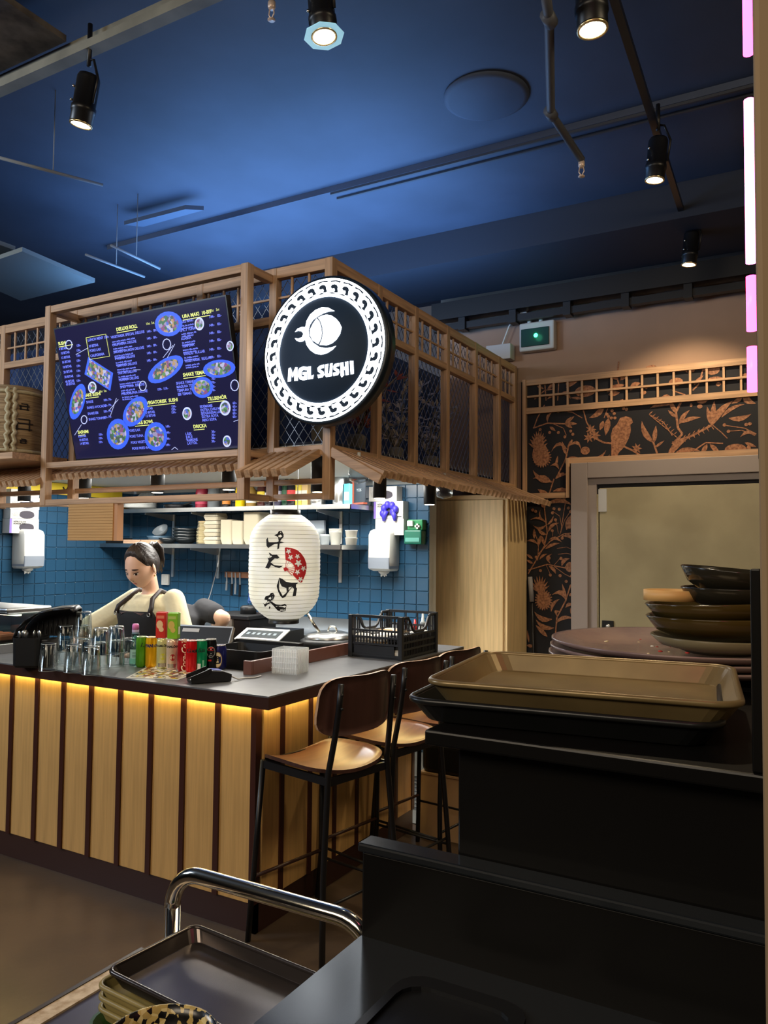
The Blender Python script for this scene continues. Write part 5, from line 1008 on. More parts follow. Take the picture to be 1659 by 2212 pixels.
# blue and dark bowls
def bowl(loc, r_, h_, m_, label, name='bowl', tilt=0, grp=None):
    R = RX(tilt).to_3x3(); o = MB().lathe([(r_*.45, 0), (r_*.8, h_*.45), (r_, h_), (r_*.96, h_), (r_*.76, h_*.5), (r_*.4, h_*.12), (.001, h_*.1)], 28, M=R).obj(name, m_); o.location = loc; return tag(o, label, 'bowl', grp)
M_bb = mat('blue_bowl', (66, 92, 112), .3); M_db = mat('dark_bowl', (26, 32, 36), .25)
p = on(345, ZL); bowl((p[0], p[1], ZL+.001), .115, .07, M_bb, 'wide blue grey bowl at the left of the lower shelf'); bowl((p[0]+.02, p[1]+.02, ZL+.085), .075, .06, MATS['can_lid'] if False else mat('grey_bowl', (120, 128, 134), .3), 'grey bowl lying tilted in the blue bowl', tilt=.7)
for i in range(4): p = on(402, ZL); bowl((p[0], p[1], ZL+.001+i*.026), .12, .06, M_db, ORD[i]+' black bowl nested beside the cream plates', grp='black bowls on the lower shelf')
p = on(385, ZL); bowl((p[0]-.02, p[1]-.1, ZL+.001), .085, .05, M_db, 'single black bowl in front of the nested ones')
for i in range(4): p = on(225, ZL); o = MB().box((-.2, -.13, 0), (.2, .13, .012)).obj('black_tray', M_blkp); o.location = (p[0]+.04, p[1], ZL+.001+i*.0125); tag(o, ORD[i]+' flat black tray at the left shelf end', 'tray', 'black trays on the lower shelf')
for i, x in enumerate((316, 355)):
    for k in range(2): p = on(x, ZL); o = MB().box((-.11, -.1, 0), (.1, -.02, .016)).obj('wooden_board', mat('pale_wood_board', (196, 160, 132), .6)); o.location = (p[0], p[1]-.07, ZL+.001+k*.017); tag(o, ('lower', 'upper')[k]+(' thin wooden board at the left shelf front', ' thin wooden board below the blue bowl')[i], 'board', 'wooden boards on the lower shelf')
# cups right of the lantern
def cup(x, h_, r0, r1, n, step, label, m_, grp, dy=-.1):
    for i in range(n):
        p = on(x, ZL, dy); o = MB().lathe([(r0, 0), (r1, h_-.004), (r1*1.05, h_-.003), (r1*1.05, h_), (r1*.95, h_), (r0*.95, .004), (.001, .004)], 20).obj('paper_cup', m_); o.location = (p[0], p[1], ZL+.001+i*step); tag(o, ORD[i]+' '+label, 'cup', grp)
M_clr = mat('clear_cup', (214, 222, 226), .2, alpha=.5)
cup(690, .1, .03, .044, 3, .012, 'clear plastic cup stacked right of the lantern', M_clr, 'clear cups on the lower shelf'); cup(703, .07, .03, .04, 2, .01, 'short clear tub stacked near the cups', M_clr, 'clear tubs on the lower shelf', -.14)
cup(725, .1, .036, .05, 3, .012, 'white paper cup nested near the shelf end', M_cup, 'tall white cups on the lower shelf'); cup(759, .055, .04, .047, 2, .057, 'white paper tub stacked at the shelf end', M_cup, 'white tubs on the lower shelf')
p = on(684, ZL, .1); o = MB().box((-.1, -.01, 0), (.1, .01, .2)).obj('plastic_lid_pack', mat('lid_pack', (150, 160, 172), .3)); o.location = p; o.rotation_euler = (.1, 0, -.1); tag(o, 'grey plastic lid pack leaning behind the cups', 'lids')
# upper shelf goods
def onu(x, dy=0): p = at(x, 1090, 'Y', YM+dy); return (p.x, YM+dy, ZU+.001)
p = onu(240, -.02); t = thing('wooden_rice_tub', 'round pale wooden rice tub on the upper shelf', 'tub', p); MB().lathe([(.17, 0), (.175, .02), (.178, .1), (.168, .1), (.165, .02), (.001, .015)], 32).obj('tub_wall', mat('hinoki', (222, 186, 130), .6, rgb2=(206, 166, 112), vscale=20, stretch=(1, 1, .1)), t)
for z in (.02, .075): MB().tube([(.178*math.cos(i*PI/16), .178*math.sin(i*PI/16), z) for i in range(32)], .004, 6, True).obj('hoop', mat('brass_hoop', (176, 140, 80), .3, .7), t)
for i in range(5): p = onu(302, -.06); o = MB().lathe([(.05, 0), (.1, .012), (.15, .02), (.15, .023), (.09, .015), (.001, .006)], 28).obj('white_dish', mat('white_dish', (226, 228, 226), .3)); o.location = (p[0], p[1], p[2]+i*.009); tag(o, ORD[i]+' white dish piled beside the rice tub', 'dish', 'white dishes on the upper shelf')
for i, x in enumerate((310, 323)): p = onu(x, .06); o = MB().cham((-.06, -.05, 0), (.06, .05, .16), .03).obj('foil_bag', mat('foil_bag', (190, 196, 200), .25, .6, bump=.5, bscale=25)); o.location = p; tag(o, ('crumpled foil bag behind the white dishes', 'second crumpled foil bag near the tube lamp')[i], 'bag')
p = onu(385, .02); t = thing('cooking_pan', 'black frying pan with long handle on the upper shelf', 'pan', p); MB().lathe([(.1, 0), (.13, .04), (.125, .04), (.096, .005), (.001, .005)], 28).obj('pan_body', M_blkp, t); MB().bar((.12, -.05, .035), (.26, -.12, .045), .02, .012).obj('handle', M_blkp, t)
def bottle(x, h_, r_, rgb, caprgb, lab, labelrgb=None, dy=-.12, neck=.35, clear=False):
    p = onu(x, dy); t = thing('sauce_bottle', lab, 'bottle', p, group='sauce bottles on the upper shelf'); m_ = mat('bt_%d_%d_%d' % rgb, rgb, .25)
    MB().lathe([(r_*.92, 0), (r_, .006), (r_, h_*.62), (r_*neck+.002, h_*.82), (r_*neck, h_*.93)], 18).obj('bottle_body', m_, t); MB().lathe([(r_*neck*1.2, h_*.9), (r_*neck*1.2, h_), (.001, h_)], 14).obj('cap', mat('cap_%d_%d_%d' % caprgb, caprgb, .4), t)
    if labelrgb: MB().lathe([(r_*1.01, h_*.15), (r_*1.01, h_*.5)], 18, caps=False).obj('label', mat('lb_%d_%d_%d' % labelrgb, labelrgb, .5), t.children[0])
bottle(436, .22, .055, (150, 40, 60), (200, 200, 200), 'large jar of pink pickled ginger on the shelf', (190, 60, 90), -.08, .8); bottle(462, .2, .055, (110, 116, 120), (90, 90, 96), 'clear storage jar next to the pink jar', None, -.08, .8); bottle(474, .19, .045, (150, 156, 160), (60, 60, 64), 'second clear storage jar near the frame post', None, .04, .8)
bottle(489, .16, .035, (30, 26, 26), (60, 60, 60), 'dark soy bottle with orange label', (206, 130, 50)); bottle(519, .26, .042, (240, 206, 20), (236, 200, 20), 'bright yellow squeeze bottle on the shelf', None, -.1, .3); bottle(543, .2, .045, (150, 120, 60), (220, 216, 200), 'sauce bottle with white label near the frame corner', (232, 228, 216)); bottle(534, .2, .04, (190, 30, 30), (40, 40, 40), 'red sauce bottle with white label', (236, 232, 224), .0)
bottle(566, .24, .042, (70, 34, 30), (40, 150, 60), 'dark sauce bottle with green cap', (226, 200, 50)); bottle(581, .22, .036, (34, 30, 34), (30, 30, 30), 'black soy bottle beside the green capped one', (210, 206, 206)); bottle(600, .24, .042, (60, 56, 76), (40, 40, 44), 'violet tinted bottle with printed label', (180, 176, 196)); bottle(618, .25, .036, (22, 60, 40), (20, 20, 22), 'dark green oil bottle on the shelf', (40, 90, 60)); bottle(630, .25, .04, (26, 26, 30), (20, 20, 22), 'black bottle with a red label', (206, 60, 60))
for i, (x, w_, h_, rgb, lab) in enumerate(((648, .075, .2, (236, 214, 70), 'yellow food packet on the upper shelf'), (661, .06, .2, (226, 190, 130), 'tan food packet next to the yellow one'), (752, .05, .16, (86, 186, 214), 'light blue carton near the shelf end'))):
    p = onu(x, -.1); t = thing('food_packet', lab, 'packet', p, group='packets on the upper shelf'); MB().box((-w_/2, -.025, 0), (w_/2, .025, h_)).obj('packet_body', mat('pk_%d' % rgb[2], rgb, .5), t, bevel=.003); MB().box((-w_/2+.006, -.0262, h_*.2), (w_/2-.006, -.025, h_*.6)).obj('label', mat('pkl', (240, 236, 220), .5), t.children[0])
p = onu(686, -.1); t = thing('steel_canister', 'white banded steel container behind the corner post', 'canister', p); MB().lathe([(.06, 0), (.062, .004), (.062, .09), (.055, .1), (.001, .1)], 24).obj('body', M_steel, t)
p = onu(733, -.1); t = thing('steel_canister', 'tall steel flask at the right of the upper shelf', 'canister', p); MB().lathe([(.05, 0), (.052, .006), (.052, .24), (.045, .26), (.04, .3), (.001, .3)], 24).obj('body', M_steel, t)
p = onu(775, -.08); t = thing('chalkboard_stand', 'small chalkboard with brown frame at the shelf end', 'chalkboard', p, -.3); MB().box((-.05, -.006, .015), (.075, .004, .19)).obj('board', mat('slate', (36, 42, 50), .6), t); MB().box((-.062, -.02, 0), (-.05, .02, .2)).obj('post', mat('red_wood', (128, 62, 44), .5), t); MB().box((-.05, -.02, 0), (.075, .02, .014)).obj('foot', MATS['red_wood'], t)
b = MB(); me = text_mesh('YOS', .03); b.merge(me, frame((-.02, -.0075, .1), (1, 0, 0), (0, 0, 1))); b.obj('chalk_lettering', mat('chalk', (150, 156, 160), .9), t)

# ------------------------------------------------------------------ wall goods
M_box = mat('glove_box_white', (208, 206, 200), .5)
def wallframe(wall):
    return (V((1, 0, 0)), V((0, -1, 0))) if wall == 'back' else (V((0, 1, 0)), V((1, 0, 0)))      # along, out
def glovebox(c, wall, w_, h_, d_, label, lines=True, slot=True, purple=False, glove=False):
    al, ou = wallframe(wall); t = thing('glove_box', label, 'box', tuple(c), group='glove boxes on the kitchen walls'); R = frame((0, 0, 0), al, ou.cross(al) if False else V((0, 0, 1)))
    # local: al = x, up = z ; out = ou
    def P(x, z, o): return al*x+V((0, 0, z))+ou*o
    def slabp(x0, x1, z0, z1, o0, o1, name, m_):
        q = [P(x0, z0, o0), P(x1, z0, o0), P(x1, z1, o0), P(x0, z1, o0)]; q2 = [p+ou*(o1-o0) for p in q]; return MB().loft([q, q2]).obj(name, m_, hold[0], recalc=True)
    hold = [t]; t = slabp(-w_/2, w_/2, 0, h_, 0, d_, 'carton', M_box); hold[0] = t
    if purple: slabp(-w_/2, -w_/2+.02, .001, h_-.001, d_, d_+.0008, 'purple_band', mat('purple_band', (136, 112, 196), .5))
    if slot:
        b_ = MB(); b_.add([P(.02+.07*math.cos(i*PI/8), h_*.38+.028*math.sin(i*PI/8)+(.01 if 0 < i < 8 else 0), d_+.001) for i in range(16)], [tuple(range(16))]); b_.obj('slot', mat('slot_dark', (60, 56, 66), .6), t)
    if lines:
        b_ = MB(); me_ = text_mesh('NITRILE GLOVE\nPOWDER FREE', .0165, .0005); b_.merge(me_, frame(P(-w_/2+.035, h_-.03, d_+.0012), al, (0, 0, 1))); b_.obj('lettering', K_, t)
        slabp(w_/2-.05, w_/2-.012, .01, .018, d_, d_+.001, 'brand_line', K_)
    else:
        b_ = MB()
        for k in range(5): b_.bar(P(-w_/2+.03+.008*k, h_*.25, d_+.001), P(-w_/2+.02+.016*k, h_*.75-abs(k-2)*.008, d_+.001), .006, .001, up=tuple(ou))
        b_.obj('hand_print', mat('hand_print', (176, 174, 170), .6), t)
    if glove:
        b_ = MB(); c0 = P(.02, h_*.45, d_)
        for a_, b2, c2 in ((-.05, .03, -.02), (-.02, .055, .01), (.02, .05, -.02), (.05, .02, -.06), (-.06, -.01, -.07), (.03, .0, -.09)): b_.sphere(c0+al*a_+V((0, 0, b2-.01))+ou*.012, .026, 10, 8, sc_=(1, 1, 1.2))
        for s_ in (-.045, .045): b_.tube([c0+al*s_*.6+ou*.015, c0+al*s_+ou*.02-V((0, 0, .04)), c0+al*s_*1.1+ou*.015-V((0, 0, .08))], [.022, .02, .012], 8)
        b_.obj('nitrile_glove', mat('violet_glove', (66, 58, 190), .4), t)
    return t
def dispenser(c, wall, label):
    al, ou = wallframe(wall); t = thing('towel_dispenser', label, 'dispenser', tuple(c), group='white towel dispensers'); 
    def ring(z, s_, d_): return [al*x*s_+ou*((y+.5)*d_)+V((0, 0, z)) for x, y in [(a/.19*.19, b_) for a, b_ in [(p[0], p[1]/1.0) for p in rrect(.19, 1.0, .045)]]]
    MB().loft([ring(.02, .8, .12), ring(.0, .9, .14) if False else ring(.035, .96, .16), ring(.1, 1, .17), ring(.30, 1, .165), ring(.33, .95, .15), ring(.345, .8, .12)], smooth=True).obj('case', M_white, t, recalc=True)
    MB().loft([ring(.04, .97, .172), ring(.1, .985, .1755), ring(.125, .985, .1755)]).obj('window_strip', mat('smoke_strip', (132, 140, 152), .2), t, recalc=True)
    b_ = MB(); c0 = ou*.08; b_.lathe([(.05, .03), (.04, .005), (.02, -.005)], 16, c0); b_.obj('outlet', M_white, t)
    b_ = MB()
    for k in range(4): b_.tube([c0+al*(-.02+.012*k)+V((0, 0, .0)), c0+al*(-.025+.016*k)+V((0, 0, -.025+.006*(k % 2)))], [.01, .003], 6)
    b_.obj('paper_towel', mat('tissue', (244, 244, 240), .9), t)
    MB().box((-.012, -.004, 0), (.012, .004, .007)).obj('emblem', mat('grey_mark', (160, 160, 160), .5), t, tuple()) if False else None
p = at(840, 1240, 'Y', WY-.01); dispenser((p.x, WY-.009, p.z+.005), 'back', 'white paper towel dispenser on the back wall near the cabinet')
p = at(46, 1233, 'X', WX+.01); dispenser((WX+.009, p.y, p.z+.0), 'left', 'white paper towel dispenser on the left tiled wall')
pr_ = [at(x, y, 'Y', WY-.05) for x, y in ((845, 1156), (845, 1121), (838, 1083))]
glovebox((pr_[0].x+.01, WY-.009, pr_[0].z), 'back', .25, .125, .09, 'white glove box with grey hand print above the dispenser near the cabinet', False, False); glovebox((pr_[1].x, WY-.009, pr_[0].z+.127), 'back', .26, .135, .09, 'glove box with a violet glove pulled out of it', True, True, True, True); glovebox((pr_[2].x-.02, WY-.009, pr_[0].z+.264), 'back', .25, .115, .09, 'topmost plain glove box behind the tube lamp', False, True)
pl_ = at(44, 1152, 'X', WX+.05)
glovebox((WX+.009, pl_.y, pl_.z), 'left', .27, .118, .09, 'glove box with violet edge above the left dispenser', True, True, True); glovebox((WX+.009, pl_.y, pl_.z+.12), 'left', .26, .075, .09, 'flat glove box with hand print under the canopy rail', False, True); glovebox((WX+.009, pl_.y, pl_.z+.197), 'left', .27, .1, .09, 'glove box half hidden behind the left canopy rails', False, True); glovebox((WX+.009, pl_.y, pl_.z+.299), 'left', .26, .06, .09, 'topmost glove box under the yellow panel at the left wall', False, False)
# yellow sign on the left wall
yl = thing('yellow_sign', 'yellow sign board high on the left kitchen wall', 'sign', (WX+.009, 4.62, 1.995)); MB().box((0, -.75, .0), (.012, .62, .1)).obj('board', mat('sign_yellow', (244, 214, 60), .5), yl)
for k in range(3): MB().tube([(.014, -.02+k*.07+.024*math.cos(PI+PI*i/8), .07+.024*math.sin(PI+PI*i/8)) for i in range(9)], .007, 6).obj('letter_stroke', K_, yl)
# switch, first-aid box, hose, magnet strip with utensils
p = at(358, 1252, 'Y', WY-.02); t = thing('wall_switch', 'cream double switch box on the tiles', 'switch', (p.x, WY-.009, p.z-.05)); MB().box((-.04, -.03, 0), (.04, 0, .1)).obj('box', M_box, t, bevel=.005); MB().box((-.028, -.036, .02), (.0, -.03, .08)).obj('rocker', M_white, t); MB().box((.002, -.036, .02), (.028, -.03, .08)).obj('rocker', M_white, t)
p = at(897, 1176, 'Y', WY-.05); t = thing('first_aid_box', 'green first aid box half behind the cabinet', 'first aid box', (p.x, WY-.009, p.z)); MB().box((-.075, -.09, 0), (.075, 0, .11)).obj('base', mat('dark_green', (20, 96, 78), .4), t, bevel=.012); MB().box((-.055, -.07, .11), (.075, 0, .19)).obj('top_box', mat('mid_green', (28, 122, 74), .4), t, bevel=.006)
b = MB(); b.box((.02, -.0925, .13), (.06, -.0715, .145)); b.box((.033, -.0925, .118), (.047, -.0715, .158)); b.box((-.045, -.0925, .14), (.0, -.0715, .18)); b.obj('white_cross', W_, t)
MB().box((-.06, -.094, .02), (.06, -.09, .05)).obj('clear_window', mat('green_window', (90, 150, 140), .2), t)
hs = [at(x, y, 'Y', WY-.12) for x, y in ((475, 1192), (470, 1225), (463, 1250), (455, 1280), (444, 1312), (436, 1345))]; t = thing('spray_hose', 'thin steel spray hose hanging from the shelf', 'hose', tuple(hs[-1])); L = hs[-1]
MB().tube([p-L for p in hs], .006, 8).obj('hose', M_steel, t); MB().tube([hs[0]-L+V((0, 0, .04)), hs[1]-L], .011, 8).obj('grip', M_alu, t)
p = at(524, 1242, 'Y', WY-.02); t = thing('magnet_rack', 'wooden magnetic rack for utensils left of the lantern', 'rack', (p.x, WY-.009, p.z-.025)); MB().box((-.19, -.025, 0), (.26, 0, .05)).obj('rail', mat('rack_wood', (150, 104, 76), .6), t)
rk = V(t.location)
for i, (dx, l_, m_, lab) in enumerate(((-.16, .16, M_alu, 'steel peeler at the left end of the magnetic rack'), (-.1, .2, M_blk, 'black handled knife on the magnetic rack'), (-.06, .19, M_alu, 'shiny opener hanging on the magnetic rack'), (-.01, .21, M_blk, 'second black knife on the magnetic rack'), (.1, .24, mat('blue_handle', (60, 90, 150), .4), 'blue handled scissors on the magnetic rack'), (.15, .22, M_alu, 'steel tongs next to the blue scissors'), (.2, .2, mat('red_handle', (150, 50, 50), .4), 'red handled scissors next to the lantern'))):
    c_ = thing('kitchen_tool', lab, 'utensil', tuple(rk+V((dx, -.035, .045-l_))), 0, 'utensils on the magnetic rack'); MB().bar((0, 0, 0), (.004, 0, l_*.5), .018, .009).obj('handle', m_, c_); MB().bar((.004, 0, l_*.5), (-.002, .0, l_), .014, .003, up=(0, 1, 0)).obj('blade', M_alu, c_)
    if 'scissors' in lab: MB().tube([(.015*math.cos(k*PI/5), 0, .02*math.sin(k*PI/5)) for k in range(10)], .004, 5, True).obj('finger_loop', m_, c_)

# ------------------------------------------------------------------ cooking bench goods
BZ = .86
p = at(590, 1392, 'Z', BZ); t = thing('induction_cooker', 'silver framed induction cooker with slanted control panel', 'cooker', (-3.42, 4.42, BZ), math.radians(8))
MB().prism([(-.17, .0), (.2, .0), (.2, .1), (-.02, .1), (-.17, .045)], (.17, 0, .012), (0, 1, 0), (0, 0, 1), -.34).obj('body', M_blk, t, recalc=True)
n_ = V((0, -.055, .15)).normalized()
def pnl(x0, x1, s0, s1, o): a_, c_ = V((0, -.17, .057)), V((0, -.02, .112)); return [V((x, 0, 0))+a_+(c_-a_)*s+n_*o for x, s in ((x0, s0), (x1, s0), (x1, s1), (x0, s1))]
MB().loft([pnl(-.172, .172, -.05, 1.05, .0), pnl(-.172, .172, -.05, 1.05, .008)]).obj('frame', M_white, t, recalc=True); MB().loft([pnl(-.14, .14, .15, .85, .008), pnl(-.14, .14, .15, .85, .010)]).obj('control_panel', mat('panel_grey', (52, 58, 62), .3), t, recalc=True); cp_ = [c for c in t.children if c.name.startswith('control_panel')][0]
for i in range(6): MB().loft([pnl(-.12+i*.042, -.098+i*.042, .4, .6, .010), pnl(-.12+i*.042, -.098+i*.042, .4, .6, .0112)]).obj('touch_key', mat('touch_key', (120, 130, 136), .4), cp_, recalc=True)
for sx in (-1, 1):
    for sy in (-.14, .17): MB().lathe([(.015, 0), (.015, .014)], 10, (sx*.14, sy, 0)).obj('foot', M_blk, t)
t = thing('soup_kettle', 'black soup kettle with steel lid and ladle notch', 'soup kettle', (-2.93, 4.45, BZ))
MB().lathe([(.17, 0), (.19, .01), (.195, .05), (.2, .07), (.175, .085)], 36).obj('kettle_body', M_blkp, t); MB().lathe([(.17, .084), (.172, .09), (.15, .115), (.09, .13), (.001, .133)], 36).obj('lid', M_steel, t)
MB().tube([(.02+.035*math.cos(k*PI/8), 0, .13+.035*math.sin(k*PI/8)) for k in range(9)], .006, 8).obj('lid_handle', M_chrome, t)
t2 = thing('ladle', 'steel ladle handle rising from the soup kettle', 'ladle', (-3.0, 4.38, BZ+.12)); MB().tube([(.04, 0, 0), (0, -.02, .06), (-.045, -.03, .13)], .01, 8).obj('handle', M_chrome, t2); MB().sphere((-.048, -.03, .135), .013, 8, 6).obj('knob', M_chrome, t2)
p = at(527, 1388, 'Z', BZ); t = thing('rice_warmer', 'small grey steel warmer box with black lid', 'warmer', (-3.86, 4.55, BZ)); MB().box((-.11, -.12, 0), (.09, .12, .17)).obj('case', mat('warmer_grey', (196, 196, 190), .4, .3), t, bevel=.006); MB().box((-.08, -.126, .03), (.06, -.12, .15)).obj('front_plate', mat('warmer_plate', (176, 176, 172), .35, .3), t)
MB().box((-.15, -.14, .17), (.26, .2, .2)).obj('lid', M_blkp, t, bevel=.006); MB().box((.1, -.11, 0), (.25, .2, .17)).obj('black_case', M_blk, t, bevel=.006); MB().lathe([(.06, .2), (.06, .25), (.045, .26)], 16, (.12, .03, 0)).obj('lid_knob', M_blkp, t)
# dark bin behind the counter front
t = thing('black_pan_tub', 'deep black tub behind the counter front', 'tub', (-2.485, 3.06, .861)); MB().loft([[V((x*.85, y*.85, 0)) for x, y in rrect(.36, .28, .04)], [V((x, y, .2)) for x, y in rrect(.36, .28, .04)], [V((x*.95, y*.95, .2)) for x, y in rrect(.36, .28, .04)], [V((x*.8, y*.8, .01)) for x, y in rrect(.36, .28, .04)]]).obj('tub_wall', M_blkp, t, recalc=True)
MB().box((-.2, .13, .2), (.2, .17, .215)).obj('rim', M_blk, t)
# tablet till
t = thing('till_screen', 'black till tablet on a stand seen from behind', 'till', (-2.84, 3.07, .861), math.radians(12))
Rt = T(0, 0, .1) @ RX(-.5)
MB().box((-.16, -.009, -.0), (.16, .009, .19), M=Rt).obj('tablet', mat('tablet_dark', (44, 46, 50), .35), t, bevel=.004)
b = MB(); 
for lo, hi in (((-.163, -.011, .186), (.163, .011, .194)), ((.157, -.011, 0), (.163, .011, .19)), ((-.163, -.011, 0), (-.157, .011, .19))): b.box(lo, hi, M=Rt)
b.obj('silver_edge', M_alu, t); MB().box((-.13, -.0115, .155), (-.03, -.0095, .175), M=Rt).obj('label_plate', mat('plate_grey', (190, 192, 196), .5), t)
MB().box((-.04, -.0, 0), (.04, .06, .14)).obj('stand', M_blkp, t); MB().box((-.12, -.08, 0), (.12, .1, .012)).obj('foot', M_blkp, t)
# ribbed panel under the canopy
q = [at(x, y, 'Y', 3.215) for x, y in ((152, 1090), (246, 1168))]; t = thing('ribbed_panel', 'light brown ribbed panel hanging below the canopy rail', 'panel', ((q[0].x+q[1].x)/2, 3.205, q[1].z)); w_ = (q[1].x-q[0].x)/2; hh = 1.80-q[1].z
MB().box((-w_, 0, 0), (w_, .02, hh)).obj('core', mat('card_tan', (196, 152, 96), .7), t)
n = 13
for i in range(n): z = hh*(i+.5)/n; MB().box((-w_-.001, -.003, z-hh/n*.42), (w_+.001, .023, z+hh/n*.42)).obj('rib', mat('card_rib', (190, 146, 90), .7, var=.06, vscale=30, stretch=(.1, 1, 1)), t)
MB().box((w_, .004, 0), (w_+.03, .05, hh)).obj('folded_edge', mat('card_edge', (186, 136, 96), .7), t)
# ------------------------------------------------------------------ people
def remeshed(B_, vox, smooth_it=4):
    me = B_.mesh('tmp', []); o = bpy.data.objects.new('tmp', me); C.objects.link(o)
    bm = bmesh.new(); bm.from_mesh(me); bmesh.ops.recalc_face_normals(bm, faces=bm.faces); bm.to_mesh(me); bm.free()
    m_ = o.modifiers.new('r', 'REMESH'); m_.mode = 'VOXEL'; m_.voxel_size = vox; m_.use_smooth_shade = True
    s_ = o.modifiers.new('s', 'SMOOTH'); s_.factor = .6; s_.iterations = smooth_it
    dg = bpy.context.evaluated_depsgraph_get(); out = bpy.data.meshes.new_from_object(o.evaluated_get(dg)); bpy.data.objects.remove(o); return out
def ell_ring(c, a, b_, n=20, tilt=0):       # horizontal ellipse
    return [V(c)+V((a*math.cos(2*PI*i/n), b_*math.sin(2*PI*i/n), 0)) for i in range(n)]
def limb(B_, pts, rs, n=12):
    B_.tube(pts, rs, n)
    for p, r_ in ((pts[0], rs[0]), (pts[-1], rs[-1])): B_.sphere(p, r_, 12, 8)
def head_r(u, v_):
    d = V((math.sin(u)*math.cos(v_), -math.cos(u)*math.cos(v_), math.sin(v_))); x, y, z = .076*d.x, .096*d.y, .116*d.z
    if d.z < 0: x *= 1-.24*(-d.z)**1.4; y *= (1-.10*(-d.z)**2) if d.y < 0 else (1-.35*(-d.z))
    p = V((x, y, z)); g = lambda du, su, dv, sv: math.exp(-((abs(u)-du)/su)**2-((v_-dv)/sv)**2)
    o = .017*g(0, .15, -.2, .13) + .009*g(0, .1, .0, .16) - .006*g(.40, .2, .03, .1) + .0035*g(.38, .3, .2, .08) + .005*g(0, .22, -.52, .07) - .003*g(0, .3, -.62, .05) + .008*g(0, .3, -.85, .16) + .005*g(.62, .3, -.22, .2)
    return p + V((d.x*.3, d.y, d.z*.15))*o
def head_mesh(B_, M):
    nu, nv = 56, 40; vs = []
    for j in range(nv+1):
        v_ = -PI/2+PI*j/nv
        for i in range(nu): vs.append(M @ head_r(-PI+2*PI*i/nu, v_))
    fs = [(j*nu+i, j*nu+(i+1) % nu, (j+1)*nu+(i+1) % nu, (j+1)*nu+i) for j in range(nv) for i in range(nu)]; B_.add(vs, fs, 0, True)
    for s_ in (-1, 1):
        c = head_r(s_*1.5, -.05); E_ = M @ T(c+V((s_*.006, .005, 0))) @ RZ(s_*.5) ; prof = [(.001, -.008), (.014, -.007), (.017, 0), (.013, .006), (.006, .003), (.001, .0)]
        B_.lathe(prof, 14, (0, 0, 0), M=None) if False else B_.sphere(E_ @ V((0, 0, 0)), .02, 12, 8, sc_=(.32, .75, 1.45), M=(M.to_3x3().to_4x4() @ RZ(s_*.35)))
def face_patch(par, M, u0, v0, du, dv, m_, name, off=.0015, n=14, tilt=0, shape=None):
    vs = []
    for i in range(n):
        a = 2*PI*i/n; uu_, vv_ = du*math.cos(a), dv*math.sin(a)
        if shape: uu_, vv_ = shape(uu_, vv_)
        vs.append(head_r(u0+uu_*math.cos(tilt)-vv_*math.sin(tilt), v0+uu_*math.sin(tilt)+vv_*math.cos(tilt)))
    c = head_r(u0, v0); vs.append(c); vs = [M @ (p + p.normalized()*off) for p in vs]
    MB().add(vs, [(i, (i+1) % n, n) for i in range(n)], 0, True).obj(name, m_, par)
M_skin = mat('skin', (226, 182, 156), .5, var=.04, vscale=12); M_hair = mat('dark_hair', (52, 40, 36), .42, rgb2=(30, 23, 22), vscale=60, stretch=(2, .3, .3), bump=.5, bscale=120)
def hand(B_, wrist, d, up_, s_=1, curl=.6):      # palm + five fingers; d = direction the hand points, up_ = back of hand, s_ = +1 thumb on the left of d
    d = V(d).normalized(); up_ = V(up_); up_ = (up_-d*up_.dot(d)).normalized(); si = d.cross(up_)*s_; w_ = V(wrist)
    pal = []
    for k, hw, ht in ((0, .022, .016), (.03, .034, .016), (.065, .040, .014), (.085, .039, .011)): c = w_+d*k; pal.append([c+si*hw*math.cos(2*PI*i/12)+up_*ht*math.sin(2*PI*i/12) for i in range(12)])
    B_.loft(pal, 0, True)
    for f_, (off, L) in enumerate(((-.03, .062), (-.011, .074), (.009, .07), (.028, .056))):
        p = w_+d*.08+si*off; pts = [p]; dd = d.copy()
        for k in range(3): dd = (dd*math.cos(curl*.55)-up_*math.sin(curl*.55)).normalized(); p = p+dd*L/3; pts.append(p)
        B_.tube(pts, [.0088, .0084, .0078, .006], 8); B_.sphere(pts[-1], .006, 8, 6)
    p = w_+d*.025-si*.028; pts = [p]; dd = (d*.7-si*.7-up_*.2).normalized()
    for k in range(3): pts.append(pts[-1]+dd*.021); dd = (dd+d*.35-up_*.15).normalized()
    B_.tube(pts, [.012, .0105, .0095, .007], 8); B_.sphere(pts[-1], .007, 8, 6)
def torso_sec(z, tab):
    for (z0, *a), (z1, *c) in zip(tab, tab[1:]):
        if z0 <= z <= z1: t = (z-z0)/(z1-z0); t = t*t*(3-2*t); return [x+(y-x)*t for x, y in zip(a, c)]
    return tab[0][1:] if z < tab[0][0] else tab[-1][1:]
# --- woman at the counter, facing the guests' side
W0 = V((-3.60, 3.50, 0))
TAB = [(.80, .175, .135, .01), (.88, .19, .14, .0), (.98, .172, .128, -.005), (1.08, .182, .138, -.015), (1.15, .195, .138, -.02), (1.2, .19, .118, -.015), (1.245, .135, .085, -.01), (1.275, .07, .06, -.015)]
bd = MB()
zs = [.80+.02*i for i in range(24)]
bd.loft([ell_ring((0, torso_sec(z, TAB)[2], z), torso_sec(z, TAB)[0]*.94, torso_sec(z, TAB)[1]*.94) for z in zs])
bd.tube([(0, -.01, 1.22), (0, -.025, 1.29), (0, -.045, 1.37)], [.062, .05, .048], 14)
shR, elR, wrR = V((-.185, -.01, 1.205)), V((-.455, -.12, 1.02)), V((-.33, -.33, .935))
shL, elL, wrL = V((.19, -.01, 1.205)), V((.315, -.06, .985)), V((.21, -.30, .945))
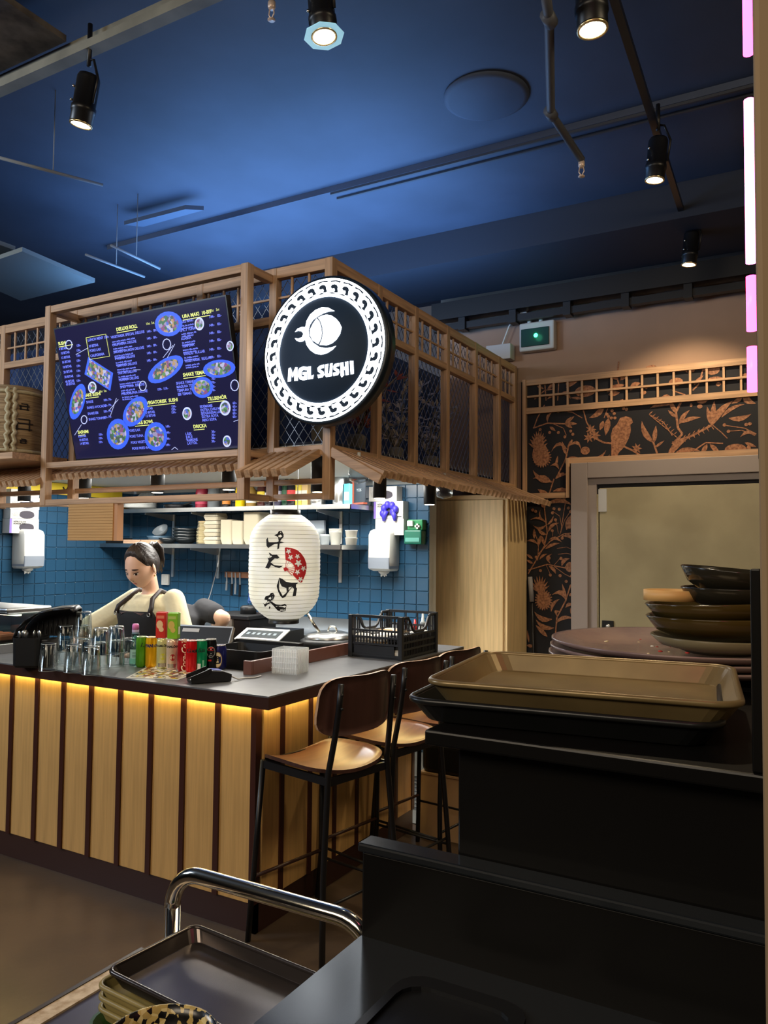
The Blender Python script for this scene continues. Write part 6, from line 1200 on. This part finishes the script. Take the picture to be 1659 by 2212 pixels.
for a_, e_, w_ in ((shR, elR, wrR), (shL, elL, wrL)): limb(bd, [a_, (a_+e_)/2, e_], [.052, .047, .04]); limb(bd, [e_, (e_+w_)/2+V((0, .0, -.005)), w_], [.041, .037, .024])
for s_ in (-1, 1): limb(bd, [(s_*.09, .01, .82), (s_*.095, .0, .46), (s_*.1, .02, .08)], [.085, .058, .042]); limb(bd, [(s_*.1, .04, .035), (s_*.105, -.13, .03)], [.038, .034])
body = MB(); body.merge(remeshed(bd, .008)); 
for i in range(len(body.sm)): body.sm[i] = True
MH = T(-.015, -.085, 1.425) @ RZ(.12) @ RX(.42) @ Matrix.Scale(1.13, 4)
head_mesh(body, MH)
hand(body, wrR, (.45, -.85, -.25), (0, 0, 1), 1, .5); hand(body, wrL, (-.55, -.8, -.1), (0, .1, 1), -1, .9)
wo = body.obj('person', M_skin, None); wo.location = W0; tag(wo, 'person in a cream t-shirt and black apron working behind the counter', 'person')
# t-shirt
sh = MB(); sh.loft([ell_ring((0, torso_sec(z, TAB)[2], z), torso_sec(z, TAB)[0]*1.04+.008, torso_sec(z, TAB)[1]*1.04+.008) for z in [.86+.02*i for i in range(21)]])
for a_, e_, k in ((shR, elR, .86), (shL, elL, .9)): sl_ = a_+(e_-a_)*k; limb(sh, [a_-(e_-a_)*.12+V((0, 0, .0)), (a_+sl_)/2+V((0, 0, -.004)), sl_], [.066, .071, .074])
me = remeshed(sh, .009, 5); b = MB(); b.merge(me); b.sm = [True]*len(b.sm); b.obj('t_shirt', mat('cream_cotton', (222, 212, 176), .85, bump=.6, bscale=16), wo)
b = MB(); b.tube([V((0, -.022, 1.272))+V((.071*math.cos(i*PI/12), .062*math.sin(i*PI/12), -.012*math.sin(-i*PI/12)*1 - .008)) for i in range(24)], .007, 6, True); b.obj('collar', MATS['cream_cotton'], wo)
# trousers
tr2 = MB(); tr2.loft([ell_ring((0, .01, z), .19, .148) for z in (.8, .87, .92)])
for s_ in (-1, 1): limb(tr2, [(s_*.09, .01, .84), (s_*.095, .0, .46), (s_*.1, .02, .09)], [.1, .075, .06])
b = MB(); b.merge(remeshed(tr2, .012)); b.sm = [True]*len(b.sm); b.obj('trousers', mat('black_cloth', (26, 27, 30), .85), wo)
for s_ in (-1, 1): b = MB(); b.loft([[V((s_*.103+x*.09, -.045+y*.27, z)) for x, y in rrect(1, 1, .4)] for z in (0, .03)] + [[V((s_*.103+x*.08, -.01+y*.19, .075)) for x, y in rrect(1, 1, .4)]], 0, True); b.obj('shoe', M_blkp, wo)
# apron
def apr(z, a, k=.0): hw, hd_, cy = torso_sec(z, TAB); hw = hw*1.04+.022+k; hd_ = hd_*1.04+.022+k; return V((hw*math.sin(a), cy-hd_*math.cos(a), z))
b = MB(); nz_, na = 16, 14; g = []
for i in range(nz_+1):
    z = .5+(1.165-.5)*i/nz_; am = 1.25 if z < 1.0 else 1.25-.55*((z-1.0)/.165)
    for j in range(na+1): a = -am+2*am*j/na; g.append(apr(max(z, .80), a)-V((0, 0, max(z, .8)-z)))
fs = [(i*(na+1)+j, i*(na+1)+j+1, (i+1)*(na+1)+j+1, (i+1)*(na+1)+j) for i in range(nz_) for j in range(na)]
b.add(g, fs, 0, True); ap = b.obj('apron', mat('apron_black', (24, 25, 28), .8), wo); sdm = ap.modifiers.new('solid', 'SOLIDIFY'); sdm.thickness = .004; sdm.offset = 1
M_leather = mat('leather_patch', (96, 74, 72), .55)
for s_ in (-1, 1):
    b = MB(); g = [apr(z, s_*a, .005) for z, a in ((1.166, .10), (1.166, .70), (1.13, .83), (1.09, .95), (1.12, .6), (1.15, .3))]; b.add(g, [tuple(range(6))]); b.obj('leather_corner', M_leather, ap)
    p0 = apr(1.15, s_*.62, .012); pts = [p0, apr(1.19, s_*.62, .016), V((s_*.10, -.105, 1.238)), V((s_*.092, -.035, 1.285)), V((s_*.085, .055, 1.255)), V((s_*.07, .125, 1.16))]
    b = MB(); b.tube(pts, .014, 8); st_ = b.obj('strap', mat('strap_dark', (44, 36, 36), .5), ap); st_.scale = (1, 1, 1)
    MB().tube([p0+V((.011*math.cos(k*PI/5), -.006, .011*math.sin(k*PI/5))) for k in range(10)], .003, 5, True).obj('eyelet', M_alu, ap)
# hair
def hl(u):
    a = abs(u)
    if a < .55: return .90-.1*(a/.55)
    if a < 1.2: return .80-.62*(a-.55)/.65
    if a < 1.42: return .18-.05*(a-1.2)/.22
    if a < 1.75: return .13-.55*(a-1.42)/.33
    return -.42-.12*(a-1.75)/1.4
b = MB(); nu, nv = 60, 16; g = []
for j in range(nv+1):
    for i in range(nu):
        u = -PI+2*PI*i/nu; t = j/nv; v_ = hl(u)+(PI/2-hl(u))*t; p = head_r(u, v_); k = 1.0+.13*min(1, t*5)**.6; k += .012*math.sin(u*17+v_*5); g.append(MH @ (p*k+V((0, .006, .004))*min(1, t*4)))
b.add(g, [(j*nu+i, j*nu+(i+1) % nu, (j+1)*nu+(i+1) % nu, (j+1)*nu+i) for j in range(nv) for i in range(nu)], 0, True)
hr = b.obj('hair', M_hair, wo)
rnd = random.Random(2); b = MB()
for k in range(16):
    ox, oz = rnd.uniform(-.022, .022), rnd.uniform(-.02, .02); pts = [V((ox*.4, .095, .055+oz*.4)), V((ox, .135, .06+oz)), V((ox*1.6+rnd.uniform(-.01, .01), .145, .025+oz)), V((ox*1.7+rnd.uniform(-.02, .02), .135, -.025+oz)), V((ox*1.6+rnd.uniform(-.02, .02), .12, -.07+oz*1.5))]
    b.tube([MH @ p for p in pts], [.012, .016, .015, .011, .003], 6)
b.obj('ponytail', M_hair, wo); MB().tube([MH @ V((.02*math.cos(i*PI/6), .108, .058+.02*math.sin(i*PI/6))) for i in range(12)], .006, 6, True).obj('hair_tie', M_blk, wo)
M_eye = mat('eye_white', (226, 216, 208), .3); M_iris = mat('iris', (34, 24, 20), .2); M_brow = mat('brow', (62, 46, 40), .8); M_lip = mat('lip', (196, 112, 104), .45)
for s_ in (-1, 1):
    face_patch(wo, MH, s_*.40, .0, .17, .042, M_eye, 'eye', .002, tilt=s_*.1); face_patch(wo, MH, s_*.40, -.012, .075, .042, M_iris, 'iris', .003); face_patch(wo, MH, s_*.40, .045, .2, .02, M_brow, 'eyelid_line', .0035, tilt=s_*.12); face_patch(wo, MH, s_*.42, .215, .24, .03, M_brow, 'eyebrow', .002, tilt=-s_*.1)
face_patch(wo, MH, 0, -.50, .24, .026, M_lip, 'upper_lip', .0015); face_patch(wo, MH, 0, -.565, .2, .03, M_lip, 'lower_lip', .0018)
for s_ in (-1, 1): face_patch(wo, MH, s_*.07, -.335, .035, .016, mat('nostril', (120, 70, 60), .8), 'nostril', .001)
MB().sphere(MH @ (head_r(1.5, -.3)+V((.006, 0, -.012))), .006, 8, 6).obj('earring', mat('gold', (226, 190, 110), .2, 1), wo)
pe_ = thing('marker_pen', 'grey marker pen held over the counter', 'pen', tuple(W0+wrL+V((-.08, -.1, -.02))), .5); MB().tube([(-.05, 0, .0), (.06, .02, .03)], .006, 8).obj('barrel', mat('pen_grey', (120, 120, 124), .4), pe_); MB().tube([(-.05, 0, .0), (-.085, -.006, -.009)], .0068, 8).obj('cap', W_, pe_)
# --- second worker bent over the cooking bench, back to the guests
P2 = V((-3.78, 3.86, 0)); bd = MB()
spine = [(V((0, 0, .82)), .17, .13), (V((0, .03, .95)), .165, .125), (V((-.02, .09, 1.07)), .175, .12), (V((-.1, .17, 1.13)), .18, .11), (V((-.2, .25, 1.13)), .13, .085)]
bd.loft([[c+V((a*math.cos(2*PI*i/20), b_*math.sin(2*PI*i/20)*.9, b_*math.sin(2*PI*i/20)*-.45*k)) for i in range(20)] for k, (c, a, b_) in zip((0, .3, .7, 1, 1), spine)])
sR2 = V((.13, .16, 1.13)); eR2 = at(483, 1335, 'Y', P2.y+.1)-P2; wR2 = at(458, 1392, 'Y', P2.y+.34)-P2; sL2 = V((-.23, .2, 1.13)); eL2 = V((-.32, .3, .98)); wL2 = V((-.2, .42, .92))
for a_, e_, w_ in ((sR2, eR2, wR2), (sL2, eL2, wL2)): limb(bd, [a_, (a_+e_)/2, e_], [.055, .05, .044]); limb(bd, [e_, (e_+w_)/2, w_], [.046, .04, .026])
bd.tube([(-.22, .25, 1.13), (-.3, .31, 1.09)], [.055, .05], 12)
for s_ in (-1, 1): limb(bd, [(s_*.09, .0, .82), (s_*.1, -.02, .46), (s_*.11, .0, .08)], [.09, .062, .045]); limb(bd, [(s_*.11, -.03, .035), (s_*.115, .13, .03)], [.04, .036])
body = MB(); body.merge(remeshed(bd, .009)); body.sm = [True]*len(body.sm)
MH2 = T(-.36, .36, 1.05) @ RZ(PI-.6) @ RX(1.1); head_mesh(body, MH2); hand(body, wR2, (-.3, .8, -.2), (0, 0, 1), -1); hand(body, wL2, (.5, .8, -.1), (0, 0, 1), 1)
w2 = body.obj('person', M_skin, None); w2.location = P2; tag(w2, 'person in a black t-shirt bending over with only back and elbow in view', 'person')
sh = MB(); sh.loft([[c+V((a*1.07*math.cos(2*PI*i/20), b_*1.12*math.sin(2*PI*i/20)*.9, b_*math.sin(2*PI*i/20)*-.5*k)) for i in range(20)] for k, (c, a, b_) in zip((0, .3, .7, 1, 1), spine)])
for a_, e_, k in ((sR2, eR2, .55), (sL2, eL2, .6)): sl_ = a_+(e_-a_)*k; limb(sh, [a_-(e_-a_)*.1, (a_+sl_)/2, sl_], [.072, .074, .07])
b = MB(); b.merge(remeshed(sh, .01, 5)); b.sm = [True]*len(b.sm); b.obj('t_shirt', mat('black_cotton', (46, 46, 50), .9, bump=.3, bscale=14), w2)
tr2 = MB(); tr2.loft([ell_ring((0, .0, z), .185, .145) for z in (.78, .85, .92)])
for s_ in (-1, 1): limb(tr2, [(s_*.09, .0, .83), (s_*.1, -.02, .46), (s_*.11, .0, .09)], [.105, .08, .062])
b = MB(); b.merge(remeshed(tr2, .012)); b.sm = [True]*len(b.sm); b.obj('trousers', MATS['black_cloth'], w2)
b = MB(); g = []
for j in range(nv+1):
    for i in range(nu):
        u = -PI+2*PI*i/nu; t = j/nv; v_ = hl(u)+(PI/2-hl(u))*t; g.append(MH2 @ (head_r(u, v_)*(1+.1*min(1, t*5)**.6)))
b.add(g, [(j*nu+i, j*nu+(i+1) % nu, (j+1)*nu+(i+1) % nu, (j+1)*nu+i) for j in range(nv) for i in range(nu)], 0, True); b.obj('hair', M_hair, w2)
for s_ in (-1, 1):
    face_patch(w2, MH2, s_*.40, .0, .15, .032, M_eye, 'eye', .002); face_patch(w2, MH2, s_*.40, -.008, .055, .03, M_iris, 'iris', .003); face_patch(w2, MH2, s_*.42, .215, .22, .022, M_brow, 'eyebrow', .002)
    b = MB(); b.loft([[V((s_*.113+x*.095, .045+y*.28, z)) for x, y in rrect(1, 1, .4)] for z in (0, .03)] + [[V((s_*.113+x*.085, .01+y*.2, .078)) for x, y in rrect(1, 1, .4)]], 0, True); b.obj('shoe', M_blkp, w2)
face_patch(w2, MH2, 0, -.53, .22, .04, M_lip, 'lips', .0015)
# ------------------------------------------------------------------ foreground tray station
SYF = .93
stn = thing('tray_station', 'black laminate tray return station in the right foreground', 'station', (-.3, 1.1, 0)); Os = V(stn.location)
M_lam = mat('black_laminate', (13, 12, 11), .35, var=.1, vscale=4, spec=.3); M_lamt = mat('black_counter_gloss', (30, 33, 36), .16)
def sbox(lo, hi, name, m_, bv=.003): return MB().box(V(lo)-Os, V(hi)-Os).obj(name, m_, stn, bevel=bv)
zlow, zmid, zup = 1.028, 1.152, 1.294
XR = -.06
hole = [(-.46, .50), (-.19, .50), (-.19, .80), (-.46, .80)]
# lower counter with two drop holes
b = MB()
def frame_rect(x0, x1, y0, y1, z0, z1): b.box(V((x0, y0, z0))-Os, V((x1, y1, z1))-Os)
X0 = -.556
for x0, x1, y0, y1 in ((X0, XR+.3, .86, SYF), (X0, XR+.3, .25, .58), (X0, -.44, .58, .86), (-.31, -.25, .58, .86), (-.02, XR+.3, .58, .86)): frame_rect(x0, x1, y0, y1, zlow-.03, zlow)
b.obj('lower_counter', M_lamt, stn)
sbox((X0+.01, SYF-.02, 0), (XR+.3, SYF, zlow-.03), 'front_panel', M_lam); sbox((X0, .26, 0), (X0+.018, SYF-.02, zlow-.03), 'side_panel', M_lam)
for x0, x1 in ((-.44, -.31), (-.25, -.02)):
    b = MB(); cx, w_ = (x0+x1)/2, (x1-x0)
    rg = lambda s_, z: [V((cx+x*s_, .72+y*s_, z))-Os for x, y in rrect(w_+.03, .31, .035)]
    b.loft([rg(1, zlow+.001), rg(1, zlow+.006), rg(.86, zlow+.006), rg(.8, zlow-.25), rg(.79, zlow-.25)], caps=True); b.obj('drop_hole_collar', M_blkp, stn, recalc=True)
sbox((X0, SYF, zlow-.03), (XR+.3, SYF+.028, zmid-.012), 'middle_panel', M_lam); sbox((X0-.004, SYF-.006, zmid-.012), (XR+.3, SYF+.03, zmid), 'middle_ledge', M_lamt)
sbox((X0+.018, SYF, 0), (XR+.3, SYF+.36, zlow-.03), 'cabinet_base', M_lam)
sbox((-.428, SYF+.03, zlow-.03), (XR+.3, SYF+.36, zup), 'upper_box', M_lam); sbox((-.463, SYF+.0, zup), (XR+.3, SYF+.80, zup+.02), 'top_shelf', M_lam)
sbox((-.4, SYF+.36, 0), (XR+.28, SYF+.38, zup), 'back_panel', M_lam); sbox((-.45, SYF+.76, 0), (-.42, SYF+.79, zup), 'leg', M_lam)
sbox((-.0735, SYF+.005, zup+.02), (-.0625, SYF+.02, 1.532), 'side_post', M_lam, .002)
# serving trays
def tray(loc, w_, d_, h_, rgb, rz, label, name='serving_tray', rough=.3, grp='serving trays', metal=.0, flare=.9):
    t = thing(name, label, 'tray', loc, rz, grp); b_ = MB()
    ring = lambda s_, z, o=0: [V((x*s_+math.copysign(o, x), y*s_+math.copysign(o, y), z)) for x, y in rrect(w_, d_, min(w_, d_)*.1, 5)]
    b_.loft([ring(flare-.01, 0), ring(.985, h_-.004), ring(1.0, h_-.004), ring(1.0, h_), ring(.965, h_), ring(flare-.02, .004)], 0, False); b_.obj('tray_shell', mat('tray_%d_%d_%s' % (rgb[0], rgb[1], name), rgb, rough, metal, rgb2=tuple(int(c*.86) for c in rgb), vscale=9), t, recalc=True, bevel=.002)
    b_ = MB(); b_.tube([V((p.x, p.y, h_-.001)) for p in ring(.985, 0)], .0045, 8, True); b_.obj('rolled_rim', MATS['tray_%d_%d_%s' % (rgb[0], rgb[1], name)], t); return t
tz = zup+.021
tray((-.328, 1.15, tz), .405, .35, .03, (24, 25, 25), .12, 'black tray under the olive tray on the station', 'serving_tray', .35)
tray((-.306, 1.155, tz+.024), .40, .34, .031, (142, 122, 82), .13, 'olive beige serving tray on top of the station', 'serving_tray', .32, metal=.3)
# plates behind the trays
PC = V((-.245, 1.615, tz))
pl_st = one(MB().box((-.16, -.16, 0), (.16, .16, .008)), 'spacer_board', M_blkp, 'thin black board under the stack of large plates', 'board', loc=(0, 0, 0)); pl_st.location = PC
for i in range(3):
    t = thing('large_plate', ('lowest large mauve plate of the stack', 'middle large mauve plate of the stack', 'top large mauve plate with food crumbs')[i], 'plate', (PC.x+.003*i, PC.y, tz+.009+i*.0135), 0, 'large plates on the station'); m_ = mat('mauve_glaze', (150, 128, 118), .22, rgb2=(120, 100, 100), vscale=6)
    MB().lathe([(.11, 0), (.17, .004), (.24, .016), (.256, .024), (.256, .028), (.248, .027), (.19, .012), (.13, .007), (.001, .006)], 56).obj('plate_body', m_, t)
    if i == 2:
        rnd = random.Random(9)
        for k in range(26): a, r_ = rnd.uniform(0, 2*PI), .16*math.sqrt(rnd.random()); MB().sphere((r_*math.cos(a), r_*math.sin(a), .0155), rnd.uniform(.0015, .004), 6, 4, sc_=(1.4, 1, .5)).obj('crumb', mat('crumb_%d' % (k % 3), ((230, 214, 170), (196, 60, 50), (244, 236, 220))[k % 3], .6), t)
# bowls on the plates
M_olv = mat('olive_glaze', (70, 56, 24), .14, rgb2=(54, 45, 22), vscale=4); M_dol = mat('dark_olive_glaze', (40, 37, 28), .14)
BC = V((-.175, 1.60, tz+.009+.027+.0085))
def fbowl(dz, r_, h_, m_, tilt, dx, label):
    t = thing('soup_bowl', label, 'bowl', (BC.x+dx, BC.y, BC.z+dz), 0, 'dirty bowls stacked on the plates'); R = (RY(tilt[1]) @ RX(tilt[0])).to_3x3()
    MB().lathe([(r_*.5, 0), (r_*.62, .006), (r_*.86, h_*.45), (r_, h_), (r_*.985, h_+.002), (r_*.96, h_), (r_*.82, h_*.45), (r_*.5, .012), (.001, .01)], 44, M=R).obj('bowl_wall', m_, t)
    return t
fbowl(.002, .128, .03, mat('shallow_glaze', (120, 112, 84), .25), (0, 0), -.0, 'shallow dish directly on the top large plate')
fbowl(.024, .133, .046, M_olv, (0, -.02), -.002, 'lowest olive bowl of the bowl stack'); fbowl(.05, .135, .046, M_olv, (0, -.05), -.0, 'second olive bowl slightly tilted in the stack')
t = thing('wooden_ring_lid', 'small pale wooden steamer ring stuck in the bowl stack', 'lid', (BC.x-.085, BC.y-.02, BC.z+.097), 0); MB().lathe([(.05, 0), (.052, 0), (.052, .02), (.046, .02), (.046, .004), (.001, .004)], 28).obj('ring', mat('steamer_wood', (222, 176, 108), .5), t)
fbowl(.083, .1, .04, M_dol, (0, .0), .028, 'dark bowl under the top bowl of the stack'); fbowl(.107, .102, .048, M_dol, (0, .09), .026, 'topmost dark bowl with a pinkish inside, tilted to the right')
# ------------------------------------------------------------------ service cart
cart = thing('service_cart', 'service cart with chrome tube handle at the lower left', 'cart', (-.96, .75, 0)); Oa = V(cart.location); cz = .70
def P_(x, y, z): return V((x, y, z))-Oa
M_tz = mat('speckled_edge', (214, 194, 166), .6, rgb2=(176, 150, 118), vscale=60); M_deck = mat('cart_deck', (72, 70, 84), .3)
MB().box(P_(-1.26, .3, cz-.03), P_(-.7, 1.22, cz)).obj('deck', M_deck, cart, bevel=.004); MB().box(P_(-1.262, .3, cz), P_(-1.225, 1.222, cz+.004)).obj('deck_edge', M_tz, cart); MB().box(P_(-1.225, 1.2, cz), P_(-.7, 1.222, cz+.004)).obj('deck_edge', M_tz, cart)
MB().box(P_(-1.272, .3, cz-.035), P_(-1.262, 1.224, cz+.006)).obj('deck_rim', mat('rim_dark', (60, 52, 48), .4), cart)
hY = 1.25; hx0, hx1, hz = -1.21, -.72, .872; r_ = .075
pts = [V((hx0, hY, .08)), V((hx0, hY, hz-r_))] + arc((hx0+r_, hY, hz-r_), r_, PI, PI/2, 8) + arc((hx1-r_, hY, hz-r_), r_, PI/2, 0, 8) + [V((hx1, hY, hz-r_)), V((hx1, hY, .08))]
MB().tube([p-Oa for p in pts], .0165, 16).obj('handle_tube', M_chrome, cart)
for x in (-1.21, -.72):
    MB().tube([P_(x, .33, .08), P_(x, .33, cz-.03)], .0165, 12).obj('post', M_chrome, cart)
    for y in (.33, 1.25): MB().lathe([(.04, -.012), (.04, .012)], 18, P_(x, y, .04), M=RY(PI/2).to_3x3()).obj('wheel', M_blkp, cart)
MB().box(P_(-1.22, .33, .2), P_(-.71, 1.24, .22)).obj('lower_deck', M_deck, cart)
# trays on the cart
tc1 = V((-.946, 1.083, cz+.001))
tray((tc1.x-.004, tc1.y-.004, cz+.026), .345, .22, .02, (168, 150, 92), -.06, 'lowest beige plastic tray on the cart', 'plastic_tray', .4, 'trays on the service cart', flare=.95)
tray((tc1.x-.004, tc1.y-.004, cz+.045), .345, .22, .02, (168, 150, 92), -.06, 'middle beige plastic tray on the cart', 'plastic_tray', .4, 'trays on the service cart', flare=.95)
tray((tc1.x-.004, tc1.y-.004, cz+.064), .345, .22, .02, (168, 150, 92), -.06, 'upper beige plastic tray on the cart', 'plastic_tray', .4, 'trays on the service cart', flare=.95)
tray((tc1.x, tc1.y, cz+.078), .33, .206, .026, (92, 84, 80), -.085, 'shiny metal tray on top of the cart stack', 'metal_tray', .22, 'trays on the service cart', .75)
t = thing('green_tray', 'dark green tray lowest on the cart deck', 'tray', (tc1.x-.01, tc1.y-.01, cz+.001)); b = MB(); ring = lambda s_, z: [V((x*s_, y*s_, z)) for x, y in rrect(.37, .24, .05, 5)]; b.loft([ring(.9, 0), ring(1, .022), ring(.97, .022), ring(.88, .004)]); b.obj('tray_shell', mat('green_glaze', (62, 92, 44), .25), t, recalc=True)
q = at(345, 2240, 'Z', .873)
t = thing('patterned_bowl', 'small bowl with a black and gold speckled pattern', 'bowl', (q.x, q.y, cz+.107)); MB().lathe([(.04, 0), (.06, .012), (.078, .05), (.08, .066), (.077, .066), (.074, .05), (.055, .016), (.001, .01)], 40).obj('bowl_wall', voronoi_mat('pattern_glaze', [(20, 18, 20), (206, 180, 110), (24, 22, 22), (186, 160, 96), (14, 14, 16), (220, 200, 140)], 130, .25), t)
